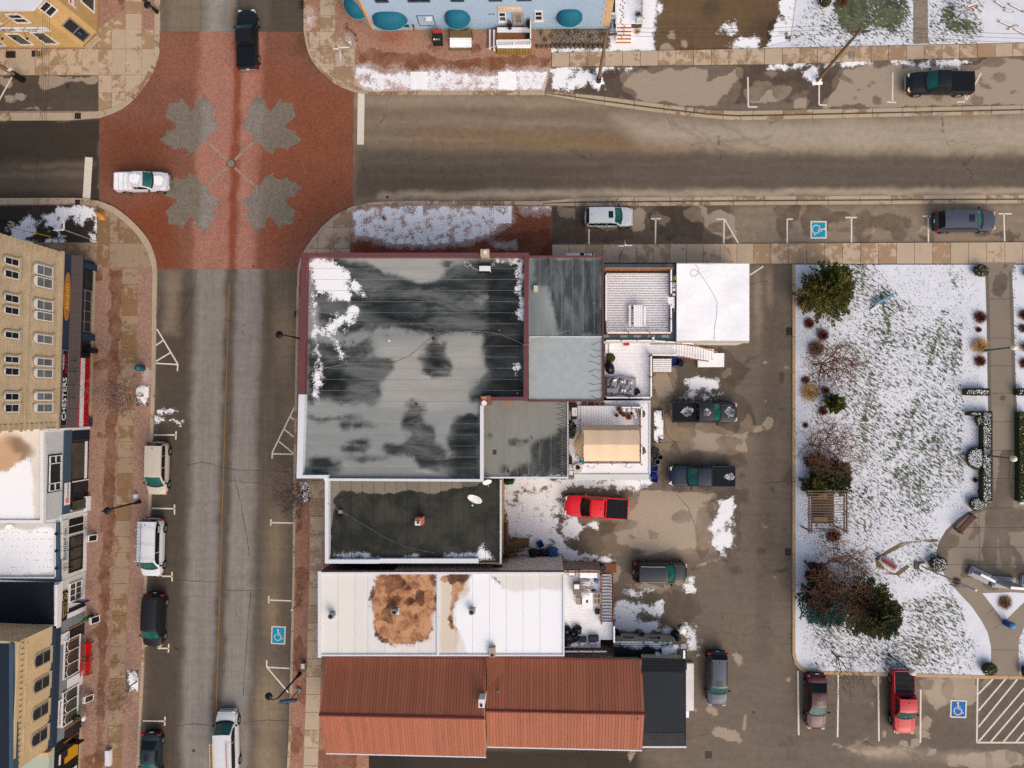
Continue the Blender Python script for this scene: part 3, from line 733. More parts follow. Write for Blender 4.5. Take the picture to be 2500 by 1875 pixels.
poly_sheet('parking_bay',[(-130,184),(240,184),(240,271),(-130,271)],0.108,10,M['asphalt'],NWB,base=C(88,78,68),dry=[('p',[(100,187),(235,187),(232,193),(170,197),(140,215),(110,222),(100,215)]),('e',22,240,13,14,0),('e',50,235,14,12,20),('e',62,262,34,7,0),('e',120,260,9,11,0),('e',15,200,30,12,0)])
# north-east corner, in front of the blue house
ne =[(747,-130),(747,75),(752,110),(765,143),(790,175),(825,203),(865,218),(905,224),(1330,222),(1346,163),(1346,128),(1346,-130)]
nec =[(747,-130),(747,75),(752,110),(765,143),(790,175),(825,203),(865,218),(905,224),(905,-130)]
NEB =poly_sheet('sidewalk',ne,0.10,9,M['pavers'],base=C(182,140,118),depth=0.3,
   layers=[([('e',955,90,36,14,0)],C(176,92,74),.6,12)],
   wet=[('p',[(870,124),(960,128),(1040,132),(1100,150),(1200,140),(1250,136),(1345,140),(1345,162),(1200,168),(1000,165),(880,158)]),('p',[(842,55),(870,90),(880,108),(855,112),(845,90)]),('e',1060,118,22,9,0),('e',1162,120,16,10,0),('p',[(860,165),(1000,185),(1000,175),(1150,180),(1240,185),(1345,190),(1345,165),(860,160)])],
   snow=[('p',[(868,158),(905,160),(930,178),(985,170),(1000,182),(1040,170),(1110,172),(1160,180),(1215,176),(1240,168),(1345,172),(1332,222),(905,223),(868,200)]),('e',852,98,9,9,0),('e',752,50,7,14,0),('e',751,27,5,6,0)])
tag(NEB,kind='structure')
kerb([(747,-130),(747,75),(752,110),(765,143),(790,175),(825,203),(865,218),(905,224),(1330,222)],
     [(741,-130),(741,75),(747,112),(760,147),(786,179),(822,208),(862,224),(905,231),(1330,231)],NEB,62)
for y0,y1 in ((-130,-80),(-80,-2),(-2,38),(38,77),(77,118)): slab([(781,y0),(818,y0),(818,y1),(781,y1)],NEB)
for r_ in ([(755,77),(781,77),(781,118),(755,118)],[(818,77),(866,118),(818,118)],[(755,118),(781,118),(781,163),(755,163)],[(781,118),(818,118),(818,163),(781,163)],[(818,118),(866,118),(866,163),(818,163)],[(781,163),(818,163),(818,205),(781,205)],[(818,163),(866,163),(866,222),(818,222)]):
 r_ =clip_poly(r_,nec)
 if len(r_) > 2: slab(r_,NEB)
for x0,x1 in ((1002,1044),(1216,1260)):
 m =MB(); m.prism(prect(x0,175,x1,218,.115),.08,.118); m.build('snowy_tree_pit',M['snow'],NEB)
# north sidewalk band (slabs) with its bed
def ntop(x): return 129-(x-1346)*0.0217 if x < 1860 else 117.8-(x-1860)*0.0205
def nbot(x): return 163-(x-1346)*0.0117 if x < 1860 else 157-(x-1860)*0.0325
NB_ =poly_sheet('sidewalk',[(1346,129),(1600,124),(1860,118),(2640,102),(2640,131),(1860,157),(1600,161),(1346,163)],0.07,40,M['asphalt'],base=C(96,84,70),depth=.2)
tag(NB_,kind='structure')
x =1347
while x < 2620:
 x2 =x+43.3; slab([(x,ntop(x)),(x2,ntop(x2)),(x2,nbot(x2)),(x,nbot(x))],NB_,0.105); x =x2
# gutter between street and bays, north
gi =[(1332,222),(1460,234),(1597,252),(1730,268),(1796,271),(1860,270),(2640,254)]
go =[(1332,231),(1460,254),(1597,273),(1730,288),(1796,293),(1860,292),(2640,274)]
GUT =MB().flat(ppoly(gi+go[::-1],.004),.004).build('gutter',M['iron'],None); tag(GUT,kind='structure')
def mid2(a,b,t): return [lerp2(p,q,t) for p,q in zip(a,b)]
kerb(gi,mid2(gi,go,.42),GUT,72,0.05); kerb(mid2(gi,go,.62),go,GUT,72,0.022)
kerb(mid2(gi,go,.42),mid2(gi,go,.62),GUT,72,0.014,'gutter_channel',m_concrete('wet_gutter',C(120,98,74),cover=.8,seed=3,tint=(.7,.6,.5)))
gi2 =[(1327,501),(1405,503),(1500,503),(1860,500),(2640,495)]; go2 =[(1327,491),(1405,484),(1500,482),(1860,479),(2640,475)]
GUT2 =MB().flat(ppoly(gi2+go2[::-1],.004),.004).build('gutter',M['iron'],None); tag(GUT2,kind='structure')
kerb(gi2,mid2(gi2,go2,.40),GUT2,76,0.04); kerb(mid2(gi2,go2,.58),go2,GUT2,76,0.022)
kerb(mid2(gi2,go2,.40),mid2(gi2,go2,.58),GUT2,76,0.014,'gutter_channel',bpy.data.materials['wet_gutter'])
# south sidewalk band
SB_ =poly_sheet('sidewalk',[(1346,597),(2640,590),(2640,644),(1346,645)],0.07,40,M['asphalt'],base=C(96,84,70),depth=.2)
tag(SB_,kind='structure')
x =1348
while x < 2620:
 w_ =41 if x < 1850 else 44; x2 =x+w_
 f =lambda t: 597-(t-1346)*0.0054
 slab([(x,f(x)),(x2,f(x2)),(x2,644),(x,644)],SB_,0.105); x =x2
# south-east corner
se =[(730,720),(731,660),(738,636),(749,614),(767,588),(794,556),(826,529),(863,512),(910,501),(1000,499),(1346,503),(1346,720)]
SEB =poly_sheet('sidewalk',se,0.10,8,M['pavers'],base=C(150,92,68),depth=0.3,
   layers=[([('p',[(1200,505),(1346,505),(1346,640),(1200,640)])],C(132,78,56),.7,14)],
   wet=[('p',[(860,578),(1000,598),(1200,575),(1346,560),(1346,640),(860,640)])],
   snow=[('p',[(861,512),(940,502),(1250,503),(1252,545),(1215,560),(1195,578),(1120,592),(1010,600),(940,596),(900,585),(861,578)]),('l',[(1210,597),(1255,600)],2),('e',1320,510,40,8,0)])
tag(SEB,kind='structure')
kerb([(731,700),(731,660),(738,636),(749,614),(767,588),(794,556),(826,529),(863,512),(910,501),(1000,499),(1327,501)],
     [(725,700),(726,658),(732,632),(744,609),(762,582),(789,550),(822,522),(860,504),(909,493),(1000,490),(1327,491)],SEB,70)
sec =[(731,660),(738,636),(749,614),(767,588),(794,556),(826,529),(863,512),(863,660)]
for i,x0 in enumerate((735,775,815)):
 for y0,y1 in ((505,555),(555,606),(606,660)):
  x1 =min(x0+40,859); r_ =clip_poly([(x0,y0),(x1,y0),(x1,y1),(x0,y1)],sec)
  if len(r_) > 2: slab(r_,SEB)
for x0,x1 in ((988,1032),(1206,1249)):
 m =MB(); m.prism(prect(x0,503,x1,541 if x0 < 1100 else 545,.115),.08,.12); m.build('snowy_tree_pit',M['snow'],SEB)
# east side of main street
es =[(730,720),(722,1170),(720,1400),(714,1650),(710,1800),(700,2000),(900,2000),(900,720)]
ESB =poly_sheet('sidewalk',es,0.10,10,M['pavers'],base=C(176,130,110),depth=.3,
   wet=[('p',[(724,1250),(740,1240),(735,1290),(724,1300)]),('p',[(720,1390),(756,1390),(752,1430),(735,1440),(738,1480),(720,1490)]),('p',[(716,1560),(740,1550),(750,1580),(748,1640),(714,1640)]),('p',[(712,1770),(742,1780),(740,1830),(710,1850)]),('p',[(772,1830),(870,1830),(870,1990),(770,1990)]),('e',736,1690,14,30,0)])
tag(ESB,kind='structure')
kerb([(730,700),(722,1170),(720,1400),(714,1650),(710,1800),(700,2000)],[(724,700),(716,1170),(714,1400),(708,1650),(704,1800),(694,2000)],ESB,78)
sl =lambda y: np.interp(y,[720,1170,1400,1650,1875,2000],[765,757,755,748,740,736])
y =1130.0
while y < 1990:
 y2 =y+43.5; slab([(sl(y),y),(sl(y)+36,y),(sl(y2)+36,y2),(sl(y2),y2)],ESB); y =y2
# south-west corner and west side of main street
kin =[(-130,500),(165,497),(205,497),(240,505),(270,517),(298,537),(325,562),(347,590),(362,620),(370,648),(372,660),(369,930),(360,1250),(351,1400),(346,1580),(336,1790),(328,2000)]
kout =[(-130,484),(165,483),(206,484),(244,491),(277,504),(306,524),(334,551),(357,577),(372,606),(380,635),(383,660),(378,930),(368,1250),(359,1400),(353,1580),(343,1790),(335,2000)]
sw =kin+[(-130,2000)]
wx =lambda y: np.interp(y,[600,660,930,1250,1395,1580,1790,1875,2000],[302,300,293,283,278,269,262,259,254])
SWB =poly_sheet('sidewalk',sw,0.10,11,M['pavers'],base=C(172,138,122),depth=.3,
   wet=[('p',[(268,655),(298,655),(295,800),(290,930),(286,1000),(282,1250),(270,1400),(262,1600),(254,1800),(250,2000),(226,2000),(240,1700),(244,1400),(250,1250),(258,1100),(262,930),(268,800)]),('e',240,668,12,20,0),('e',244,1058,6,10,0),('p',[(232,880),(290,870),(290,905),(232,900)]),('p',[(190,1850),(225,1840),(222,2000),(186,2000)]),('e',232,1540,16,10,0)],
   snow=[('p',[(358,900),(366,905),(364,935),(356,930)])])
tag(SWB,kind='structure')
kerb(kin,kout,SWB,75)
swc =[(140,500),(205,497),(240,505),(270,517),(298,537),(325,562),(347,590),(362,620),(370,648),(371,655),(140,655)]
xs =[144,195,236,268,301,341,372]
for (y0,y1,k0) in ((500,554,2),(554,594,2),(594,652,0)):
 for i in range(k0,len(xs)-1):
  r_ =clip_poly([(xs[i],y0),(xs[i+1],y0),(xs[i+1],y1),(xs[i],y1)],swc)
  if len(r_) > 2: slab(r_,SWB,mat=M['slab_west'])
for x0 in (-120,-68,-15,38,91): slab([(x0,594),(x0+53,594),(x0+53,640),(x0,640)],SWB,mat=M['slab_west'])
poly_sheet('planting_bay',[(-130,503),(205,500),(238,510),(238,592),(-130,592)],0.108,7,M['asphalt'],SWB,base=C(58,52,46),
   snow=[('p',[(105,525),(150,508),(205,503),(238,512),(225,525),(200,540),(165,530),(150,555),(140,575),(125,545)]),('p',[(30,560),(70,525),(92,535),(90,560),(70,570),(45,590),(20,590)]),('e',232,560,5,30,0),('l',[(10,588),(90,589),(160,588)],3)])
y =655.0
while y < 1990:
 y2 =y+38.5; slab([(wx(y),y),(wx(y)+37+(y<900)*2,y),(wx(y2)+38,y2),(wx(y2),y2)],SWB,mat=M['slab_west']); y =y2
M['pit'] =m_sheetroof('tree_pit_soil',grime=.4,snow_amp=42)
for q in ([(333,941),(364,941),(362,991),(332,991)],[(307,1636),(338,1636),(337,1689),(306,1689)]):
 cx =sum(p[0] for p in q)/4; cy =sum(p[1] for p in q)/4
 poly_sheet('tree_pit',q,0.118,4,M['pit'],SWB,base=C(96,84,74),snow=[('e',cx+4,cy-4,13,22,0)])
poly_sheet('tree_pit',[(728,1177),(758,1177),(757,1226),(727,1226)],0.118,4,M['pit'],ESB,base=C(70,60,56),snow=[('e',744,1200,15,24,0)])
# ------------------------------------------------------------------ painted markings on the road
def strip(pts,hw,z=0.007,mat='white_line',name='painted_line',parent=None):
 for a,b in zip(pts[:-1],pts[1:]):
  d =math.hypot(b[0]-a[0],b[1]-a[1]); nx,ny =-(b[1]-a[1])/d*hw,(b[0]-a[0])/d*hw
  m =MB(); m.flat(ppoly([(a[0]+nx,a[1]+ny),(b[0]+nx,b[1]+ny),(b[0]-nx,b[1]-ny),(a[0]-nx,a[1]-ny)],z),z)
  m.build(name,M[mat],parent or road); z += 0.0007
strip([(217,384),(211,485)],9.3); strip([(882,224),(880,353)],8.3)
for pts in ([(383,803),(434,889),(433,906)],[(398,831),(380,844)],[(416,861),(381,882)],[(381,887),(433,890)],
   [(376,1062),(430,1062)],[(430,1053),(429,1073)],[(371,1241),(427,1242)],[(426,1232),(426,1256)],[(395,1407),(421,1407)],[(420,1396),(420,1419)],
   [(385,1583),(412,1583)],[(412,1572),(411,1593)],[(349,1760),(404,1761)],[(403,1750),(402,1772)],
   [(722,988),(665,1104),(664,1120)],[(709,1018),(720,1026)],[(694,1048),(719,1068)],[(680,1077),(718,1108)],[(666,1108),(720,1109)],
   [(662,1276),(715,1277)],[(662,1268),(661,1283)],[(656,1465),(711,1467)],[(656,1455),(656,1473)],[(651,1612),(651,1628),(704,1691)],[(651,1629),(706,1632)]):
 strip(pts,1.7)
yl =[(lean(561,y_),y_) for y_ in range(690,2000,95)]
for i in range(len(yl)-1): strip([yl[i],(yl[i+1][0],yl[i+1][1]-4)],.75,mat='yellow_line')
strip([(564,-120),(563,55)],1.1,mat='yellow_line')
for pts in ([(29,188),(-5,250)],[(1826,188),(1827,261),(1849,261)],[(2000,203),(2000,256),(2019,257)],[(2180,177),(2179,249)],[(2166,249),(2188,250)],[(2396,178),(2357,248)],[(2357,227),(2357,248),(2336,249)],
   [(1438,556),(1438,598)],[(1601,534),(1600,595)],[(1589,534),(1614,534)],[(1768,536),(1767,598)],[(1749,535),(1769,535),(1805,598)],
   [(1922,594),(1922,535),(1936,535)],[(2079,594),(2079,532)],[(2064,531),(2092,531)],[(2267,592),(2266,527)],[(2252,528),(2279,528)],[(2453,590),(2451,522)],[(2438,522),(2470,522)],[(1830,672),(1864,650)],
   [(1948,1638),(1950,1795)],[(2047,1642),(2045,1800)],[(2144,1646),(2146,1810)],[(2248,1683),(2247,1813)],[(2387,1656),(2385,1813)],[(2385,1813),(2640,1813)],
   [(2389,1694),(2424,1658)],[(2389,1735),(2455,1658)],[(2389,1775),(2484,1658)],[(2389,1811),(2520,1658)],[(2419,1811),(2550,1658)],[(2450,1811),(2580,1658)],[(2481,1811),(2612,1658)],[(2512,1811),(2640,1662)],[(2543,1811),(2640,1698)]):
 zz =0.113 if pts[0] == (29,188) else 0.007
 strip(pts,2.0 if pts[0][1] > 1600 else 1.8,zz)
def access(cx,cy,s,blue,rot=0,asp=1.12):
 """white bordered square with the wheelchair symbol, laid flat on the asphalt"""
 c_,s_ =math.cos(R(rot)),math.sin(R(rot))
 tr =lambda p: (cx+(p[0]*c_-p[1]*s_)*s,cy+(p[0]*s_+p[1]*c_)*s)
 q =lambda w,h: [tr((-w,-h)),tr((w,-h)),tr((w,h)),tr((-w,h))]
 root =MB().flat(ppoly(q(1.0,asp*1.0),.007),.007).build('accessible_parking_symbol',M['white_line'],road)
 MB().flat(ppoly(q(.84,asp-.16),.0078),.0078).build('blue_field',blue,root)
 sym =MB(); z =.0086
 hd =[tr((-.08+.12*math.cos(a),-.72+.12*math.sin(a))) for a in np.linspace(0,2*math.pi,13)[:-1]]
 sym.flat(ppoly(hd,z),z)
 def bar(a,b,hw=.06):
  d =math.hypot(b[0]-a[0],b[1]-a[1]); n =(-(b[1]-a[1])/d*hw,(b[0]-a[0])/d*hw)
  sym.flat(ppoly([tr((a[0]+n[0],a[1]+n[1])),tr((b[0]+n[0],b[1]+n[1])),tr((b[0]-n[0],b[1]-n[1])),tr((a[0]-n[0],a[1]-n[1]))],z),z)
 bar((-.06,-.58),(-.02,.05),.08); bar((-.02,.0),(.34,.0)); bar((-.04,-.28),(.26,-.28),.05); bar((.32,0),(.48,.5)); bar((.45,.5),(.66,.42))
 arc =[(.0+.46*math.cos(a)-.06,.26+.46*math.sin(a)) for a in np.linspace(R(20),R(245),14)]
 for a,b in zip(arc[:-1],arc[1:]): bar(a,b,.055)
 sym.build('wheelchair_figure',M['white_line'],root)
access(1998.5,561,21.5,M['blue_sign'],90,.92); access(679.5,1551,17.5,M['blue_sign'],2,1.26); access(2340,1731,20,M['deepblue_sign'],2,1.08)
# drains and small covers
def grate(x,y,w,h,parent=None,z=0.0):
 m =MB(); m.prism(prect(x-w/2,y-h/2,x+w/2,y+h/2,z+.01),z+.001,z+.008); o =m.build('storm_drain',M['iron'],parent or road)
 n =max(3,int(w/4)); b_ =MB()
 for i in range(n): b_.prism(prect(x-w/2+(i+.2)*w/n,y-h/2+1,x-w/2+(i+.7)*w/n,y+h/2-1,z+.02),z+.008,z+.018)
 b_.build('drain_bars',M['black'],o)
for a in ((1730,1843,17,18),(1927,809,15,20),(1924,1348,15,18),(724,767,12,16),(190,283,15,15,NWB,.135),(189,494,12,13,SWB,.135),(26,133,24,17,NWB,.12),(90,131,26,16,NWB,.12)): grate(*a)
m =MB(); m.prism(prect(160,204,170,216,.12),.105,.114); m.build('valve_cover',M['iron'],NWB)
for x,y in ((946,481),(473,1833),(1840,1739)):
 m =MB(); m.cyl(W(x,y),.14,.001,.01,14); m.build('valve_cover',M['iron'],road)
_cr =random.Random(21)
for pts in ([(458,1135),(490,1129),(520,1134),(545,1143),(600,1148),(640,1150)],[(375,1416),(430,1415),(480,1419),(540,1421)],[(430,1772),(470,1768),(515,1770)],[(548,1170),(575,1175),(612,1178),(640,1180)],[(572,1165),(588,1230),(602,1300),(608,1358)],[(612,1445),(606,1520),(600,1600),(594,1700)],[(553,1441),(600,1441),(640,1443)],[(480,662),(470,720),(452,770),(430,802)],[(595,1765),(640,1758),(700,1760)],[(720,1150),(650,1150)],[(1860,1180),(1936,1174)],[(1640,1190),(1680,1240),(1700,1290)],[(1618,1000),(1625,1060),(1650,1085)],[(1600,1080),(1660,1078)],[(1950,1720),(2050,1722)],[(1500,1850),(1730,1790)]):
 P =[]
 for a,b in zip(pts[:-1],pts[1:]):
  for k in range(4): P.append((a[0]+(b[0]-a[0])*k/4+_cr.uniform(-1.3,1.3),a[1]+(b[1]-a[1])*k/4+_cr.uniform(-1.3,1.3)))
 P.append(pts[-1]); m =MB()
 for a,b in zip(P[:-1],P[1:]):
  d =math.hypot(b[0]-a[0],b[1]-a[1])+1e-6; hw =_cr.uniform(.35,.75); nx,ny =-(b[1]-a[1])/d*hw,(b[0]-a[0])/d*hw
  m.flat(ppoly([(a[0]+nx,a[1]+ny),(b[0]+nx,b[1]+ny),(b[0]-nx,b[1]-ny),(a[0]-nx,a[1]-ny)],.004),.004)
 m.build('road_crack',M['iron'],road)
# ------------------------------------------------------------------ park lawn, paths and plaza
lawn_p =[(1942,646),(2640,646),(2640,1650),(2420,1650),(1985,1638),(1965,1634),(1950,1622),(1942,1605)]
LAWN =poly_sheet('park_lawn',lawn_p,0.10,9,M['lawn'],depth=.3,
  wet=[('e',2165,775,60,70,0),('e',2060,690,70,90,0),('e',2110,980,50,110,0),('e',2260,1050,90,60,-30),('e',2280,1160,120,60,-20),('e',2200,1230,110,30,0),('e',2290,1500,90,60,0),('e',2230,1590,120,40,0),('e',2090,1560,90,50,0),('e',2020,1500,40,60,0),('e',2300,840,60,60,0)],
  dry=[('l',[(2345,650),(2318,730),(2300,780),(2262,920),(2215,1040),(2180,1110),(2150,1155),(2100,1210)],1.5),('l',[(2340,655),(2312,735),(2294,790),(2256,925)],1),('l',[(2125,920),(2118,980),(2108,1040),(2104,1100)],2),('l',[(2160,945),(2210,930),(2240,910)],2),('l',[(2150,720),(2170,800),(2150,850)],2),('l',[(2190,1160),(2250,1100),(2300,1040)],2)],
  snow=[('l',[(1952,650),(1952,1260),(1955,1600)],26),('l',[(2390,660),(2385,900),(2390,1180),(2300,1280)],30),('p',[(2160,1435),(2280,1420),(2250,1460),(2190,1460)]),('l',[(2350,1440),(2400,1560),(2400,1640)],18),('p',[(2486,646),(2640,646),(2640,1230),(2490,1230)]),('p',[(2150,650),(2300,650),(2350,760),(2200,720)])])
tag(LAWN,kind='structure')
kerb([(1942,645),(1942,1605),(1950,1622),(1965,1634),(1985,1638),(2420,1650),(2640,1652)],[(1935,645),(1935,1608),(1944,1628),(1962,1642),(1984,1646),(2420,1658),(2640,1660)],LAWN,90,.13,mat=m_concrete('park_kerb',C(196,166,130),cover=.3,seed=5))
pl =[(2397,640),(2407,668),(2410,760),(2412,880),(2414,1000),(2421,1226),(2400,1241),(2365,1250),(2338,1268),(2310,1295),(2293,1325),(2288,1350),(2292,1372),(2304,1400),(2318,1422),(2345,1452),(2372,1480),(2396,1515),(2412,1545),(2420,1580),(2420,1620),(2417,1653),(2490,1655),(2487,1600),(2488,1560),(2502,1528),(2640,1528),(2640,1232),(2490,1232),(2482,1000),(2478,900),(2474,760),(2470,662),(2480,640)]
PLZ =poly_sheet('park_path',pl,0.112,7,M['plaza'],base=C(150,138,124),depth=.1,
  layers=[([('p',[(2407,645),(2480,645),(2486,1000),(2414,1000)])],C(136,125,111),.7,12)],
  wet=[('e',2442,690,16,38,8),('p',[(2438,1097),(2465,1097),(2470,1200),(2482,1240),(2640,1240),(2640,1280),(2440,1300),(2430,1380),(2410,1390),(2398,1330),(2405,1240),(2430,1200)]),('e',2322,1318,24,24,0),('p',[(2292,1330),(2310,1330),(2310,1390),(2296,1380)]),('e',2415,1268,12,20,0),('p',[(2360,1360),(2420,1380),(2450,1390),(2500,1380),(2640,1380),(2640,1410),(2340,1410)]),('p',[(2370,1250),(2400,1290),(2360,1340),(2380,1290)]),('p',[(2436,1300),(2470,1300),(2470,1400),(2440,1400)]),('e',2424,966,6,4,0),('e',2447,972,4,4,0),('p',[(2400,1410),(2450,1420),(2440,1445),(2410,1445)]),('l',[(2470,1330),(2500,1400)],9)])
tag(PLZ,kind='structure')
EDG =simple('edging_brick',C(120,110,98),.85,.3,6,30,.4)
for pts in ([(2410,668),(2413,760),(2415,880),(2417,1000),(2424,1226)],[(2467,662),(2471,760),(2475,900),(2479,1000),(2487,1230)],[(2421,1230),(2400,1245),(2366,1254),(2341,1271),(2313,1298),(2296,1327),(2291,1350),(2295,1371)]):
 n =int(sum(math.hypot(b[0]-a[0],b[1]-a[1]) for a,b in zip(pts[:-1],pts[1:]))/3.2)
 P =resample(pts,n); m =MB()
 for i in range(n):
  a,b =P[i],lerp2(P[i],P[i+1],.8); d =math.hypot(b[0]-a[0],b[1]-a[1]); nx,ny =-(b[1]-a[1])/d*4,(b[0]-a[0])/d*4
  m.prism(ppoly([(a[0]+nx,a[1]+ny),(b[0]+nx,b[1]+ny),(b[0]-nx,b[1]-ny),(a[0]-nx,a[1]-ny)],.125),.1,.122+random.uniform(0,.006))
 tag(m.build('edging_bricks',EDG,PLZ),kind='stuff')
JT =simple('joint',C(84,76,66),.9)
for a,b in (((2412,730),(2472,730)),((2412,825),(2477,826)),((2414,893),(2478,893)),((2415,960),(2480,960)),((2418,1030),(2482,1030)),((2420,1100),(2484,1100)),((2422,1168),(2486,1168)),((2392,1240),(2500,1240)),((2340,1288),(2620,1288)),((2300,1336),(2620,1336)),((2305,1378),(2620,1380)),((2390,1246),(2392,1420)),((2410,1500),(2436,1475)),((2425,1535),(2450,1520)),((2421,1587),(2487,1587))):
 strip([a,b],.55,.1135,'iron','path_joint',PLZ)
isl =poly_sheet('snowy_island',[(2398,1448),(2470,1446),(2560,1450),(2560,1470),(2500,1470),(2452,1517)],.125,8,M['lawn'],LAWN,depth=.05,snow=[('e',2450,1470,60,60,0)])
# path loop of worn earth round the little memorial
poly_sheet('worn_track',[(2168,1342),(2200,1325),(2290,1316),(2290,1322),(2210,1331),(2180,1346),(2155,1360),(2150,1375),(2165,1392),(2185,1400),(2215,1378),(2222,1384),(2195,1405),(2165,1402),(2140,1385),(2136,1365)],.115,6,M['plaza'],LAWN,base=C(118,102,78),snow=[('e',2250,1330,30,6,0),('e',2150,1395,14,6,0)])
# lawn north of the street, with snow drifts
L2 =poly_sheet('north_lawn',[(1962,-130),(2640,-130),(2640,101),(1860,117),(1930,100)],.06,8,M['lawn'],depth=.3,
  dry=[('p',[(2030,20),(2060,-60),(2200,-60),(2218,30),(2180,75),(2120,60),(2090,88),(2050,60)]),('e',2345,62,36,16,0),('e',2320,30,14,20,0)],wet=[('e',2110,30,95,55,0),('e',2130,10,80,50,0),('e',2130,10,50,30,0),('e',2340,60,60,40,0),('e',2360,30,40,40,0)],snow=[('p',[(2410,-130),(2640,-130),(2640,110),(2400,110)]),('l',[(1950,0),(1900,112)],14)])
tag(L2,kind='structure')
poly_sheet('garden_path',[(2231,-130),(2264,-130),(2266,90),(2270,106),(2230,107),(2230,90)],.08,10,m_pavers('grey_path_setts',C(150,138,122),C(100,90,80),.16),L2,depth=.05)
tag(poly_sheet('front_garden',[(1346,-130),(1612,-130),(1600,124),(1346,129)],.05,7,m_sheetroof('garden_soil',grime=.4,snow_amp=14),base=C(104,92,78),depth=.2,
  snow=[('p',[(1490,-130),(1612,-130),(1600,30),(1598,124),(1485,126),(1490,70)]),('l',[(1250,122),(1345,124),(1490,124)],5)]),kind='structure')
# ================================================================== THE BLOCK EAST OF MAIN STREET
M['maroon'] =simple('maroon_parapet_cap',C(112,66,72),.5,.15,1.2)
M['white_cap'] =simple('white_metal_cap',C(226,230,238),.45,.08,1.0)
M['brick_red'] =m_brickwall('red_brick',C(150,80,60),C(130,66,50),C(150,140,130),axis='xy')
M['brick_buff'] =m_brickwall('buff_brick',C(196,160,110),C(184,148,100),C(170,150,120),axis='xy')
M['roof_grey_v'] =m_sheetroof('grey_roof_membrane_rear',.17,cloud=(.35,.68),wet_soft=8.0,wet_tint=(.84,.95,1.0),grime=.24,stretch=(1.6,.45,1))
M['roof_dark'] =m_sheetroof('dark_roof_membrane',.1,cloud=(.16,.84),wet_tint=(.8,.98,1.0),grime=.2,wet_amp=7)
M['seam'] =simple('roof_seam',C(170,180,182),.6,.2)
def walls(parent,poly,z0,z1,mat,name='wall'):
 m =MB(); m.prism(ppoly(poly,z1),z0,z1); return m.build(name,mat,parent)
def strips_h(parent,x0f,x1f,y0,y1,pitch,z,mat,base,**kw):
 y =y0; i =0
 while y < y1-2:
  y2 =min(y+pitch,y1)
  grid_sheet('roof_sheet',(x0f(y),y+.35,x1f(y),y2-.35),z+(i%2)*.004,4.5,mat,parent,base,**kw); y =y2; i += 1
def strips_v(parent,x0,x1,y0,y1,pitch,z,mat,base,**kw):
 x =x0; i =0
 while x < x1-2:
  x2 =min(x+pitch,x1)
  grid_sheet('roof_sheet',(x+.35,y0,x2-.35,y1),z+(i%2)*.004,4.5,mat,parent,base,**kw); x =x2; i += 1
def pipe(parent,x,y,z,r=.06,h=.3,mat='grey_metal',name='vent_pipe'):
 m =MB(); c =W(x,y,z+h); m.cyl(c,r,z-.02,z+h,12); o =m.build(name,M[mat],parent)
 m =MB(); m.cyl(c,r*.65,z+h-.01,z+h+.004,12); m.build('pipe_mouth',M['black'],o); return o
def wire(pts,r,name,mat,parent=None):
 m =MB(); m.tube(pts,r,4); return m.build(name,mat,parent)
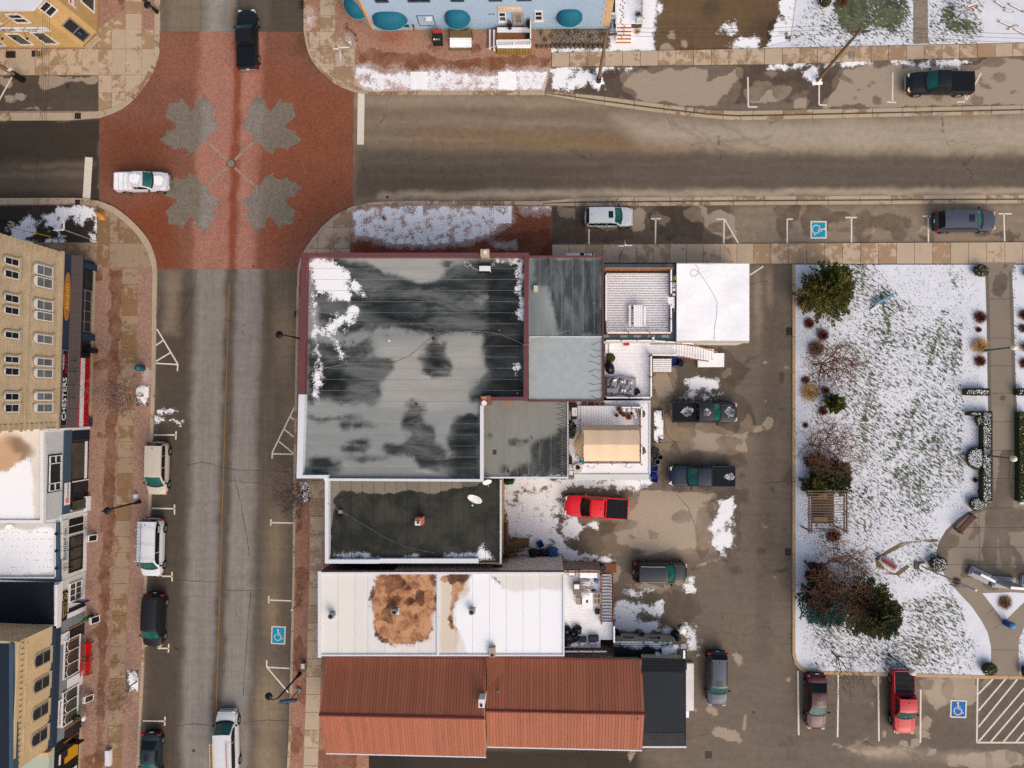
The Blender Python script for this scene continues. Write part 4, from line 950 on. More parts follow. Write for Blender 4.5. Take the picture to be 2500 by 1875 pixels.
# ---- corner building with the maroon parapet
z =7.3
B1 =thing('flat_roofed_building','large corner building with stained grey flat roof and maroon parapet','building',W(1000,900))
walls(B1,[(740,620),(1288,620),(1288,975),(1176,975),(1176,1172),(800,1172),(800,1163),(727,1163),(733,900)],0,z-.03,M['brick_red'])
kw =dict(wet=[('p',[(820,634),(909,645),(941,674),(970,675),(1048,690),(1083,671),(1112,648),(1135,637),(1280,640),(1280,972),(1172,972),(1168,930),(1190,905),(1180,850),(1176,815),(1060,815),(1037,806),(993,811),(961,797),(909,811),(840,813),(790,800),(755,660),(790,640)]),
 ('p',[(1045,838),(1085,838),(1088,870),(1103,895),(1100,915),(1060,922),(1030,910),(1022,875),(1040,865)]),('e',1060,825,8,14,0),
 ('p',[(752,830),(850,840),(900,825),(925,850),(900,870),(955,870),(958,900),(930,940),(931,965),(900,985),(830,985),(752,970)]),
 ('p',[(995,985),(1010,978),(1030,980),(1040,995),(1028,1015),(1035,1030),(1055,1045),(1062,1060),(1062,1080),(1085,1098),(1092,1110),(1100,1040),(1120,1015),(1150,1005),(1172,1010),(1172,1170),(1110,1170),(1090,1155),(1060,1150),(1030,1140),(1010,1115),(960,1110),(930,1098),(935,1082),(980,1082),(1000,1060),(978,1050),(985,1020)]),
 ('e',790,1138,44,26,0),('e',758,972,12,12,0),('e',1160,965,22,14,0),('e',838,1041,15,12,0),('e',880,1040,30,5,0),('e',870,1095,30,10,0),('e',880,1075,20,6,0),('e',900,1120,40,8,0),('e',800,1020,40,5,0),('e',1095,640,14,10,0)],
 dry=[('p',[(1136,722),(1150,712),(1186,715),(1189,725),(1172,750),(1160,742)]),('p',[(1052,1108),(1070,1120),(1100,1150),(1075,1150)]),('e',1060,1150,20,4,0)],
 snow=[('p',[(757,640),(775,634),(815,640),(828,652),(850,665),(846,690),(852,730),(838,735),(785,716),(765,700)]),('p',[(788,815),(800,780),(825,765),(850,775),(845,790),(810,812)]),('l',[(763,715),(770,790),(776,880)],.5),('e',775,930,8,24,0),('l',[(815,822),(830,850),(842,884)],.5),('e',860,765,10,22,20),('e',868,700,14,8,30),('l',[(1273,638),(1270,700),(1275,780)],5),('l',[(1205,640),(1265,638)],3),('e',1262,905,5,6,0)],
 layers=[([('p',[(850,627),(1110,627),(1080,670),(1040,690),(960,672)])],C(176,176,172),.8,10),([('p',[(930,830),(1175,820),(1185,905),(1168,970),(1060,1000),(930,990)])],C(174,172,166),.7,20),([('l',[(748,960),(748,1160)],8)],C(130,146,152),.7,6),([('p',[(1185,650),(1280,640),(1280,972),(1180,972),(1195,905),(1185,850)]),('p',[(1105,1040),(1125,1018),(1172,1012),(1172,1170),(1110,1165)]),('p',[(752,880),(830,900),(850,960),(820,975),(752,968)]),('e',960,1098,20,10,0),('e',1060,880,22,22,0),('e',960,760,60,26,0)],C(66,72,74),.9,14)])
M['roof_grey'] =m_sheetroof('grey_roof_membrane_main',.11,cloud=(.44,.56),wet_soft=8.0,wet_tint=(.82,.95,1.0),grime=.22,snow_amp=30,stretch=(.45,1.6,1),dry_col=C(178,178,174))
m =MB(); m.prism(ppoly([(742,622),(1285,622),(1285,972),(1174,972),(1174,1170),(800,1170),(800,1160),(730,1160),(736,900)],z),z-.03,z-.012); m.build('roof_deck',M['seam'],B1)
strips_h(B1,lambda y: 749-(y-627)*.012,lambda y: 1281 if y < 965 else 1173,628,1168,27.1,z,M['roof_grey'],C(146,150,149),**kw)
for nm,q,z1,mt in (('parapet',[(735,617),(1292,617),(1292,627),(735,627)],7.95,'maroon'),('parapet',[(735,627),(749,627),(743,963),(730,963)],7.95,'maroon'),
  ('parapet',[(1280,627),(1291,627),(1289,978),(1278,978)],7.95,'maroon'),('parapet',[(1197,969),(1278,969),(1278,978),(1197,978)],7.95,'maroon'),
  ('parapet',[(729,963),(744,963),(738,1160),(724,1160)],7.93,'white_cap'),('parapet',[(724,1160),(800,1160),(800,1168),(724,1168)],7.93,'white_cap'),
  ('parapet',[(791,1168),(1172,1170),(1172,1176),(791,1174)],7.6,'white_cap'),('parapet',[(1172,978),(1180,978),(1180,1176),(1172,1176)],7.6,'white_cap')):
 m =MB(); m.prism(ppoly(q,z1),z-.5,z1); m.build(nm,M[mt],B1)
for x,y in ((880,802),(919,802),(949,801),(841,838),(862,838),(1219,805),(1263,960)): pipe(B1,x,y,z,.07,.28)
for x,y in ((1058,827),(1055,806),(1016,987)): pipe(B1,x,y,z,.1,.12,'iron','roof_drain')
m =MB(); m.tube([W(945,822,z+.05),W(950,832,z+.5)],.07,8); m.build('vent_elbow',M['white'],B1)
for q,h in (((1173,608,1194,625),1.1),):
 m =MB(); m.prism(prect(*q,8.4),z,8.4); m.build('chimney_box',simple('tan_chimney',C(196,176,150),.8),B1)
 m =MB(); m.cyl(W(1184,615,8.5),.14,8.4,8.55,12); m.build('chimney_cap',M['white'],B1)
ac =thing('air_conditioner','white rooftop air conditioner box standing inside the maroon parapet','air conditioner',W(1183,655,z))
pbox('casing',(1170,649,1197,661),z+.02,z+.75,M['white'],ac,.02); pbox('fan_side',(1171,661.3,1196,664),z+.1,z+.6,M['black'],ac); pbox('bracket',(1170,645,1173,668),z+.005,z+.1,M['black'],ac); pbox('bracket',(1194,645,1197,668),z+.005,z+.1,M['black'],ac)
ch =thing('chimney','red brick chimney with white pot at the inner roof corner','chimney',W(1182,978,z))
pbox('shaft',(1172,966,1197,990),z-2,z+1.2,M['brick_red'],ch); m =MB(); m.cyl(W(1182,984,z+1.4),.22,z+1.2,z+1.5,14); m.build('pot',M['white'],ch); pbox('flue',(1176,968,1187,976),z+1.2,z+1.35,simple('tan_flue',C(190,150,110)),ch)
CB =simple('tan_cable',C(164,142,118),.7)
cab =[(742,905),(770,900),(800,897),(850,887),(900,888),(955,888),(1000,870),(1035,840),(1055,824),(1100,812),(1160,808),(1220,815),(1260,832),(1278,842),(1290,840),(1310,828),(1340,822),(1390,806)]
tag(wire([W(x,y,z+.03+(.75 if 1270<x<1292 else 0)) for x,y in cab],.018,'roof_cable',CB),'thin tan cable snaking across the grey flat roofs','cable')
lp =[(1168,660),(1155,655),(1145,642),(1135,637),(1132,645),(1140,652),(1150,645)]
tag(wire([W(x,y,z+.03) for x,y in lp],.018,'coiled_cable',M['white']),'white looped cable beside the rooftop air conditioner','cable')
# ---- rear wing
z =6.9
B2 =thing('rear_wing','grey roofed rear wing joined to the maroon parapet building','building',W(1380,800))
walls(B2,[(1291,628),(1473,628),(1470,980),(1291,980)],0,z-.03,M['brick_red'])
m =MB(); m.prism(prect(1291,628,1472,978,z),z-.03,z-.012); m.build('roof_deck',M['seam'],B2)
kw =dict(wet=[('p',[(1306,632),(1473,632),(1473,822),(1360,822),(1358,800),(1348,740),(1335,705),(1306,700)]),('p',[(1325,980),(1350,962),(1390,958),(1440,966),(1473,955),(1473,982),(1325,982)]),('e',1455,865,26,28,0),('e',1380,895,40,12,0)],layers=[([('p',[(1291,823),(1473,823),(1473,978),(1291,978)])],C(126,133,131),.8,10),([('p',[(1291,628),(1310,628),(1308,820),(1291,820)])],C(120,134,138),.8,6),([('e',1390,720,50,70,0)],C(206,212,214),.5,40)])
strips_v(B2,1292,1473,629,821,26.5,z,M['roof_grey_v'],C(132,140,142),**kw)
strips_v(B2,1292,1471,823,978,26.5,z-.02,M['roof_grey_v'],C(108,116,114),**kw)
for q in ((1291,624,1475,629),(1470.5,629,1474,980),(1291,977,1471,981)): pbox('roof_edge',q,z-.3,z+.12,M['maroon'],B2)
pbox('roof_step',(1292,821,1472,823),z-.03,z+.05,M['white_cap'],B2); pbox('vent_box',(1303,697,1313,711),z,z+.35,simple('cream_vent',C(214,206,186)),B2)
pipe(B2,1449,739,z,.09,.1,'grey_metal')
HC =M['black']
for i in range(9):
 y =838+i*16.5; x0 =1440+random.uniform(-4,6)
 wire([W(1471,y,z+.06),W(1462,y+random.uniform(-6,6),z+.03),W(1452,y+random.uniform(-5,5),z+.03),W(x0,y+random.uniform(-6,6),z+.03)],.012,'heating_cable',HC,B2)
# ---- lower middle roof
z =6.3
B3 =thing('middle_wing','low grey roofed wing strung with coloured lights at its edge','building',W(1280,1070))
walls(B3,[(1181,979),(1387,979),(1386,1166),(1181,1166)],0,z-.03,M['brick_buff'])
m =MB(); m.prism(prect(1181,979,1387,1165,z),z-.03,z-.012); m.build('roof_deck',M['seam'],B3)
strips_v(B3,1182,1386,980,1164,27.2,z,M['roof_grey_v'],C(138,139,133),wet=[('p',[(1388,1045),(1370,1050),(1340,1070),(1310,1078),(1290,1090),(1290,1125),(1262,1145),(1240,1168),(1388,1168)]),('e',1254,1077,8,8,0),('e',1268,1076,4,5,0),('e',1284,1079,10,7,0),('e',1231,1146,9,9,0),('e',1192,1063,5,5,0),('e',1254,1077,8,8,0)],snow=[('l',[(1275,1164),(1386,1162)],2)],layers=[([('l',[(1238,980),(1250,992)],4)],C(176,128,70),.8,4)])
pbox('roof_edge',(1181,1164,1388,1168),z-.3,z+.1,M['white_cap'],B3); pbox('roof_edge',(1385,980,1388,1164),z-.3,z+.1,M['white_cap'],B3)
pipe(B3,1299,1070,z,.09,.12); pipe(B3,1241,1152,z,.1,.12,'iron','roof_drain'); pbox('roof_patch',(1203,1098,1212,1110),z+.005,z+.01,M['iron'],B3)
for i in range(14):
 y =985+i*13; wire([W(1385,y,z+.1),W(1372,y-3,z+.03),W(1360,y+random.uniform(-3,3),z+.03),W(1372,y+4,z+.03),W(1385,y+8,z+.1)],.012,'heating_cable',HC,B3)
LITE =[simple('bulb_'+n,C(*c),.3) for n,c in (('red',(210,40,40)),('blue',(40,70,220)),('green',(40,160,90)),('warm',(240,200,120)))]
def bulbs(a,b,n,z,parent,r=.035):
 for k in range(4):
  m =MB()
  for i in range(k,n,4):
   p =lerp2(a,b,i/(n-1)); m.ball(W(p[0],p[1],z),r,r,r,6,4)
  m.build('light_string',LITE[k],parent)
bulbs((1387.5,982),(1387.5,1164),40,z+.13,B3)
# ---- dark roof
z =6.0
B4 =thing('dark_roofed_building','building with black damp flat roof and white parapet beside the sidewalk','building',W(1010,1275))
walls(B4,[(797,1172),(1222,1172),(1222,1376),(797,1376)],0,z-.03,M['brick_buff'])
m =MB(); m.prism(prect(797,1172,1223,1374,z),z-.03,z-.012); m.build('roof_deck',M['dark_trim'],B4)
strips_v(B4,803,1222,1174,1370,27.3,z,M['roof_dark'],C(132,126,112),wet=[('p',[(812,1260),(818,1215),(832,1196),(850,1196),(900,1204),(1000,1200),(1060,1202),(1110,1190),(1150,1188),(1222,1165),(1240,1165),(1240,1390),(804,1390)])],
   snow=[('l',[(840,1356),(900,1356)],4),('l',[(815,1358),(920,1361)],1.5),('l',[(990,1360),(1020,1358)],2),('l',[(1090,1358),(1180,1358)],3),('p',[(1176,1330),(1185,1345),(1205,1368),(1170,1366),(1165,1350)])],layers=[([('p',[(803,1174),(812,1174),(812,1370),(803,1370)])],C(108,116,112),.9,4)])
for q,z1 in (((793,1172,802,1376),6.6),((802,1366,926,1376),6.5),((926,1364,1168,1375),6.4)): pbox('parapet',q,z-.4,z1,M['white_cap'],B4)
pbox('roof_edge',(1220,1172,1224,1376),z-.3,z+.12,M['white_cap'],B4); bulbs((1221,1175),(1220.5,1374),44,z+.15,B4)
chm =thing('chimney','small orange brick chimney on the black flat roof','chimney',W(1021,1272,z))
pbox('shaft',(1013,1265,1031,1283),z,z+1.1,m_brickwall('orange_brick',C(196,96,52),C(176,84,46),C(190,170,150),axis='xy'),chm); pbox('cap',(1013,1272,1026,1283),z+1.1,z+1.16,M['white_cap'],chm); pbox('flue',(1018,1274,1023,1279),z+1.16,z+1.3,M['black'],chm)
pipe(B4,825,1264,z,.22,.45,'dark_trim','vent_stack'); pbox('vent_box',(826,1246,835,1254),z,z+.3,M['grey_metal'],B4); pipe(B4,972,1331,z,.1,.1,'iron','roof_drain'); pipe(B4,832,1220,z,.06,.08)
def dish(x,y,z,s,label,az=200):
 d =thing('satellite_dish',label,'satellite dish',W(x,y,z))
 c =W(x,y,z+.9*s); m =MB(); m.tube([W(x,y,z),c],.03*s,8); m.tube([W(x,y,z)+Vector((0,.5*s,0)),W(x,y,z+.5*s)],.02*s,6); m.build('mast',M['grey_metal'],d)
 ax =Vector((math.sin(R(az))*.75,math.cos(R(az))*.75,.66)).normalized(); u =ax.cross(Vector((0,0,1))).normalized(); v =u.cross(ax)
 rows =[]
 for j in range(7):
  rr =.42*s*j/6; rows.append([c+u*rr*1.15*math.cos(a)+v*rr*math.sin(a)+ax*(rr*rr*.55/s) for a in np.linspace(0,2*math.pi,21)])
 m =MB(); m.grid(rows); o =m.build('reflector',M['white'],d,smooth=60)
 sol =o.modifiers.new('solid','SOLIDIFY'); sol.thickness =.02
 m =MB(); tip =c+ax*.5*s-v*.1*s; m.tube([c-v*.4*s,tip],.018*s,6); m.build('arm',M['grey_metal'],d); m =MB(); m.ball(tip,.06*s,.06*s,.08*s,8,5); m.build('receiver',M['white'],d)
dish(1160,1216,z,1.35,'large white satellite dish on the black flat roof'); dish(1189,1176,z,.8,'small white satellite dish at the meeting of two roof edges',160)
tag(wire([W(800,1230,6.65),W(850,1258,z+.05),W(940,1312,z+.04),W(990,1335,z+.04),W(1060,1350,z+.04)],.015,'roof_cable',M['grey_metal']),'pale cable lying diagonally over the black roof','cable')
# ---- white membrane roof
z =6.5
B5 =thing('white_roofed_building','long building with white membrane roof and a big rusty brown puddle stain','building',W(1070,1500))
M['siding_white'] =simple('white_wall',C(216,216,214),.7,.08); M['taupe'] =simple('taupe_wall',C(160,142,128),.75,.08); M['navy_metal'] =simple('navy_sheet_metal',C(44,58,80),.4,.2)
walls(B5,[(780,1396),(1376,1396),(1376,1602),(780,1602)],0,z-.05,M['siding_white'])
M['membrane'] =m_sheetroof('white_membrane',.26,(.9,.62,.55),grime=.06,dry_ramp=[(.36,C(84,52,40)),(.46,C(166,108,70)),(.56,C(206,152,108)),(.7,C(196,160,124))],wet_amp=14,snow_amp=8,rough=.5)
kw5 =dict(dry=[('p',[(916,1403),(1060,1401),(1062,1440),(1055,1540),(1042,1562),(990,1580),(950,1574),(916,1545),(906,1490)]),('l',[(1080,1412),(1130,1410),(1112,1450),(1103,1490),(1110,1535),(1130,1566)],6)],
  wet=[('p',[(924,1402),(962,1404),(984,1420),(976,1442),(956,1448),(946,1466),(936,1440)]),('e',960,1464,17,11,0),('e',946,1502,13,20,0),('e',972,1546,9,5,0),('e',1000,1466,7,6,0),('l',[(916,1404),(910,1440),(907,1480),(908,1510),(918,1545),(950,1572),(990,1578),(1040,1562),(1056,1535),(1062,1440),(1058,1404)],3.2),('l',[(1058,1412),(1062,1440)],3),('l',[(1052,1545),(1040,1562),(1000,1580)],2),('e',1180,1445,10,12,0),('l',[(1098,1500),(1112,1545),(1128,1568)],3),('e',1150,1500,16,16,0),('l',[(1196,1412),(1225,1440)],4),('l',[(1100,1412),(1150,1408)],6),('e',1025,1452,9,6,0),('e',995,1440,4,4,0),('e',1030,1470,5,4,0),('e',1012,1500,4,6,0)],
  layers=[([('p',[(1072,1402),(1150,1402),(1140,1440),(1108,1470),(1120,1560),(1110,1590),(1072,1590)])],C(222,206,186),.9,8),([('p',[(920,1405),(1060,1405),(1060,1440),(1050,1560),(960,1575),(915,1540),(910,1480)])],C(206,160,118),.9,8),([('l',[(908,1405),(900,1500),(910,1580)],10)],C(240,240,244),.8,8)],
  snow=[('p',[(1146,1404),(1180,1400),(1195,1408),(1240,1446),(1376,1440),(1376,1600),(1150,1600),(1130,1560),(1110,1520),(1108,1490),(1138,1450)])])
for i,(x0,x1) in enumerate(((784,825),(825,866),(866,898),(898,940),(940,981),(981,1022),(1022,1066),(1072,1113),(1113,1154),(1154,1195),(1195,1236),(1236,1277),(1277,1318),(1318,1374))):
 grid_sheet('roof_sheet',(x0+.25,1402,x1-.25,1598),z+(i%2)*.003,4,M['membrane'],B5,C(236,233,228),**kw5)
m =MB(); m.prism(prect(777,1394,1378,1605,z-.02),z-.05,z-.012); m.build('roof_deck',M['grey_metal'],B5)
for q,z1,mt in (((776,1395,784,1606),z+.16,'white_cap'),((784,1397,1377,1402),z+.14,'white_cap'),((784,1394,1378,1397),z+.06,'maroon'),((784,1598,1377,1602),z+.1,'white_cap'),((784,1602,1378,1605),z+.05,'maroon'),((1374,1402,1378,1602),z+.12,'white_cap'),((1066,1402,1072,1598),z+.12,'white_cap')): pbox('roof_edge',q,z-.25,z1,M[mt],B5)
for x,y in ((807,1505),(962,1495),(1151,1495)):
 pbox('vent_base',(x-2,y-10,x+12,y+6),z,z+.08,M['white_cap'],B5); pipe(B5,x,y,z,.26,.7,'grey_metal','roof_vent')
pbox('chimney_stub',(1194,1582,1209,1605),z-.5,z+.5,simple('stone_stub',C(176,160,140)),B5); pbox('chimney_hole',(1198,1596,1205,1603),z+.5,z+.51,M['black'],B5)
# its north wall: navy sheet metal, taupe lower band, small vent
def nwall(x0,x1,y0,y1,zz0,zz1,mat,name,d=.03,yb=1355.5):
 a =W(x0,1396,z); b =W(x1,1396,z); m =MB(); m.box(a.x,b.x,a.y,a.y+d,zz0,zz1); return m.build(name,mat,B5)
nwall(784,1082,0,0,1.2,6.2,M['navy_metal'],'metal_cladding',.06); nwall(784,1082,0,0,4.0,4.1,M['black'],'cladding_seam',.08)
nwall(1082,1376,0,0,.1,3.2,M['taupe'],'lower_cladding',.05); nwall(1200,1222,0,0,4.3,4.9,M['black'],'vent_grille',.06)
nwall(1252,1254,0,0,3.3,3.8,M['white'],'outlet',.1); nwall(1264,1266,0,0,3.3,3.8,M['white'],'outlet',.1)
# ---- red metal gables
M['red_roof'] =m_wood('red_metal_roof',C(162,94,66),(.5,.25,.25),.16)
M['red_trim'] =simple('dark_red_trim',C(120,56,48),.5,.1)
M['cream_wall'] =m_brickwall('cream_siding',C(206,192,162),C(200,186,156),C(160,146,120),w=6,h=.13,axis='xz',msize=.006,bumpy=.6)
def gable(T,xw,xe,yn,yr,ys,he,hr,pitch_px):
 """panels of standing-seam metal, one object per panel, north and south slope"""
 A,B =W(xw,yn,he),W(xe,yn,he); N_,S_ =A.y,W(xw,ys,he).y; Rr =W(xw,yr,hr).y
 x0,x1 =A.x,B.x; n =int(round((x1-x0)/(pitch_px*MPP*.93)))
 for side,ye in (('n',N_),('s',S_)):
  me =None
  for i in range(n):
   a =x0+(x1-x0)*i/n; w =(x1-x0)/n
   if me is None:
    m =MB(); v =[]
    t =.03
    m.add([(0,ye,he),(w,ye,he),(w,Rr,hr),(0,Rr,hr),(0,ye,he+t),(w-.015,ye,he+t),(w-.015,Rr,hr+t),(0,Rr,hr+t),(0,ye,he+t+.035),(.05,ye,he+t+.035),(.05,Rr,hr+t+.035),(0,Rr,hr+t+.035),(.05,ye,he+t),(.05,Rr,hr+t)],
                      [(12,5,6,13),(8,9,10,11),(9,12,13,10),(0,3,11,8),(5,1,2,6),(0,1,5,12,9,8)] if ye < Rr else [(13,6,5,12),(11,10,9,8),(10,13,12,9),(8,11,3,0),(6,2,1,5),(8,9,12,5,1,0)])
    o_ =_org(T); m.v =[(p[0]+a,p[1],p[2]) for p in m.v]
    o =m.build('roof_panel',M['red_roof'],T); me =o.data; xa =a
   else:
    o =bpy.data.objects.new('roof_panel',me); COL.objects.link(o); o.parent =T; o.location =(a-xa,0,0)
 m =MB(); m.add([(x0-.05,Rr-.14,hr+.03),(x1+.05,Rr-.14,hr+.03),(x1+.05,Rr,hr+.12),(x0-.05,Rr,hr+.12),(x1+.05,Rr+.14,hr+.03),(x0-.05,Rr+.14,hr+.03)],[(0,1,2,3),(3,2,4,5)]); m.build('ridge_cap',M['red_trim'],T)
 m =MB(); m.box(x0,x1,S_-.12,S_-.02,he-.12,he+.01); m.build('gutter',M['white_cap'],T); m =MB(); m.box(x0,x1,N_+.02,N_+.12,he-.12,he+.01); m.build('gutter',M['red_trim'],T)
 m =MB(); ins =.35
 m.add([(x0+ins,S_+ins,0),(x1-.02,S_+ins,0),(x1-.02,N_-ins,0),(x0+ins,N_-ins,0),(x0+ins,S_+ins,he),(x1-.02,S_+ins,he),(x1-.02,N_-ins,he),(x0+ins,N_-ins,he),(x0+ins,Rr,hr-.05),(x1-.02,Rr,hr-.05)],
          [(0,1,5,4),(2,3,7,6),(3,0,4,8,7),(1,2,6,9,5),(4,5,9,8),(7,8,9,6)]); m.build('wall',M['cream_wall'],T)
 return x0,x1,N_,S_,Rr
B6 =thing('red_roofed_house','shop with red ribbed metal gable roof facing the street','building',W(985,1720))
gable(B6,798,1187,1603,1745,1838,5.0,6.9,7.4)
B7 =thing('red_roofed_annex','longer red metal gabled rear house joined to a black roof','building',W(1380,1710))
gable(B7,1190,1567,1606,1735,1822,4.6,6.0,7.4)
m =MB(); m.add([W(1187,1606,5.3),W(1228,1606,5.3),W(1230,1640,5.7),W(1190,1678,6.2)],[(3,2,1,0)]); m.build('valley_roof',M['red_roof'],B7)
pbox('chimney',(1168,1708,1183,1728),5.5,7.4,M['white'],B6); m =MB(); m.cyl(W(1175,1722,7.4),.12,7.4,7.5,12); m.build('flue',M['black'],B6)
pipe(B7,1216,1689,5.35,.1,.3); m =MB(); m.tube([W(1557,1750,5.7),W(1558,1757,6.0)],.05,6); m.build('vent_pipe',M['black'],B7)
B8 =thing('black_roofed_extension','small extension with black shingle roof behind the red gables','building',W(1620,1715))
SH =m_brickwall('black_shingles',C(34,38,44),C(26,29,34),C(14,15,18),w=.35,h=.16,axis='xy',var=.35)
walls(B8,[(1570,1612),(1668,1612),(1668,1815),(1570,1815)],0,4.4,M['cream_wall'])
m =MB(); Pq =lambda x,y,zz: tuple(W(x,y,zz))
m.add([Pq(1567,1606,4.5),Pq(1675,1608,4.5),Pq(1675,1822,4.5),Pq(1567,1822,4.5),Pq(1567,1640,5.0),Pq(1668,1642,5.0),Pq(1668,1790,5.0),Pq(1567,1790,5.0)],[(3,2,6,7),(1,0,4,5),(2,1,5,6),(7,6,5,4)]); o =m.build('roof',m_sheetroof('black_flat_roof',.5,grime=.3),B8)
put_fields(o.data,np.array([[1600.,1700.]]*8),C(36,42,50))
for (y0,z0_,y1,z1_) in ((1822,4.5,1790,5.0),(1608,4.5,1641,5.0)):
 for k in range(5):
  t0,t1 =k/5,(k+1)/5; ya,yb =y0+(y1-y0)*t0,y0+(y1-y0)*t1; za,zb =z0_+(z1_-z0_)*t0,z0_+(z1_-z0_)*t1
  m =MB(); m.add([Pq(1568,ya,za+.04),Pq(1675-1.2*k,ya,za+.04),Pq(1674-1.2*k,yb,zb+.025),Pq(1568,yb,zb+.025)],[(0,1,2,3)]); m.build('shingle_course',SH,B8)
pbox('gutter',(1563,1822,1676,1826),4.3,4.46,M['white_cap'],B8); pbox('fascia',(1563,1780,1567,1822),4.3,4.6,M['white_cap'],B8)
st =thing('doorstep','snow speckled concrete step along the black roofed extension','step',W(1683,1670))
pbox('slab',(1671,1620,1694,1735),0,.35,m_sheetroof('speckled_step',grime=.3),st); put_fields(st.children[0].data,np.array([[1600.,1600.]]*8),C(226,226,232))
pbox('lower_step',(1671,1736,1682,1752),0,.18,M['snow'],st)
# ---- low cream annex with dark shed roof
B9 =thing('cream_annex','low cream sided annex with dark shingle lean-to roof dusted with snow','building',W(1585,1590))
walls(B9,[(1499,1568),(1655,1573),(1655,1606),(1499,1606)],0,2.6,M['cream_wall'])
MS =m_sheetroof('snowy_shingles',.5,grime=.4,snow_amp=18)
o =grid_sheet('roof',(1499,1566,1640,1604),2.9,3,MS,B9,C(36,40,50),snow=[('l',[(1500,1568),(1640,1574)],7)]); o2 =grid_sheet('roof',(1615,1573,1662,1602),3.0,3,MS,B9,C(38,44,54),snow=[('p',[(1616,1574),(1662,1574),(1645,1592),(1616,1600)])])
for k in range(6):
 pbox('shingle_course',(1499,1570+k*5.6,1614,1570.8+k*5.6),2.9,2.93,M['black'],B9)
nw_ =lambda x0,x1,z0,z1,d,mt,nm,par=B9: MB().box(W(x0,1570,2.6).x,W(x1,1570,2.6).x,W(1577,1570,2.6).y,W(1577,1570,2.6).y+d,z0,z1).build(nm,M[mt],par)
for x0,x1 in ((1522,1556),(1586,1620)):
 f =nw_(x0,x1,.9,1.9,.08,'white','window'); nw_(x0+2,x1-2,1.0,1.8,.1,'glass','pane');
pbox('flue_box',(1601,1600,1614,1608),2.9,3.6,M['white_cap'],B9); pbox('flue_cap',(1602,1595,1609,1598),3.0,3.4,M['white'],B9)
B10 =thing('lean_to','narrow black lean-to shed with snow at its eaves beside the annex','shed',W(1667,1600))
walls(B10,[(1656,1580),(1676,1580),(1676,1634),(1668,1634)],0,2.2,M['cream_wall']); pbox('roof',(1656,1584,1677,1636),2.2,2.35,M['dark_trim'],B10); pbox('snow_strip',(1668,1588,1673,1632),2.35,2.37,M['snow'],B10); pbox('hood',(1662,1572,1676,1584),2.2,2.6,M['grey_metal'],B10)
# ================================================================== decks behind the block
M['brown_wood'] =m_wood('brown_wood',C(140,84,48)); M['tan_wood'] =m_wood('tan_wood',C(186,124,68)); M['grey_wood'] =m_wood('grey_wood',C(140,124,104)); M['dark_wood'] =m_wood('dark_wood',C(84,62,46))
M['snow_board'] =m_snow('snowy_board',(.78,.78,.82),.3)
def rail(a,b,z,h,parent,mat,n=14,cap='snow_board',posts=2,name='railing'):
 A,B =W(a[0],a[1],z),W(b[0],b[1],z); t =(B-A).normalized(); s_ =t.cross(Vector((0,0,1))); L =(B-A).length
 up =Vector((0,0,h))
 m =MB(); m.obox((A+B)/2+up,t*L/2,s_*.06,Vector((0,0,.025))); o =m.build(name,M[cap],parent)
 m =MB(); m.obox((A+B)/2+up*.92,t*L/2,s_*.03,Vector((0,0,.04))); m.obox((A+B)/2+up*.12,t*L/2,s_*.03,Vector((0,0,.04)))
 for i in range(n):
  p =A+(B-A)*((i+.5)/n); m.obox(p+up*.5,t*.022,s_*.02,up*.42)
 m.build('balusters',M[mat],o)
 for i in range(posts):
  p =A+(B-A)*(i/(posts-1)); m =MB(); m.obox(p+up*.52,t*.05,s_*.05,up*.52); m.build('post',M[mat],o)
 return o
def boards(rect,z,n,mat,parent,horiz=True,gap=.16,th=.03):
 x0,y0,x1,y1 =rect
 for i in range(n):
  if horiz: r_ =(x0,y0+(y1-y0)*(i+gap/2)/n,x1,y0+(y1-y0)*(i+1-gap/2)/n)
  else: r_ =(x0+(x1-x0)*(i+gap/2)/n,y0,x0+(x1-x0)*(i+1-gap/2)/n,y1)
  pbox('board',r_,z-th,z+random.uniform(0,.006),mat,parent)
# shop wing below the patio
D1 =thing('patio_building','low building with railed rooftop patio and blue grey roof edges','building',W(1560,740))
walls(D1,[(1474,644),(1651,644),(1651,836),(1474,836)],0,3.6,M['siding_white'])
grid_sheet('roof',(1473,643,1653,836),3.65,8,m_sheetroof('bluegrey_roof',.5,grime=.2),D1,C(96,110,120))
pbox('roof_edge',(1473,641,1653,644),3.4,3.75,M['dark_trim'],D1); pbox('ledge',(1473,833,1652,837),3.3,3.72,M['siding_white'],D1)
for x in (1478,1523,1555,1590,1624): pbox('paver',(x-9,817,x+9,824),3.66,3.72,simple('green_paver%d' % x,C(150,176,150)),D1)
pbox('vent',(1592,823,1598,829),3.66,4.0,M['white'],D1)
P1 =thing('patio_deck','snow covered rooftop patio deck of brown boards with railing','deck',W(1555,740,3.66))
pbox('frame',(1478,664,1636,818),3.68,3.92,M['dark_wood'],P1)
boards((1480,667,1633,816),3.98,36,M['snow_board'],P1,gap=.34)
rail((1477,660),(1637,660),3.95,1.0,P1,'tan_wood',34,'tan_wood',5); rail((1634,662),(1634,722),3.95,.95,P1,'brown_wood',12,posts=3); rail((1634,748),(1634,815),3.95,.95,P1,'brown_wood',14,posts=3)
rail((1480,815),(1634,815),3.95,.95,P1,'brown_wood',30,posts=4); rail((1479,672),(1479,784),3.95,.3,P1,'brown_wood',8,posts=2)
pbox('gate_step',(1631,725,1647,752),3.7,3.95,M['snow_board'],P1)
tb =thing('picnic_table','snow topped picnic table with two benches on the rooftop patio','picnic table',W(1556,772,3.98))
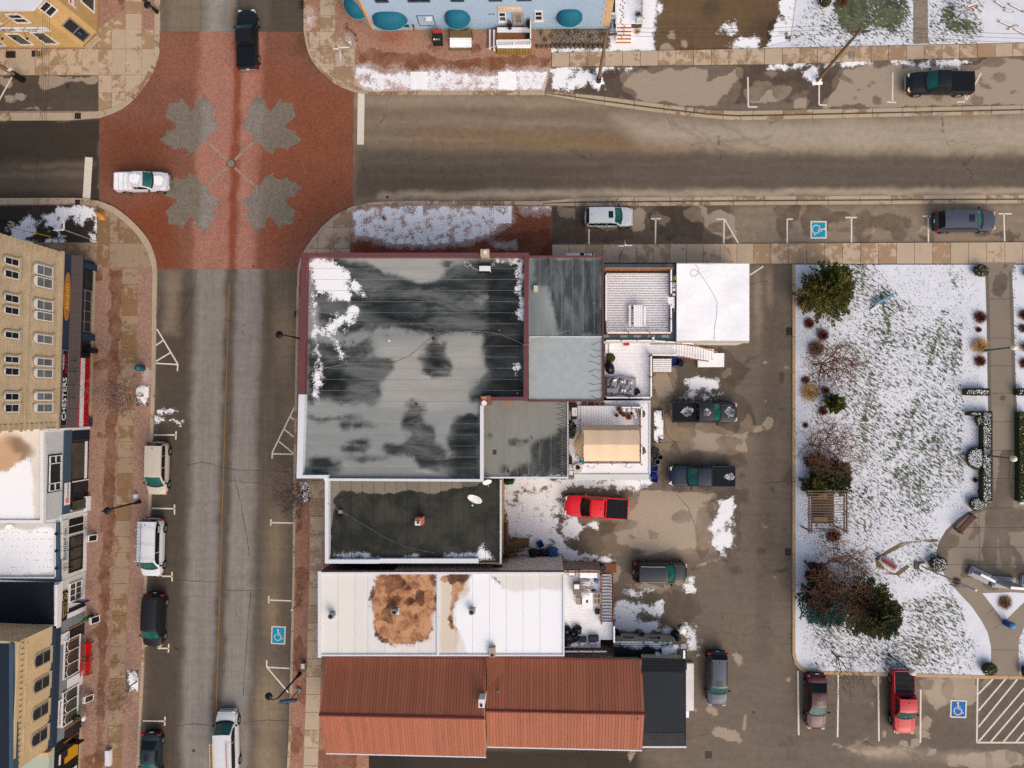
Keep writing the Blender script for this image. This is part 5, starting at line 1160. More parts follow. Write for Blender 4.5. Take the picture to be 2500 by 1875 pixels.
boards((1547,745,1569,797),4.72,4,M['snow_board'],tb,False,.1); boards((1535,745,1541,797),4.42,1,M['snow_board'],tb,False,.1); boards((1571,747,1577,798),4.42,1,M['snow_board'],tb,False,.1)
for y in (752,790):
 m =MB(); m.obox(W(1556,y,4.38),(.75,0,0),(0,.03,0),(0,0,.04)); m.build('crossbeam',M['brown_wood'],tb)
 for s_ in (-1,1):
  m =MB(); p =W(1556,y,4.0); m.tube([p+Vector((s_*.55,0,0)),p+Vector((s_*.2,0,.7))],.04,6); m.build('leg',M['brown_wood'],tb)
for x,y,r_,lb,hh in ((1646,678,.22,'round bush in a pot beside the rooftop patio railing',.5),):
 t =thing('potted_bush',lb,'plant',W(x,y,3.66)); m =MB(); m.cyl(W(x,y,3.66),.16,3.66,3.95,12,.2); m.build('pot',M['grey_metal'],t); m =MB(); m.ball(W(x,y,4.1),.24,.24,.2,12,7,.18); m.build('foliage',simple('yellowgreen_leaf',C(120,116,70),.9,.4,9),t)
t =thing('stone_planter','square planter heaped with white cobbles on the roof edge','planter',W(1646,700,3.66)); pbox('box',(1640,688,1653,712),3.66,3.95,M['grey_metal'],t)
m =MB()
for i in range(26): m.ball(W(1642+random.random()*9,690+random.random()*20,4.0),.07,.06,.05,6,4)
tag(m.build('cobbles',M['white'],t),kind='stuff')
t =thing('storage_tub','small white lidded tub beside the cobble planter','tub',W(1646,719,3.66)); pbox('body',(1641,715,1650,723),3.66,3.95,M['grey_metal'],t); pbox('lid',(1642,716,1649,722),3.95,4.0,M['white'],t)
t =thing('flower_pot','pink flower pot at the patio gate','pot',W(1643,759,3.66)); m =MB(); m.cyl(W(1643,759,3.66),.12,3.66,3.9,12,.15); m.build('pot',simple('pink_pot',C(200,150,150)),t); m =MB(); m.ball(W(1643,759,4.0),.12,.12,.1,8,5,.2); m.build('foliage',M['dark_wood'],t)
W1 =thing('snow_roofed_building','low flat building wholly covered by smooth white snow','building',W(1740,740))
walls(W1,[(1654,644),(1828,644),(1828,834),(1651,834)],0,4.1,M['siding_white'])
def bumpz(P): return .03*np.sin(P[:,0]*.05)*np.cos(P[:,1]*.06)
grid_sheet('roof',(1652,644,1829,832),4.16,5,m_snow('roof_snow',(.8,.81,.85),.25),W1,zf=bumpz)
for q in ((1652,642,1830,645),(1827,645,1830,832),(1651,832,1829,837)): pbox('roof_edge',q,3.8,4.15,simple('fascia%d' % q[0],C(206,190,166)),W1)
cb =[(1697,646),(1706,655),(1705,668),(1697,676),(1688,674),(1685,665),(1694,658),(1706,664),(1725,690),(1740,715),(1751,738),(1750,770),(1745,800),(1744,832)]
tag(wire([W(x,y,4.21) for x,y in cb],.012,'roof_cable',M['grey_metal']),'thin grey cable looping over the snow covered roof','cable')
# white back deck with stair
D2 =thing('back_deck','snow covered upper deck with white railing and stair to the lane','deck',W(1530,900))
pbox('frame',(1476,838,1588,972),2.6,2.95,M['dark_wood'],D2)
for i in range(4):
 for j in range(4):
  if i in (0,3) or j in (0,3): pbox('post',(1478+i*34,842+j*41,1483+i*34,847+j*41),0,2.6,M['dark_wood'],D2)
boards((1476,838,1588,972),3.0,16,M['snow_board'],D2,True,.02)
rail((1476,834),(1590,834),3.0,.95,D2,'brown_wood',30,posts=4); rail((1590,834),(1690,842),3.0,.95,D2,'brown_wood',24,posts=4); rail((1586,870),(1586,972),3.0,.95,D2,'brown_wood',26,posts=3); rail((1588,868),(1652,869),3.0,.95,D2,'brown_wood',12,posts=2); rail((1478,971),(1588,971),3.0,.95,D2,'brown_wood',24,posts=3)
for q in ((1478,841,1483,862),(1487,841,1491,862)): pbox('step',q,3.0,3.2,M['snow_board'],D2)
pbox('walkway',(1588,842,1645,868),2.85,3.0,M['snow_board'],D2)
nst =15
for i in range(nst):
 x =1645+i*6.6; dy =max(0,i-3)*1.1; zt =2.85-i*.19
 pbox('stair_tread',(x,842+dy*.9,x+5.9,870+dy*1.2),max(0,zt-.06),zt,M['snow_board'],D2)
m =MB(); m.add([W(1645,842,3.0),W(1750,858,.1),W(1750,858,1.0),W(1645,842,3.9)],[(0,1,2,3),(3,2,1,0)]);
rail_a =[W(1690,842,3.6),W(1752,860,1.3)]
m =MB(); m.tube(rail_a,.05,6); m.build('handrail',M['tan_wood'],D2); m =MB(); m.tube([W(1655,871,3.7),W(1730,882,1.3)],.05,6); m.build('handrail',M['brown_wood'],D2)
pbox('landing',(1742,862,1768,896),0,.2,M['snow_board'],D2); pbox('landing',(1704,878,1742,896),0,.35,M['snow_board'],D2)
def lump(name,label,cat,x,y,z,rx,ry,rz,mat,jit=.18,group=None,seed=0,nu=14,nv=9):
 rnd =random.Random(seed+int(x*7+y)); t =thing(name,label,cat,W(x,y,z),group=group); m =MB(); m.ball(W(x,y,z+rz*.9),rx,ry,rz,nu,nv,jit,rnd); m.build('body',mat,t,smooth=50); return t
BAG =simple('black_bag_plastic',C(22,24,30),.25,.2,5,30,.5)
b =lump('covered_barbecue','black covered barbecue on the white back deck','barbecue',1488,897,3.0,.42,.62,.55,BAG,.1); b.rotation_euler[2] =R(20)
M['tarp'] =simple('silver_tarp',C(196,198,206),.28,.25,2.5,12,.6,metal=.55)
tp =thing('tarp_covered_furniture','crumpled silver tarpaulin thrown over deck furniture','tarpaulin',W(1515,942,3.0))
rnd =random.Random(4); rows =[]
for j in range(17):
 v =j/16; row =[]
 for i in range(25):
  u =i/24; e =min(1,min(u,1-u)*7,min(v,1-v)*6); x =1477+u*76; y =916+u*4+v*(50-2*u)
  hgt =(.75+.25*math.sin(u*21+v*6)*math.sin(v*5+u*3)+.12*math.sin(u*47+v*11)+.06*rnd.uniform(-1,1))*e**.6
  row.append(W(x,y+2*math.sin(u*9),3.02+max(0,hgt)))
 rows.append(row)
m =MB(); m.grid(rows); m.build('sheet',M['tarp'],tp,smooth=35); pbox('window_flap',(1482,948,1507,958),3.95,4.0,M['grey_metal'],tp); m =MB(); m.tube([W(1551,950,3.3),W(1558,962,3.3)],.28,12); m.build('black_end',BAG,tp)
def shrub(name,label,x,y,z,r,h,mat,n=260,cat='plant',group=None,tw=.012,leafs=None,up=.3,rnd=None,ysc=1.0):
 rnd =rnd or random.Random(int(x*3+y)); t =thing(name,label,cat,W(x,y,z),group=group); c =W(x,y,z); m =MB()
 for i in range(n):
  a =rnd.uniform(0,2*math.pi); e =math.asin(rnd.uniform(up-.3,1)); L =rnd.uniform(.75,1.05)
  d =Vector((math.cos(a)*math.cos(e)*r*L,math.sin(a)*math.cos(e)*r*L*ysc,abs(math.sin(e))*h*L)); s_ =d*rnd.uniform(.25,.6); j =Vector((rnd.uniform(-1,1),rnd.uniform(-1,1),rnd.uniform(-1,1)))*r*.16
  k =d.cross(Vector((0,0,1))); k =(k.normalized() if k.length > 1e-6 else Vector((1,0,0)))*tw
  m.add([c+k,c-k,c+s_+j-k*.7,c+s_+j+k*.7,c+d],[(0,1,2,3),(3,2,4)])
 m.build('twigs',mat,t)
 if leafs is not None:
  m =MB()
  for i in range(int(n*leafs[1])):
   a =rnd.uniform(0,2*math.pi); e =math.asin(rnd.uniform(0.0,1)); L =rnd.uniform(.72,1.03)
   p =c+Vector((math.cos(a)*math.cos(e)*r*L,math.sin(a)*math.cos(e)*r*L*ysc,math.sin(e)*h*L)); q =leafs[2]
   u =Vector((rnd.uniform(-1,1),rnd.uniform(-1,1),rnd.uniform(-.5,1))).normalized()*q; v =u.cross(Vector((rnd.uniform(-1,1),rnd.uniform(-1,1),1))).normalized()*q*.7
   m.add([p-u,p+v,p+u,p-v],[(0,1,2,3)])
  m.build('foliage',leafs[0],t)
 return t
M['leaf_green'] =simple('dark_leaf',C(64,72,40),.85,.5,7,30); M['leaf_olive'] =simple('olive_leaf',C(92,92,52),.85,.5,7,30); M['leaf_box'] =simple('box_leaf',C(66,66,34),.85,.5,7,30)
M['twig_red'] =simple('red_brown_twig',C(112,62,46),.85,.35,5); M['twig_tan'] =simple('tan_dry_grass',C(206,168,112),.85,.3,5); M['twig_brown'] =simple('brown_twig',C(126,92,72),.85,.35,4)
shrub('potted_evergreen','olive potted shrub against the wall on the white back deck',1490,874,3.0,.42,.5,M['leaf_olive'],120,leafs=(M['leaf_olive'],2.5,.07))
t =thing('red_bucket','bright red snow shovel hung on the back deck railing','shovel',W(1530,840,3.0)); pbox('blade',(1523,838,1537,843),3.3,3.7,simple('bright_red',C(230,20,50),.4),t); m =MB(); m.tube([W(1533,840,3.7),W(1534,837,4.4)],.02,6); m.build('handle',M['brown_wood'],t)
pl_ =thing('shed_box','low storage box with snowy corrugated lid beneath the back deck','storage box',W(1617,892)); pbox('body',(1592,874,1640,910),0,1.0,M['grey_wood'],pl_); boards((1594,876,1639,908),1.08,7,M['snow_board'],pl_,True,.2)
BLUE =simple('blue_bin_plastic',C(20,66,200),.45,.15)
def bin_box(label,x,y,w,h,rot,z=0.0,mat=None,group=None,hh=.45):
 t =thing('recycling_box',label,'recycling box',W(x,y,z),R(rot),group=group); wm,hm =w*MPP/2,h*MPP/2; m =MB(); th =.025
 for (x0,x1,y0,y1) in ((-wm,wm,-hm,-hm+th),(-wm,wm,hm-th,hm),(-wm,-wm+th,-hm+th,hm-th),(wm-th,wm,-hm+th,hm-th)): m.box(x0,x1,y0,y1,0,hh)
 m.box(-wm+th,wm-th,-hm+th,hm-th,0,.03); m.build('tub',mat or BLUE,t,local=True)
 m =MB(); m.box(-wm+.05,wm-.05,-hm+.05,hm-.05,.03,hh*.45); m.build('contents',M['dark_trim'],t,local=True)
 for (x0,x1,y0,y1) in ((-wm-.03,wm+.03,-hm-.03,-hm),(-wm-.03,wm+.03,hm,hm+.03)):
  m =MB(); m.box(x0,x1,y0,y1,hh-.06,hh+.005); m.build('rim',mat or BLUE,t,local=True)
 return t
bin_box('blue recycling box beside the corrugated storage box',1648,884,16,18,8)
lump('rubbish_bag','black rubbish bag slumped next to a blue recycling box','rubbish bag',1661,886,0,.32,.34,.3,BAG)
bin_box('blue recycling box topmost of three by the white terrace',1596,1143,16,14,-5); bin_box('blue recycling box in the middle of three by the white terrace',1594,1156,16,14,4); bin_box('blue recycling box full of white rubbish by the terrace corner',1597,1167,15,17,-8)
def barrel(label,x,y,r,h,mat='dark_trim',open_=True):
 t =thing('round_bin',label,'bin',W(x,y)); m =MB(); n =18
 b0 =[(W(x,y).x+r*.9*math.cos(a),W(x,y).y+r*.9*math.sin(a),0) for a in np.linspace(0,2*math.pi,n+1)]; b1 =[(W(x,y).x+r*math.cos(a),W(x,y).y+r*math.sin(a),h) for a in np.linspace(0,2*math.pi,n+1)]
 m.grid([b0,b1]);
 if open_: m.cyl(W(x,y),r*.93,.05,h*.4,18)
 else: m.cyl(W(x,y),r*.99,h-.05,h,18)
 m.build('barrel',M[mat],t)
 m =MB(); ring =[[(W(x,y).x+rr*math.cos(a),W(x,y).y+rr*math.sin(a),zz) for a in np.linspace(0,2*math.pi,n+1)] for rr,zz in ((r*.9,h),(r*.98,h+.03),(r*1.05,h),(r*1.02,h-.04))]; m.grid(ring); m.build('rim',M['grey_metal'] if open_ else M[mat],t)
barrel('dark grey lidded round bin nearest the snowy planter bed',1597,1098,.3,.9,'dark_trim',False); barrel('open round black bin right of the blue boxes',1609,1115,.25,.7); barrel('open round black bin just above the blue boxes',1602,1126,.25,.7); barrel('dark round bin squeezed against the terrace wall',1594,1110,.24,.7,'dark_trim',False)
pb =thing('planter_bed','long planter box of snow and dark stalks behind the parked pickups','planter',W(1608,1042)); pbox('frame',(1596,1002,1620,1083),0,.35,M['grey_metal'],pb)
o =grid_sheet('soil',(1597,1003,1619,1082),.37,2.2,M['pit'],pb,C(58,56,56),snow=[('e',1608,1030,12,34,0),('e',1608,1060,10,20,0)])
# terrace with canopy
D3 =thing('terrace_building','low flat roofed terrace building dusted with snow','building',W(1490,1080))
walls(D3,[(1389,982),(1586,984),(1586,1158),(1389,1158)],0,3.4,M['siding_white'])
grid_sheet('roof',(1389,983,1587,1160),3.5,5,m_sheetroof('snowy_terrace_roof',.5,grime=.15),D3,C(196,200,208),snow=[('p',[(1390,985),(1590,985),(1590,1160),(1390,1160)])])
for q in ((1389,978,1588,983),(1585,983,1588,1162),(1400,1158,1588,1163)): pbox('roof_edge',q,3.1,3.6,M['white_cap'],D3)
pbox('lower_ledge',(1401,1163,1580,1172),1.0,3.0,M['siding_white'],D3)
P2 =thing('canopy_deck','snowy timber deck enclosed by orange wooden railing','deck',W(1490,1060,3.5)); pbox('frame',(1419,991,1566,1132),3.52,3.75,M['dark_wood'],P2)
boards((1419,991,1566,1132),3.82,24,M['snow_board'],P2,False,.06)
rail((1514,995),(1563,995),3.8,.95,P2,'tan_wood',12,posts=3); rail((1563,996),(1563,1132),3.8,.95,P2,'tan_wood',30,posts=4); rail((1422,1131),(1563,1131),3.8,.95,P2,'tan_wood',34,posts=5); pbox('side_step',(1411,991,1419,1022),3.55,3.7,M['snow_board'],P2)
CN =thing('garden_canopy','beige fabric gazebo canopy with one awning flap hanging loose','canopy',W(1491,1086,3.82))
M['canvas'] =simple('beige_canvas',C(240,212,180),.8,.06,1.2,8,.15)
def sag(u,a): return .06*math.sin(math.pi*u)*a
rows =[]
for y_,z_ in ((1037,5.2),(1050,5.75),(1068,5.95),(1085.5,6.1),(1104,5.95),(1122,5.6),(1126,5.35)):
 rows.append([W(1424+(u*136)+(2 if y_ > 1060 else 0)+math.sin(y_)*.6,y_+sag(u,12)*((y_<1060)-(y_>1100)),z_-sag((u*3)%1,.8)) for u in np.linspace(0,1,19)])
m =MB(); m.grid(rows); o =m.build('roof_fabric',M['canvas'],CN,smooth=20)
rows =[]
for u in np.linspace(0,1,9):
 rows.append([W(1424-v*(23*math.sin(math.pi*min(1,.15+u*.85)))*1.0,1058+u*66,5.75-u*.3-v*1.1+.08*math.sin(u*25)*v) for v in np.linspace(0,1,7)])
m =MB(); m.grid(rows); m.build('side_flap',M['canvas'],CN,smooth=30)
for x,y in ((1426,1040),(1558,1040),(1426,1122),(1558,1122)): m =MB(); p =W(x,y,5.2); m.tube([(p.x,p.y,3.8),(p.x,p.y,5.2)],.04,8); m.build('pole',M['dark_trim'],CN)
for i,(x,y,r_) in enumerate(((1510,998,.2),(1515,1008,.17),(1505,1014,.16),(1524,1001,.17),(1537,1002,.2),(1547,1003,.2),(1551,1011,.19),(1522,1012,.2),(1534,1018,.26),(1553,1019,.17),(1541,1009,.15))):
 sn =i in (3,4,5,6,9)
 t =thing('flower_pot',('snow filled round flower pot on the canopy deck' if sn else 'flower pot of withered brown stems on the canopy deck'),'pot',W(x,y,3.82),group='snow filled pots on the canopy deck' if sn else 'withered pots on the canopy deck')
 m =MB(); m.cyl(W(x,y,3.82),r_*.75,3.82,4.15,14,r_); m.build('pot',M['brown_wood'],t)
 m =MB(); m.cyl(W(x,y,4.15),r_*.85,4.15,4.18,14); m.build('soil',M['snow'] if sn else M['twig_red'],t)
 if not sn:
  m =MB(); rr =random.Random(i); c =W(x,y,4.15)
  for k in range(50):
   a =rr.uniform(0,6.28); L =rr.uniform(.1,.3); m.add([c+Vector((.012,0,0)),c-Vector((.012,0,0)),c+Vector((math.cos(a)*L,math.sin(a)*L,rr.uniform(.05,.3)))],[(0,1,2)])
  m.build('stems',M['twig_red'],t)
for x,y,lb in ((1568,1010,'moss green hanging basket on the upper deck railing'),(1569,1100,'moss green hanging basket near the canopy corner')):
 t =thing('hanging_basket',lb,'basket',W(x,y,4.2)); m =MB(); m.ball(W(x,y,4.4),.28,.34,.25,12,7,.12); m.build('moss',M['leaf_olive'],t)
t =thing('patio_fridge','white topped appliance beside black cabinets at the wall','appliance',W(1402,1005,3.5)); pbox('body',(1396,995,1409,1016),3.5,4.3,M['white'],t,.03); pbox('knob',(1404,1004,1406,1006),4.3,4.33,M['grey_metal'],t)
for q,lb in (((1388,985,1398,1002),'navy cabinet under the string of coloured lights'),((1396,984,1409,994),'black cabinet above the white topped appliance'),((1395,1016,1408,1024),'black cabinet below the white topped appliance')):
 t =thing('cabinet',lb,'cabinet',pcen(q,3.5)); pbox('body',q,3.5,4.1,M['navy_metal'] if q[0]==1388 else M['black'],t); pbox('lid',(q[0]+1,q[1]+1,q[2]-1,q[3]-1),4.1,4.14,M['dark_trim'],t)
for i,x in enumerate((1427,1443,1457,1471)):
 t =thing('wall_crate',('open dark crate against the terrace wall' if i < 2 else 'wooden crate against the terrace wall'),'crate',W(x,985,3.5),group='dark crates by the terrace wall' if i < 2 else 'wooden crates by the terrace wall'); q =(x-6,982,x+6,990); pbox('box',q,3.5,3.9,M['dark_trim'] if i < 2 else M['grey_wood'],t); pbox('inside',(x-5,983,x+5,989),3.9,3.91,M['leaf_green'] if i == 0 else M['black'],t)
shrub('trailing_vine','green vine creeping along the terrace wall',1394,1048,3.5,.5,.4,M['leaf_green'],60,leafs=(M['leaf_green'],5,.08),ysc=1.7)
t =thing('fire_pit','black fire bowl on a snowy square base at the terrace corner','fire pit',W(1411,1142,3.5)); m =MB(); m.cyl(W(1410,1143,3.6),.45,3.5,3.75,10); m.build('base',simple('sand_base',C(214,206,196)),t); m =MB(); m.ball(W(1411,1142,3.8),.2,.2,.15,8,5,.2); m.build('bowl',M['black'],t)
t =thing('bicycle_wheel_ornament','round wire hoop ornament beside the loose canopy flap','ornament',W(1411,1113,3.5)); m =MB(); c =W(1411,1113,3.8); m.tube([c+Vector((.24*math.cos(a),.24*math.sin(a),0)) for a in np.linspace(0,6.283,20)],.02,5); m.build('hoop',M['dark_trim'],t); m =MB(); m.cyl(c,.06,3.5,3.82,8); m.build('stand',M['grey_metal'],t)
t =thing('teal_cover','crumpled teal cover hanging on the deck corner','cover',W(1420,1127,3.8)); m =MB(); m.ball(W(1420,1127,4.6),.28,.15,.2,10,6,.25); m.build('cloth',simple('teal_cloth',C(30,150,150)),t)
t =thing('deck_chair','folded black chair by the string of lights','chair',W(1393,1128,3.5)); pbox('seat',(1389,1118,1397,1134),3.8,3.87,M['black'],t); pbox('back',(1389,1116,1397,1119),3.5,4.3,M['dark_trim'],t); pbox('leg',(1389,1132,1391,1134),3.5,3.8,M['black'],t); pbox('leg',(1395,1132,1397,1134),3.5,3.8,M['black'],t)
for x0,lb in ((1436,'dark blue window box outside the lower deck railing'),(1528,'pale wire window box outside the lower deck railing')):
 t =thing('window_box',lb,'planter',W(x0+8,1138,3.6)); pbox('box',(x0,1134,x0+15,1141),3.7,4.0,M['navy_metal'] if x0 < 1500 else M['grey_metal'],t); pbox('fill',(x0+1,1135,x0+14,1140),4.0,4.02,M['snow'],t)
t =thing('steel_pergola_post','black steel rail on the snowy terrace corner','rail',W(1395,1160,3.5)); m =MB(); m.tube([W(1389,1148,3.9),W(1400,1149,3.9),W(1401,1168,3.9)],.03,6); m.build('rail',M['black'],t); m =MB(); m.tube([W(1400,1149,3.5),W(1400,1149,3.9)],.03,6); m.build('post',M['black'],t)
# yard below
S2 =thing('wooden_stair','weathered brown wooden landing and steps beside the black roofed building','stair',W(1250,1320)); RW =m_wood('redbrown_wood',C(120,72,48))
pbox('landing',(1224,1275,1241,1352),.9,1.1,M['dark_wood'],S2); boards((1224,1275,1241,1352),1.14,14,m_wood('olive_boards',C(110,92,62)),S2,True,.1)
for i in range(9): pbox('stair_tread',(1242+i*5.7,1322-i*1.1,1247+i*5.7,1345-i*1.0),.05,1.0-i*.11,m_wood('olive_tread%d' % i,C(116,98,66)),S2)
for a,b in (((1240,1270),(1241,1325)),((1243,1324),(1280,1315)),((1243,1350),(1280,1340))):
 rail(a,b,1.0 if a[1] < 1300 else .6,.9,S2,'brown_wood',10,'brown_wood',2)
bin_box('sky blue crate lying in the snowy yard',1319,1327,14,15,30,mat=simple('skyblue',C(40,110,170)),hh=.4)
lump('blue_tarp_bundle','bundle of blue tarpaulin against the long white wall','tarpaulin',1349,1351,0,.55,.6,.4,simple('blue_tarp',C(36,88,150),.4,.2,5,20,.5),.3)
t =thing('barbecue','black barbecue with a pale snowy shelf by the yard wall','barbecue',W(1304,1353)); lump2 =MB(); lump2.ball(W(1304,1350,.7),.5,.4,.4,12,7,.12); lump2.build('hood',M['black'],t); pbox('shelf',(1298,1351,1311,1362),.8,.86,M['white'],t); pbox('cart',(1296,1342,1313,1358),0,.6,M['black'],t)
lump('dark_heap','heap of dark bags between the barbecue and blue tarpaulin','rubbish heap',1326,1350,0,.5,.35,.35,BAG,.25)
lump('garden_umbrella','dark green folded cover at the roof corner above the snowy yard','cover',1243,1173,0,.5,.4,.9,simple('dark_green_cloth',C(20,66,44),.7),.12)
barrel('teal drum beside the foot of the wooden landing',1234,1363,.3,.8,'navy_metal',False)
t =thing('timber_plank','long pale board lying beside the yard wall','plank',W(1270,1358)); pbox('board',(1257,1356,1296,1360),.02,.12,M['grey_wood'],t)
# rear deck of the white roofed building
D4 =thing('cluttered_deck','snowy rear deck crowded with furniture, bags and a stair','deck',W(1430,1490)); zd =3.0
pbox('frame',(1378,1392,1466,1584),zd-.3,zd-.05,M['dark_wood'],D4); pbox('frame',(1466,1518,1498,1562),zd-.3,zd-.05,M['dark_wood'],D4)
boards((1378,1392,1466,1584),zd,34,M['snow_board'],D4,True,.03); boards((1466,1518,1497,1562),zd,8,M['snow_board'],D4,True,.03)
m =MB(); a,b =W(1357,1391,zd),W(1466,1391,zd); m.box(a.x,b.x,a.y,a.y+.06,.05,zd-.1); m.build('skirting',M['taupe'],D4)
rail((1360,1391),(1466,1391),zd,.9,D4,'brown_wood',36,'brown_wood',5); rail((1378,1582),(1480,1582),zd,.9,D4,'brown_wood',28,'snow_board',4); rail((1497,1520),(1497,1562),zd,.9,D4,'brown_wood',12,'snow_board',2); rail((1466,1400),(1467,1516),zd,.9,D4,'brown_wood',30,'brown_wood',4)
for i in range(15): pbox('stair_tread',(1470,1402+i*7.8,1494,1408+i*7.8),max(0,.15+i*.19-.05),.15+i*.19,M['snow_board'],D4)
for x in (1468.5,1495):
 m =MB(); m.tube([W(x,1400,.15),W(x,1518,zd)],.06,6); m.build('stringer',M['dark_wood'],D4); m =MB(); m.tube([W(x,1400,1.1),W(x,1518,zd+.9)],.04,6); m.build('handrail',M['brown_wood'],D4)
pbox('landing',(1475,1376,1505,1398),0,.12,M['brown_wood'],D4)
def clut(name,label,cat,rect,z0,z1,mat,extra=()):
 t =thing(name,label,cat,pcen(rect,z0)); pbox('body',rect,z0,z1,mat,t,.02)
 for nm,q,za,zb,mt in extra: pbox(nm,q,za,zb,mt,t)
 return t
clut('covered_table','long white covered table at the head of the cluttered deck','table',(1416,1392,1458,1411),zd+.6,zd+.75,M['snow'],[('leg',(1417,1393,1419,1395),zd,zd+.6,M['dark_trim']),('leg',(1455,1393,1457,1395),zd,zd+.6,M['dark_trim']),('leg',(1417,1408,1419,1410),zd,zd+.6,M['dark_trim']),('leg',(1455,1408,1457,1410),zd,zd+.6,M['dark_trim'])])
clut('glass_table','snowy glass side table with crossed frame','table',(1386,1392,1405,1407),zd+.4,zd+.45,M['glass_grey'],[('snow_top',(1388,1393,1403,1405),zd+.45,zd+.47,M['snow']),('leg',(1387,1393,1389,1395),zd,zd+.4,M['dark_trim']),('leg',(1402,1404,1404,1406),zd,zd+.4,M['dark_trim'])])
clut('patio_table','oval white patio table with a round hole on the cluttered deck','table',(1421,1447,1447,1488),zd+.66,zd+.72,M['snow_board'],[('umbrella_hole',(1431,1465,1436,1472),zd+.72,zd+.74,M['dark_wood']),('pedestal',(1430,1464,1438,1474),zd,zd+.66,M['grey_metal'])])
clut('storage_cabinet','tilted grey wooden cabinet on the cluttered deck','cabinet',(1400,1425,1417,1452),zd,zd+.8,M['grey_wood'],[('top',(1402,1427,1414,1438),zd+.8,zd+.83,M['snow'])])
t =clut('slatted_chair','slatted wooden chair left of the oval patio table','chair',(1407,1458,1426,1476),zd+.36,zd+.4,M['grey_wood'],[('leg',(1408,1459,1410,1461),zd,zd+.36,M['grey_wood']),('leg',(1424,1459,1426,1461),zd,zd+.36,M['grey_wood']),('leg',(1408,1474,1410,1476),zd,zd+.36,M['grey_wood']),('leg',(1424,1474,1426,1476),zd,zd+.36,M['grey_wood'])])
for i in range(5): pbox('slat',(1408+i*2.6,1459,1409.8+i*2.6,1475),zd+.4,zd+.43,simple('pale_slat%d' % i,C(206,196,176)),t)
t =clut('old_window_frame','discarded cream window frame with four panes leaning by the stair','window',(1448,1447,1467,1476),zd+.3,zd+.34,simple('cream_frame',C(222,214,198)))
for i in range(2):
 for j in range(2): pbox('pane',(1450.5+i*8,1450+j*13,1456.5+i*8,1460+j*13),zd+.34,zd+.35,M['grey_wood'],t)
lump('white_sacks','heap of white plastic sacks on the cluttered deck','sack',1429,1423,zd,.55,.35,.3,simple('white_plastic',C(228,228,236),.4,.1,5,20,.5),.35)
lump('blue_white_box','pale blue crumpled sheet beside the covered table','sheet',1456,1419,zd,.22,.2,.2,simple('paleblue',C(120,160,210)),.2)
t =thing('snow_shovel','orange handled black shovel lying on the cluttered deck','shovel',W(1440,1436,zd)); m =MB(); m.tube([W(1417,1427,zd+.3),W(1445,1439,zd+.3)],.04,6); m.build('handle',simple('orange_plastic',C(226,80,40)),t); m =MB(); m.ball(W(1449,1441,zd+.3),.25,.12,.06,8,5); m.build('blade',M['black'],t)
lump('white_cushion','crumpled white cushion on the oval table end','cushion',1428,1452,zd+.7,.38,.35,.15,simple('white_cloth',C(232,230,232),.8,.1,6,20,.5),.2)
rnd =random.Random(3)
for i,(x,y,r_) in enumerate(((1383,1538,.36),(1398,1546,.32),(1410,1538,.4),(1384,1556,.38),(1404,1557,.33),(1393,1560,.3),(1384,1570,.33),(1396,1567,.3))):
 t =lump('rubbish_bag',('large knotted black rubbish bag standing apart at the heap edge' if i == 2 else 'black rubbish bag in the heap at the deck corner'),'rubbish bag',x,y,zd,r_,r_,r_*.8,BAG,.2,None if i == 2 else 'black rubbish bags heaped on the deck')
 m =MB(); p =W(x,y,zd+r_*1.6); m.tube([p-Vector((0,0,.1)),p+Vector((.03,.02,.06))],.04,6); m.build('knot',BAG,t)
lump('white_sack','single white rubbish sack among black bags','rubbish bag',1401,1574,zd,.42,.28,.25,bpy.data.materials['white_plastic'],.2)
lump('grey_bucket','pale round tub beside the white sack','tub',1420,1572,zd,.22,.22,.2,M['white'],.03)
t =clut('green_crate','dark slatted crate pallet at the deck end','crate',(1437,1554,1462,1566),zd,zd+.5,M['dark_trim'])
for i in range(5): pbox('slat',(1438,1555+i*2.2,1461,1556.4+i*2.2),zd+.5,zd+.53,M['navy_metal'],t)
clut('tool_box','open dark tool box on the deck end','box',(1414,1556,1432,1568),zd,zd+.3,M['dark_trim'],[('inside',(1416,1558,1430,1566),zd+.3,zd+.31,M['black'])])
clut('cooler','navy cooler box under the slatted crate','cooler',(1438,1567,1456,1576),zd,zd+.35,M['navy_metal'],[('lid',(1439,1568,1455,1575),zd+.35,zd+.4,M['grey_metal'])])
clut('black_bucket','black bucket at the stair head of the cluttered deck','bucket',(1453,1489,1464,1500),zd,zd+.35,M['black'],[('inside',(1455,1491,1462,1498),zd+.35,zd+.36,M['dark_trim'])])
barrel('round blue lidded drum beside the timber landing',1471,1382,.24,.8,'navy_metal',False)
barrel('dark drum against the cluttered deck corner',1506,1541,.26,.8,'dark_trim',False); barrel('grey round drum by the cream annex wall',1564,1541,.24,.8,'grey_metal',True)
lump('black_bag_pair','black rubbish bag at the annex corner','rubbish bag',1648,1547,0,.4,.34,.35,BAG,.2); lump('rubbish_bag','teal tinted rubbish bag touching the annex wall','rubbish bag',1649,1558,0,.34,.3,.35,BAG,.2); lump('snow_lump','round lump of snow beside black rubbish bags','snow',1666,1537,0,.3,.34,.2,M['snow'],.12)
lump('foliage_drum','dark wreath hanging under the deck end','wreath',1486,1571,1.5,.3,.25,.2,M['twig_red'],.2)
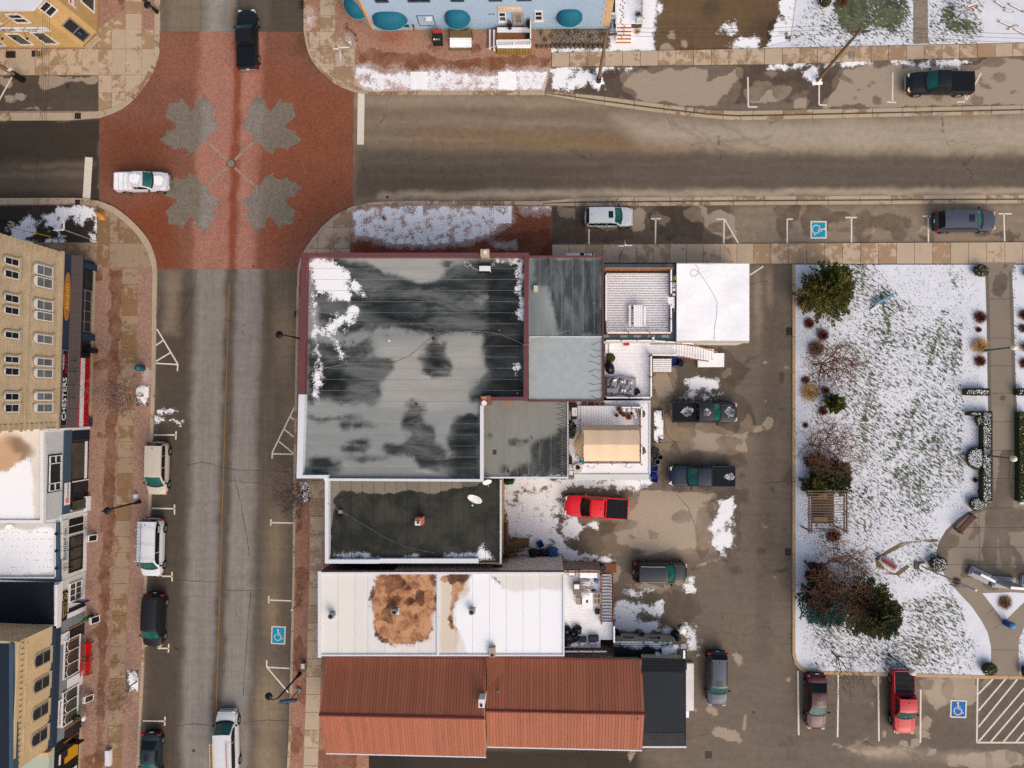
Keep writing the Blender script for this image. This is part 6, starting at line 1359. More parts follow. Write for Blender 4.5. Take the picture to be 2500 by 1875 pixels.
# ================================================================== FACADES
class Facade:
 def __init__(s,a,b):
  s.A,s.B =W(*a),W(*b); s.t =(s.B-s.A).normalized(); s.L =(s.B-s.A).length
  s.n =Vector((s.t.y,-s.t.x,0))
  if s.n.dot(-s.A) < 0: s.n =-s.n
 def hit(s,px,py,d=0.0):
  o =Vector((0,0,CAM_H)); r_ =W(px,py,0)-o; p0 =s.A+s.n*d
  k =(p0-o).dot(s.n)/r_.dot(s.n); p =o+r_*k
  return (p-s.A).dot(s.t),p.z
 def pt(s,u,z,d): return s.A+s.t*u+s.n*d+Vector((0,0,z))
 def box(s,m,u0,u1,z0,z1,d0,d1):
  P =[s.pt(u,z,d) for d in (d0,d1) for u,z in ((u0,z0),(u1,z0),(u1,z1),(u0,z1))]
  return m.add(P,[(3,2,1,0),(4,5,6,7),(0,1,5,4),(1,2,6,5),(2,3,7,6),(3,0,4,7)])
 def part(s,name,u0,u1,z0,z1,d0,d1,mat,parent): return s.box(MB(),u0,u1,z0,z1,d0,d1).build(name,mat,parent)
 def poly(s,name,pts,d0,d1,mat,parent):
  n =len(pts); m =MB(); m.add([s.pt(u,z,d0) for u,z in pts]+[s.pt(u,z,d1) for u,z in pts],[list(range(n))[::-1],list(range(n,2*n))]+[(i,(i+1)%n,n+(i+1)%n,n+i) for i in range(n)])
  return m.build(name,mat,parent)
 def rect(s,x0,y0,x1,y1,d=0.0):               # image rectangle -> u0,u1,z0,z1 on the wall
  xm,ym =(x0+x1)/2,(y0+y1)/2
  us =sorted((s.hit(xm,y0,d)[0],s.hit(xm,y1,d)[0])) if abs(s.t.y) > abs(s.t.x) else sorted((s.hit(x0,ym,d)[0],s.hit(x1,ym,d)[0]))
  zs =sorted((s.hit(x0,ym,d)[1],s.hit(x1,ym,d)[1])) if abs(s.t.y) > abs(s.t.x) else sorted((s.hit(xm,y0,d)[1],s.hit(xm,y1,d)[1]))
  return us[0],us[1],zs[0],zs[1]
 def corners(s,pts,d=0.0):
  h =[s.hit(x,y,d) for x,y in pts]; us =sorted(p[0] for p in h); zs =sorted(p[1] for p in h)
  return (us[0]+us[1])/2,(us[-1]+us[-2])/2,(zs[0]+zs[1])/2,(zs[-1]+zs[-2])/2
 def window(s,u0,u1,z0,z1,parent,frame,glass,bars_u=1,bars_z=1,fw=.07,d=.04,depth=.08,name='window'):
  f =MB()
  for a in ((u0,u1,z0,z0+fw),(u0,u1,z1-fw,z1),(u0,u0+fw,z0+fw,z1-fw),(u1-fw,u1,z0+fw,z1-fw)): s.box(f,*a,d-.06,d+depth)
  for i in range(1,bars_u): u =u0+(u1-u0)*i/bars_u; s.box(f,u-fw*.35,u+fw*.35,z0+fw,z1-fw,d-.03,d+depth*.7)
  for i in range(1,bars_z): z =z0+(z1-z0)*i/bars_z; s.box(f,u0+fw,u1-fw,z-fw*.35,z+fw*.35,d-.03,d+depth*.65)
  o =f.build(name,frame,parent)
  for i in range(bars_u):
   for j in range(bars_z):
    ua,ub =u0+fw+(u1-u0-2*fw)*i/bars_u,u0+fw+(u1-u0-2*fw)*(i+1)/bars_u; za,zb =z0+fw+(z1-z0-2*fw)*j/bars_z,z0+fw+(z1-z0-2*fw)*(j+1)/bars_z
    s.part('pane',ua,ub,za,zb,d-.05,d-.01,glass,o)
  return o
 def arch(s,u0,u1,z0,z1,rise,n=9):
  w =(u1-u0)/2; c =(u0+u1)/2
  return [(u0,z0),(u1,z0)]+[(c+w*math.cos(a),z1-rise+rise*math.sin(a)) for a in np.linspace(0,math.pi,n)]
 def text(s,body,u,z,size,d,mat,parent,flip=False,name='lettering',width=None):
  cu =bpy.data.curves.new('t','FONT'); cu.body =body; cu.size =size; cu.extrude =.012; cu.align_x ='CENTER'; cu.align_y ='CENTER'
  to =bpy.data.objects.new('t',cu); COL.objects.link(to); bpy.context.view_layer.update()
  me =bpy.data.meshes.new_from_object(to.evaluated_get(bpy.context.evaluated_depsgraph_get())); bpy.data.objects.remove(to)
  r_ =s.n.cross(Vector((0,0,1)))*-1                      # reading direction for someone facing the wall
  w =max((v.co.x for v in me.vertices),default=1)-min((v.co.x for v in me.vertices),default=0)
  k =width/w if width else 1.0
  p =s.pt(u,z,d); o_ =_org(parent)
  for v in me.vertices: q =p+r_*v.co.x*k+Vector((0,0,v.co.y))+s.n*v.co.z; v.co =q-o_
  me.materials.clear(); me.materials.append(mat); me.name =name
  o =bpy.data.objects.new(name,me); COL.objects.link(o); o.parent =parent; ORG[o.name] =o_
  return o
def fac_body(T,F,back,z1,mat,name='wall'):
 A,B =F.A,F.B; b =-F.n*back; m =MB(); m.prism([(A.x,A.y),(B.x,B.y),((B+b).x,(B+b).y),((A+b).x,(A+b).y)],0,z1); return m.build(name,mat,T)
M['ashlar'] =m_brickwall('ashlar_stone',C(208,188,158),C(196,176,148),C(166,150,126),w=.75,h=.34,axis='yz',var=.28,msize=.008)
M['quoin'] =simple('quoin_stone',C(186,168,138),.85,.25,2.0,12,.3)
M['navy'] =simple('navy_shopfront',C(40,58,80),.5,.15); M['brown_shingle'] =simple('brown_shingle',C(82,72,72),.85,.2,3,20,.4)
M['red_cloth'] =simple('red_awning',C(196,20,36),.6,.1); M['gold'] =simple('gold_letter',C(226,190,110),.45,.05); M['brown_sign'] =simple('brown_oval_sign',C(176,116,44),.5,.1)
M['greysiding'] =simple('pale_grey_siding',C(204,208,214),.7,.06); M['slate'] =simple('slate_blue_band',C(66,88,108),.5,.1)
# ---- three storey stone block
S1 =thing('stone_building','three storey tan stone block with paired arched windows over dark shopfronts','building',W(150,840))
F =Facade((231,641),(219,1041)); fac_body(S1,F,12,13.6,M['ashlar'])
def S_rect(x0,y0,x1,y1): return F.rect(x0,y0,x1,y1)
for row,x0,x1,ys,fr,gl in ((1,80,126,((648,673),(677,702),(733,757),(761,783),(817,839),(874,894),(901,923),(958,978),(985,1007)),M['white'],M['glass_grey']),(2,7,44,((629,648),(660,680),(719,739),(749,768),(809,827),(869,887),(897,917),(959,978),(986,1007)),M['white'],M['glass'])):
 for y0,y1 in ys:
  u0,u1,z0,z1 =S_rect(x0,y0,x1,y1)
  o =F.poly('window',F.arch(u0-.14,u1+.14,z0-.05,z1+.18,.45),-.02,.09,M['quoin'],S1)
  F.poly('frame',F.arch(u0,u1,z0,z1,.35),.09,.11,M['white'],o)
  F.part('pane',u0+.08,u1-.08,z0+.1,z0+(z1-z0)*.47,.11,.118,gl,o); F.part('pane',u0+.08,u1-.08,z0+(z1-z0)*.5,z1-(.42 if row == 1 else .16),.11,.118,gl,o); F.part('sill',u0-.2,u1+.2,z0-.22,z0-.05,0,.2,M['quoin'],o)
for uu in (-.02,F.L-.5):
 for k in range(15):
  w =.62 if k % 2 else .42; z0 =4.7+k*.6; F.part('quoin',uu,uu+w,z0,z0+.36,0,.07,M['quoin'],S1)
for z0,z1,d in ((8.55,8.68,.1),(4.62,4.8,.22),(13.2,13.7,.5)): F.part('string_course',-.1,F.L+.1,z0,z1,0,d,M['quoin'],S1)
for i in range(11): u =.8+i*(F.L-1.6)/10; F.part('bracket',u-.1,u+.1,12.6,13.2,0,.35,M['quoin'],S1)
F.part('sign_band',0,F.L,3.62,4.6,0,.16,M['navy'],S1)
m =MB(); nh =46
hood =MB(); a,b =F.L*0,F.L
hood.add([F.pt(0,3.62,.12),F.pt(F.L,3.62,.12),F.pt(F.L,2.95,.85),F.pt(0,2.95,.85),F.pt(0,2.8,.85),F.pt(F.L,2.8,.85),F.pt(F.L,2.95,.12),F.pt(0,2.95,.12)],[(0,3,2,1),(3,4,5,2),(4,7,6,5),(0,7,4,3),(1,2,5,6)]); hood.build('pent_roof',M['dark_trim'],S1)
for k in range(9):
 for j in range(4):
  t0,t1 =j/4,(j+1)/4; u0,u1 =F.L*k/9+.01,F.L*(k+1)/9-.01
  m =MB(); m.add([F.pt(u0,3.62-.67*t0+.015,.12+.73*t0),F.pt(u1,3.62-.67*t0+.015,.12+.73*t0),F.pt(u1,3.62-.67*t1+.03,.12+.73*t1),F.pt(u0,3.62-.67*t1+.03,.12+.73*t1)],[(0,3,2,1)]); m.build('shingle_course',M['brown_shingle'],S1)
F.part('shopfront',0,F.L,0,2.8,0,.06,M['navy'],S1)
F.part('stall_riser',.6,F.L-.3,0,.35,.06,.2,M['quoin'],S1)
for y0,y1,bu in ((662,708,1),(710,812,4),(908,985,3)):
 u0 =F.hit(215,y0)[0]; u1 =F.hit(215,y1)[0]; F.window(u0,u1,.45,2.5,S1,M['navy'] if y0 < 700 else M['grey_metal'],M['glass'],bu,2,.06,.1)
for y0,y1 in ((646,660),(817,832),(1020,1041)): u0 =F.hit(220,y0)[0]; u1 =F.hit(220,y1)[0]; F.part('pilaster',u0,u1,0,2.8,.06,.35,M['navy'],S1)
u0,u1 =F.hit(225,840)[0],F.hit(225,872)[0]; F.part('doorway',u0,u1,0,2.4,.05,.08,M['black'],S1)
rs =thing('oval_sign','brown oval wooden shop sign with gold lettering on navy band','sign',F.pt(F.hit(158,727)[0],4.1,.3))
ua,ub =F.hit(158,664)[0],F.hit(158,783)[0]; uc,hw =(ua+ub)/2,(ub-ua)/2
F.poly('board',[(uc+hw*math.cos(a),4.1+.42*math.sin(a)) for a in np.linspace(0,2*math.pi,33)[:-1]],.17,.24,M['brown_sign'],rs); F.text('ASHANTI',uc,4.08,.5,.25,M['gold'],rs,width=hw*1.05)
cs =thing('long_sign','long black shop sign with bold white capitals and red script','sign',F.pt(F.hit(152,950)[0],4.1,.3))
ua,ub =F.hit(153,854)[0],F.hit(153,1040)[0]
F.part('board',ua,ub,3.68,4.56,.17,.24,M['black'],cs)
for q in ((ua,ub,4.5,4.56),(ua,ub,3.68,3.74),(ua,ua+.06,3.74,4.5),(ub-.06,ub,3.74,4.5)): F.part('border',*q,.24,.26,M['grey_metal'],cs)
uc =F.hit(153,974)[0]; F.text('CHESTERS',uc,4.1,.72,.25,M['white'],cs,width=abs(ub-ua)*.56); F.text('BAR & GRILL',F.hit(153,886)[0],4.0,.34,.25,M['red_cloth'],cs,width=abs(ub-ua)*.27)
F.text('WINGS PIZZA',F.hit(153,884)[0],4.34,.15,.25,M['white'],cs,width=abs(ub-ua)*.2)
aw =thing('red_awning','narrow red and white awning under the long black sign','awning',F.pt(F.hit(200,955)[0],2.6,.9))
ua,ub =F.hit(200,876)[0],F.hit(200,1040)[0]
m =MB(); m.add([F.pt(ua,2.95,.86),F.pt(ub,2.95,.86),F.pt(ub,2.55,1.12),F.pt(ua,2.55,1.12)],[(0,3,2,1),(0,1,2,3)]); m.build('canopy',M['white'],aw); m =MB(); m.add([F.pt(ua,2.62,1.1),F.pt(ub,2.62,1.1),F.pt(ub,2.2,1.3),F.pt(ua,2.2,1.3)],[(0,3,2,1),(0,1,2,3)]); m.build('valance',M['red_cloth'],aw); F.part('edge',ua,ub,2.93,2.97,.84,.9,M['red_cloth'],aw)
for y in (880,907,940,970):
 u =F.hit(168,y)[0]; m =MB(); m.tube([F.pt(u,3.7,.2),F.pt(u,3.75,.7),F.pt(u,3.6,.8)],.02,5); m.build('lamp_arm',M['black'],S1); m =MB(); m.ball(F.pt(u,3.58,.8),.09,.09,.07,8,5); m.build('sign_lamp',M['black'],S1)
u =F.hit(215,856)[0]; can =thing('litter_bin','black cylindrical bin beside the dark shop doorway','bin',F.pt(u,0,.4)); m =MB(); m.cyl(F.pt(u,0,.45),.26,.1,1.1,14); m.build('drum',M['black'],can); m =MB(); m.cyl(F.pt(u,0,.45),.3,1.1,1.16,14); m.build('lid',M['dark_trim'],can)
spk =F.hit(141,844)
# ---- pale grey shop
S2 =thing('grey_sided_shop','two storey pale grey clapboard shop with stained white flat roof','shop',W(120,1150))
G =Facade((219,1042),(214.5,1247)); fac_body(S2,G,14,6.15,M['greysiding'])
for k in range(24): G.part('siding_board',0,G.L,3.75+k*.1,3.84+k*.1,0,.018,M['greysiding'],S2)
a,b =G.A,G.B
grid_sheet('roof',(-160,1047,100,1274),6.2,5,m_sheetroof('stained_white_roof',.45,(.8,.62,.42),grime=.12,snow_amp=10),S2,C(230,222,212),layers=[([('e',10,1120,50,55,0)],C(196,158,120),.9,20),([('e',50,1090,34,16,30),('e',62,1115,10,22,0)],C(130,104,76),.85,8)],snow=[('p',[(68,1115),(80,1140),(85,1270),(-160,1270),(-160,1200),(20,1150)])])
for q in ((98,1044,106,1277),(-160,1044,98,1048),(-160,1270,98,1277)): pbox('roof_edge',q,6.0,6.35,M['white'],S2)
G.part('sign_band',0.2,G.L-.25,2.75,3.75,0,.12,M['slate'],S2)
u0,u1,z0,z1 =G.rect(118,1112,147,1198); G.part('surround',u0-.12,u1+.12,z0-.15,z1+.12,0,.06,M['navy'],S2)
w_ =G.window(u0,u1,z0,z1,S2,M['white'],M['glass'],1,1,.07,.08); um =(u1-u0)
for f_ in (.22,.78): G.part('mullion',u0+um*f_-.04,u0+um*f_+.04,z0,z1,.08,.17,M['white'],w_)
for f_ in (.12,.9): G.part('mullion',u0+um*(f_-.1),u0+um*(f_+.1),(z0+z1)/2-.03,(z0+z1)/2+.03,.08,.16,M['white'],w_)
sb =thing('white_shop_sign','white panel sign with striped orange sun logo on slate band','sign',G.pt(G.hit(162,1206)[0],3.2,.2))
u0,u1 =G.hit(162,1178)[0],G.hit(162,1232)[0]; G.part('board',u0,u1,2.88,3.62,.13,.18,M['white'],sb)
ul =u1-.42
for k in range(5):
 zz =3.25+(k-2)*.1; hw =math.sqrt(max(.0,.27**2-((k-2)*.1)**2)); G.part('sun_stripe',ul-hw,ul+hw,zz-.035,zz+.035,.18,.19,simple('sun%d' % k,C(236,150-22*k,90)),sb)
G.text('SUNSET BLINDS',(u0+u1)/2-.35,3.2,.24,.185,M['slate'],sb,width=(u1-u0)*.62)
G.part('recess',.4,G.L-.5,0,2.75,.001,.02,M['dark_trim'],S2)
SPF =simple('concrete_apron',C(150,138,118),.85)
m =MB(); uA,uB,uC =G.hit(215,1078)[0],G.hit(205,1170)[0],G.hit(205,1205)[0]
m.prism([tuple(G.pt(uA,0,.02)[:2]),tuple(G.pt(uA+.2,0,.02)[:2]),tuple(G.pt(uC,0,-1.0)[:2]),tuple(G.pt(uB,0,-1.0)[:2])],0,2.7)
G.part('display_window',uA,uA+3.4,.7,2.6,.03,.06,M['glass_warm'],S2)
G.part('window_sill',uA-.05,uA+3.5,.45,.72,.03,.14,M['white'],S2); G.part('door',uA+3.7,uA+4.7,.05,2.3,.02,.05,M['glass'],S2); G.part('door_frame',uA+3.6,uA+3.7,0,2.4,.02,.1,M['white'],S2); G.part('grille_wall',.3,uA-.1,.1,2.6,.03,.1,M['navy'],S2)
for k in range(9): G.part('grille_slat',.3+k*(uA-.5)/9,.33+k*(uA-.5)/9,.15,2.55,.1,.13,M['black'],S2)
u0,u1 =G.hit(205,1217)[0],G.hit(205,1240)[0]; G.part('display_window',u0,u1,.7,2.4,.06,.25,M['glass_warm'],S2); G.part('window_base',u0-.2,u1+.3,0,.68,.02,.35,M['white'],S2)
G.part('corner_board',-.05,.22,0,6.1,0,.1,M['white'],S2); G.part('corner_board',G.L-.2,G.L,0,3.9,0,.08,M['white'],S2)
# ---- low white shop
S3 =thing('white_low_shop','single storey white shop with blue edged snowy flat roof','shop',W(120,1340))
K =Facade((214.3,1248),(211.5,1394)); fac_body(S3,K,14,3.75,M['siding_white'])
grid_sheet('roof',(-160,1277,136,1411),3.8,6,m_sheetroof('white_screwed_roof',.6,grime=.06,snow_amp=8),S3,C(216,212,208),snow=[('p',[(-160,1290),(132,1290),(134,1396),(90,1405),(-160,1400)])])
for q,mt in (((136,1276,143,1420),'slate'),((-160,1412,136,1420),'slate'),((134,1278,136.5,1412),'white'),((-160,1409,136,1412),'white')): pbox('roof_edge',q,3.6,4.02,M[mt],S3)
m =MB()
for i in range(60): m.cyl(W(random.uniform(2,128),random.choice((1300,1317,1334,1351,1368,1385))+random.uniform(-1,1),3.85),.03,3.8,3.83,6)
tag(m.build('roof_screws',M['grey_metal'],S3),kind='stuff')
bt =thing('bottle_sign','white fascia lettering over the low shop window','sign',K.pt(K.L/2,3.2,.1)); K.part('board',.3,K.L-.3,2.85,3.6,.0,.05,M['siding_white'],bt)
K.text('Bottled up',K.hit(155,1330)[0],3.28,.55,.06,M['slate'],bt,width=K.L*.5); K.text('CRAFT  BREWING',K.hit(160,1345)[0],2.98,.17,.06,M['grey_metal'],bt,width=K.L*.3)
uc =K.hit(155,1385)[0]; m =MB(); m.tube([K.pt(uc+.32*math.cos(a),3.22+.32*math.sin(a),.07) for a in np.linspace(0,6.283,24)],.02,5); m.build('ring_logo',M['grey_metal'],bt)
for du in (-.12,0,.12): K.part('logo_bar',uc+du-.02,uc+du+.02,3.05,3.35,.05,.07,M['grey_metal'],bt)
u0,u1,z0,z1 =K.rect(170,1307,202,1404); w_ =K.window(u0,min(u1,K.L-.4),.75,2.65,S3,M['dark_trim'],M['glass_warm'],3,1,.09,.03);
for k in range(3): K.part('wall_board',.1,K.L-.1,.1+k*.2,.28+k*.2,0,.03,M['white'],S3)
u0,u1,_,_ =K.rect(170,1262,218,1297); K.part('recessed_entrance',u0,u1,0,2.7,.01,.03,M['black'],S3); K.part('entrance_frame',(u0+u1)/2-.03,(u0+u1)/2+.03,0,2.7,.03,.06,M['white'],S3)
for y in (1304,1346,1388):
 u =K.hit(140,y)[0]; m =MB(); m.tube([K.pt(u,3.9,-.15),K.pt(u,4.0,.3),K.pt(u,3.6,.75)],.02,5); m.build('lamp_arm',M['black'],S3); pbox('lamp_base',(133,y-2.5,140,y+2.5),4.02,4.12,M['black'],S3)
for y in (1344,1386): u =K.hit(165,y)[0]; m =MB(); m.ball(K.pt(u,2.75,.35),.16,.16,.14,10,6); m.build('sign_lamp',M['black'],S3)
dish(21,1290,3.8,.8,'small grey dish on the snowy low white roof',100)
# ---- black roofed office
S4 =thing('black_flat_office','small office with black flat roof and white trimmed front','shop',W(120,1445))
J =Facade((211.3,1395),(207.5,1491)); fac_body(S4,J,14,4.2,M['siding_white'])
grid_sheet('roof',(-160,1421,133,1527),4.25,10,m_sheetroof('black_membrane',.6,grime=.3),S4,C(20,26,36))
pbox('roof_edge',(132,1428,140,1534),4.0,4.5,M['white'],S4); bulbs((134,1430),(132,1528),20,4.55,S4); pbox('roof_edge',(-160,1526,132,1530),4.1,4.4,M['white'],S4)
J.part('cornice',0,J.L,3.7,4.1,0,.25,M['white'],S4)
cs =thing('black_gold_sign','black office sign with gold ring numeral and gold capitals','sign',J.pt(J.L*.5,3.2,.2)); u0,u1,z0,z1 =J.rect(148,1443,166,1512); J.part('board',u0,u1,2.75,3.65,.02,.12,M['black'],cs)
J.text('CENTURY 21',(u0+u1)/2+.35,3.28,.28,.13,M['gold'],cs,width=(u1-u0)*.55); J.text('HERITAGE HOUSE LTD',(u0+u1)/2+.35,2.98,.12,.13,M['gold'],cs,width=(u1-u0)*.5)
uc =u0+.5; J.text('21',uc,3.15,.42,.13,M['gold'],cs); m =MB(); m.tube([J.pt(uc+.34*math.cos(a),3.18+.34*math.sin(a),.13) for a in np.linspace(.5,6.0,20)],.025,5); m.build('ring_logo',M['gold'],cs)
J.window(J.hit(190,1420)[0]-.1,J.hit(190,1462)[0],.7,2.5,S4,M['white'],M['glass_warm'],3,2,.09,.05); J.part('door_recess',J.hit(205,1470)[0],J.hit(205,1488)[0],0,2.4,.01,.04,M['dark_trim'],S4); J.part('pilaster',J.L-.5,J.L-.05,0,2.7,0,.15,M['white'],S4)
bs =thing('blue_hanging_sign','royal blue projecting sign beside the office window','sign',J.pt(1.6,1.7,.4)); u =J.hit(205,1458)[0]; J.part('panel',u-.06,u+.06,1.1,1.9,.15,1.15,simple('royal_blue',C(24,44,140),.4),bs); J.part('bracket',u-.03,u+.03,1.95,2.0,0,1.15,M['black'],bs)
for k,ch_ in enumerate('INFO'): J.part('letter_block',u-.07,u+.07,1.4,1.6,.3+k*.18,.4+k*.18,M['white'],bs)
tree_pot =thing('potted_conifer','small green conifer in a black pot by the office door','plant',J.pt(J.hit(214,1500)[0],.12,.7)); p =J.pt(J.hit(214,1500)[0],0,.8); m =MB(); m.cyl(p,.2,.1,.6,12,.26); m.build('pot',M['black'],tree_pot)
m =MB(); rr =random.Random(8)
for i in range(260):
 h =rr.random(); a =rr.uniform(0,6.28); r_ =.3*(1-h)*rr.uniform(.5,1); q =p+Vector((r_*math.cos(a),r_*math.sin(a),.6+h*1.1)); d =Vector((math.cos(a)*.1,math.sin(a)*.1,-.03)); k =Vector((-math.sin(a),math.cos(a),0))*.03; m.add([q+k,q-k,q+d],[(0,1,2)])
m.build('foliage',simple('bright_conifer',C(30,120,70),.8),tree_pot)
# ---- buff brick block with slate shopfront
S5 =thing('buff_brick_building','two storey buff brick building with arched windows above grey clapboard shopfront','building',W(100,1650))
M['buff_yz'] =m_brickwall('buff_wall',C(224,196,152),C(214,186,144),C(204,180,142),axis='yz',var=.2)
Q =Facade((207.3,1492),(197,1772)); fac_body(S5,Q,14,8.7,M['buff_yz'])
pbox('roof',(-160,1572,22,1900),8.3,8.75,simple('dark_slate_roof',C(28,40,54),.5),S5); pbox('roof_edge',(22,1572,32,1900),8.3,8.9,M['slate'],S5)
Q.part('coping',0,Q.L,8.6,8.85,0,.12,M['buff_yz'],S5)
for i in range(22): u =.4+i*(Q.L-.8)/21; Q.part('corbel',u-.1,u+.1,8.05,8.3,0,.08,M['buff_yz'],S5)
for k in range(3): Q.part('brick_panel',.5+k*3.6,3.4+k*3.6,7.55,7.66,0,.05,M['buff_yz'],S5)
for y0,y1 in ((1597,1626),(1659,1687),(1725,1753),(1786,1814)):
 u0,u1,z0,z1 =Q.rect(76,y0,112,y1); z0,z1 =4.75,6.65
 o =Q.poly('window',Q.arch(u0-.15,u1+.15,z0,z1+.2,.4),-.01,.05,M['quoin'],S5); Q.poly('frame',Q.arch(u0,u1,z0,z1,.3),.05,.06,M['navy'],o); Q.part('pane',u0+.1,u1-.05,z0+.1,z0+.85,.06,.07,M['glass'],o); Q.part('pane',u0+.1,u1-.05,z0+.95,z1-.25,.06,.07,M['glass'],o)
 Q.part('glazing_bar',u0+.05,u0+.1,z0+.05,z1-.2,.06,.08,M['grey_metal'],o); Q.part('glazing_bar',u0+.1,u1-.05,z0+.86,z0+.94,.06,.08,M['grey_metal'],o); Q.part('sill',u0-.25,u1+.25,z0-.2,z0,0,.16,M['quoin'],o)
Q.part('fascia',0,Q.L,3.85,4.5,0,.35,M['navy'],S5)
SL =m_wood('grey_clapboard',C(126,136,142),(3,1,6),.2)
for k in range(20): Q.part('clapboard',0,Q.L,k*.19,k*.19+.185,0,.05+.02*(k % 2),SL,S5)
for y0,y1 in ((1556,1648),(1678,1760)):
 u0,u1,_,_ =Q.rect(150,y0,195,y1); w_ =Q.window(u0,u1,.75,3.0,S5,M['white'],M['glass_warm'],3,1,.09,.12)
 um =(u1-u0)/3
 for i in range(3):
  m =MB(); m.tube([Q.pt(u0+um*(i+.5)+um*.45*math.cos(a),2.2+.45*math.sin(a),.2) for a in np.linspace(0,math.pi,9)],.025,5); m.build('arched_bar',M['white'],w_); Q.part('upright_bar',u0+um*(i+.5)-.02,u0+um*(i+.5)+.02,2.62,2.95,.15,.22,M['white'],w_)
for y0,y1 in ((1528,1556),(1762,1790)): u0,u1 =Q.hit(185,y0)[0],Q.hit(185,y1)[0]; Q.part('door',u0,u1,.05,2.4,.05,.1,M['glass'],S5); Q.part('door_frame',u0-.08,u0,0,2.5,.05,.14,M['tan_wood'],S5); Q.part('door_frame',u1,u1+.08,0,2.5,.05,.14,M['tan_wood'],S5)
u0,u1 =Q.hit(170,1655)[0],Q.hit(185,1678)[0]; Q.part('door',u0,u1,.05,2.3,.05,.1,M['white'],S5)
sg =thing('square_white_sign','square white sign with faint line drawing on grey clapboard','sign',Q.pt(Q.hit(155,1556)[0],3.0,.2)); u0,u1,z0,z1 =Q.rect(143,1545,167,1570); Q.part('board',u0,u1,2.35,3.5,.1,.15,M['white'],sg); m =MB(); m.tube([Q.pt((u0+u1)/2+.25*math.cos(a)*math.sin(2*a),2.95+.3*math.sin(a),.16) for a in np.linspace(0,6.283,24)],.015,4); m.build('line_drawing',M['grey_metal'],sg)
for k in range(3): Q.part('text_line',u0+.2,u1-.25,2.45+k*.07,2.48+k*.07,.15,.16,M['slate'],sg)
sg =thing('long_white_sign','long white sign with handwritten script above the shop window','sign',Q.pt(Q.hit(140,1740)[0],3.3,.2)); u0,u1 =Q.hit(140,1710)[0],Q.hit(140,1776)[0]; Q.part('board',u0,u1,2.95,3.65,.1,.16,M['white'],sg); Q.text('REVIVALISTE Lounge',(u0+u1)/2,3.28,.32,.165,M['grey_metal'],sg,width=(u1-u0)*.85)
for y,lb in ((1576,'red metal bench outside the grey clapboard shop, nearer the office'),(1618,'red metal bench outside the grey clapboard shop, nearer the sandwich board')):
 u =Q.hit(212,y)[0]; bn =thing('red_bench',lb,'bench',Q.pt(u,.1,.75)); RM =bpy.data.materials.get('red_bench_metal') or simple('red_bench_metal',C(206,14,20),.4)
 for i in range(7): Q.part('seat_slat',u-.7,u+.7,.48,.51,.55+i*.075,.61+i*.075,RM,bn)
 for i in range(14): Q.part('back_rod',u-.68+i*.104,u-.65+i*.104,.55,1.0,.42,.45,RM,bn)
 Q.part('back_rail',u-.72,u+.72,.98,1.03,.4,.46,RM,bn)
 for du in (-.66,.66):
  for d in (.5,1.02): Q.part('leg',u+du-.03,u+du+.03,.1,.48,d-.03,d+.03,M['black'],bn)
  Q.part('armrest',u+du-.03,u+du+.03,.7,.74,.45,1.05,M['black'],bn)
bb =thing('black_blade_sign','black projecting sign near the yellow shopfront','sign',Q.pt(Q.hit(200,1788)[0],1.5,.5)); u =Q.hit(200,1790)[0]; Q.part('panel',u-.05,u+.05,1.0,1.8,.1,1.1,M['black'],bb); Q.part('bracket',u-.02,u+.02,1.85,1.9,0,1.1,M['dark_trim'],bb); Q.part('emblem',u-.06,u+.06,1.25,1.55,.5,.7,M['slate'],bb)
wr =thing('door_wreath','dark green and red wreath hanging beside the lit shop window','wreath',Q.pt(Q.hit(190,1745)[0],1.6,.3)); m =MB(); m.ball(Q.pt(Q.hit(188,1747)[0],1.2,.35),.3,.3,.35,12,8,.3); m.build('greenery',M['leaf_green'],wr); m =MB(); m.ball(Q.pt(Q.hit(184,1750)[0],1.3,.4),.16,.16,.2,8,5,.3); m.build('ribbon',M['red_cloth'],wr)
hb =thing('white_oval_plaque','white oval plaque standing by the wreath','plaque',Q.pt(Q.hit(200,1742)[0],.1,.9)); m =MB(); p =Q.pt(Q.hit(206,1738)[0],.8,.8); m.ball(p,.14,.28,.3,12,7); m.build('plaque',M['white'],hb); m =MB(); m.tube([(p.x,p.y,.1),(p.x,p.y,.6)],.03,6); m.build('stake',M['grey_metal'],hb)
def aboard(label,x,y,col):
 t =thing('sandwich_board',label,'sign',W(x,y,.1),R(random.uniform(-6,6)))
 for s_ in (-1,1):
  m =MB(); c =Vector((0,s_*.22,.5)); m.obox(c,(.32,0,0),(0,s_*-.16,.46),(0,.02,.006)); o =m.build('frame',M['white'],t,local=True); m =MB(); m.obox(c+Vector((0,s_*.012,.005)),(.25,0,0),(0,s_*-.12,.36),(0,.022,.008)); m.build('panel',M[col],o,local=True)
 t.rotation_euler[2] += R(90)
 return t
aboard('white framed sandwich board outside the low white shop',229,1311,'black'); aboard('white framed sandwich board with black panel outside the office',235,1510,'black'); aboard('white framed sandwich board outside the clapboard shop',220,1700,'black')
S6 =thing('teal_shop','dark shopfront with yellow panel and pale green wall','shop',W(120,1850))
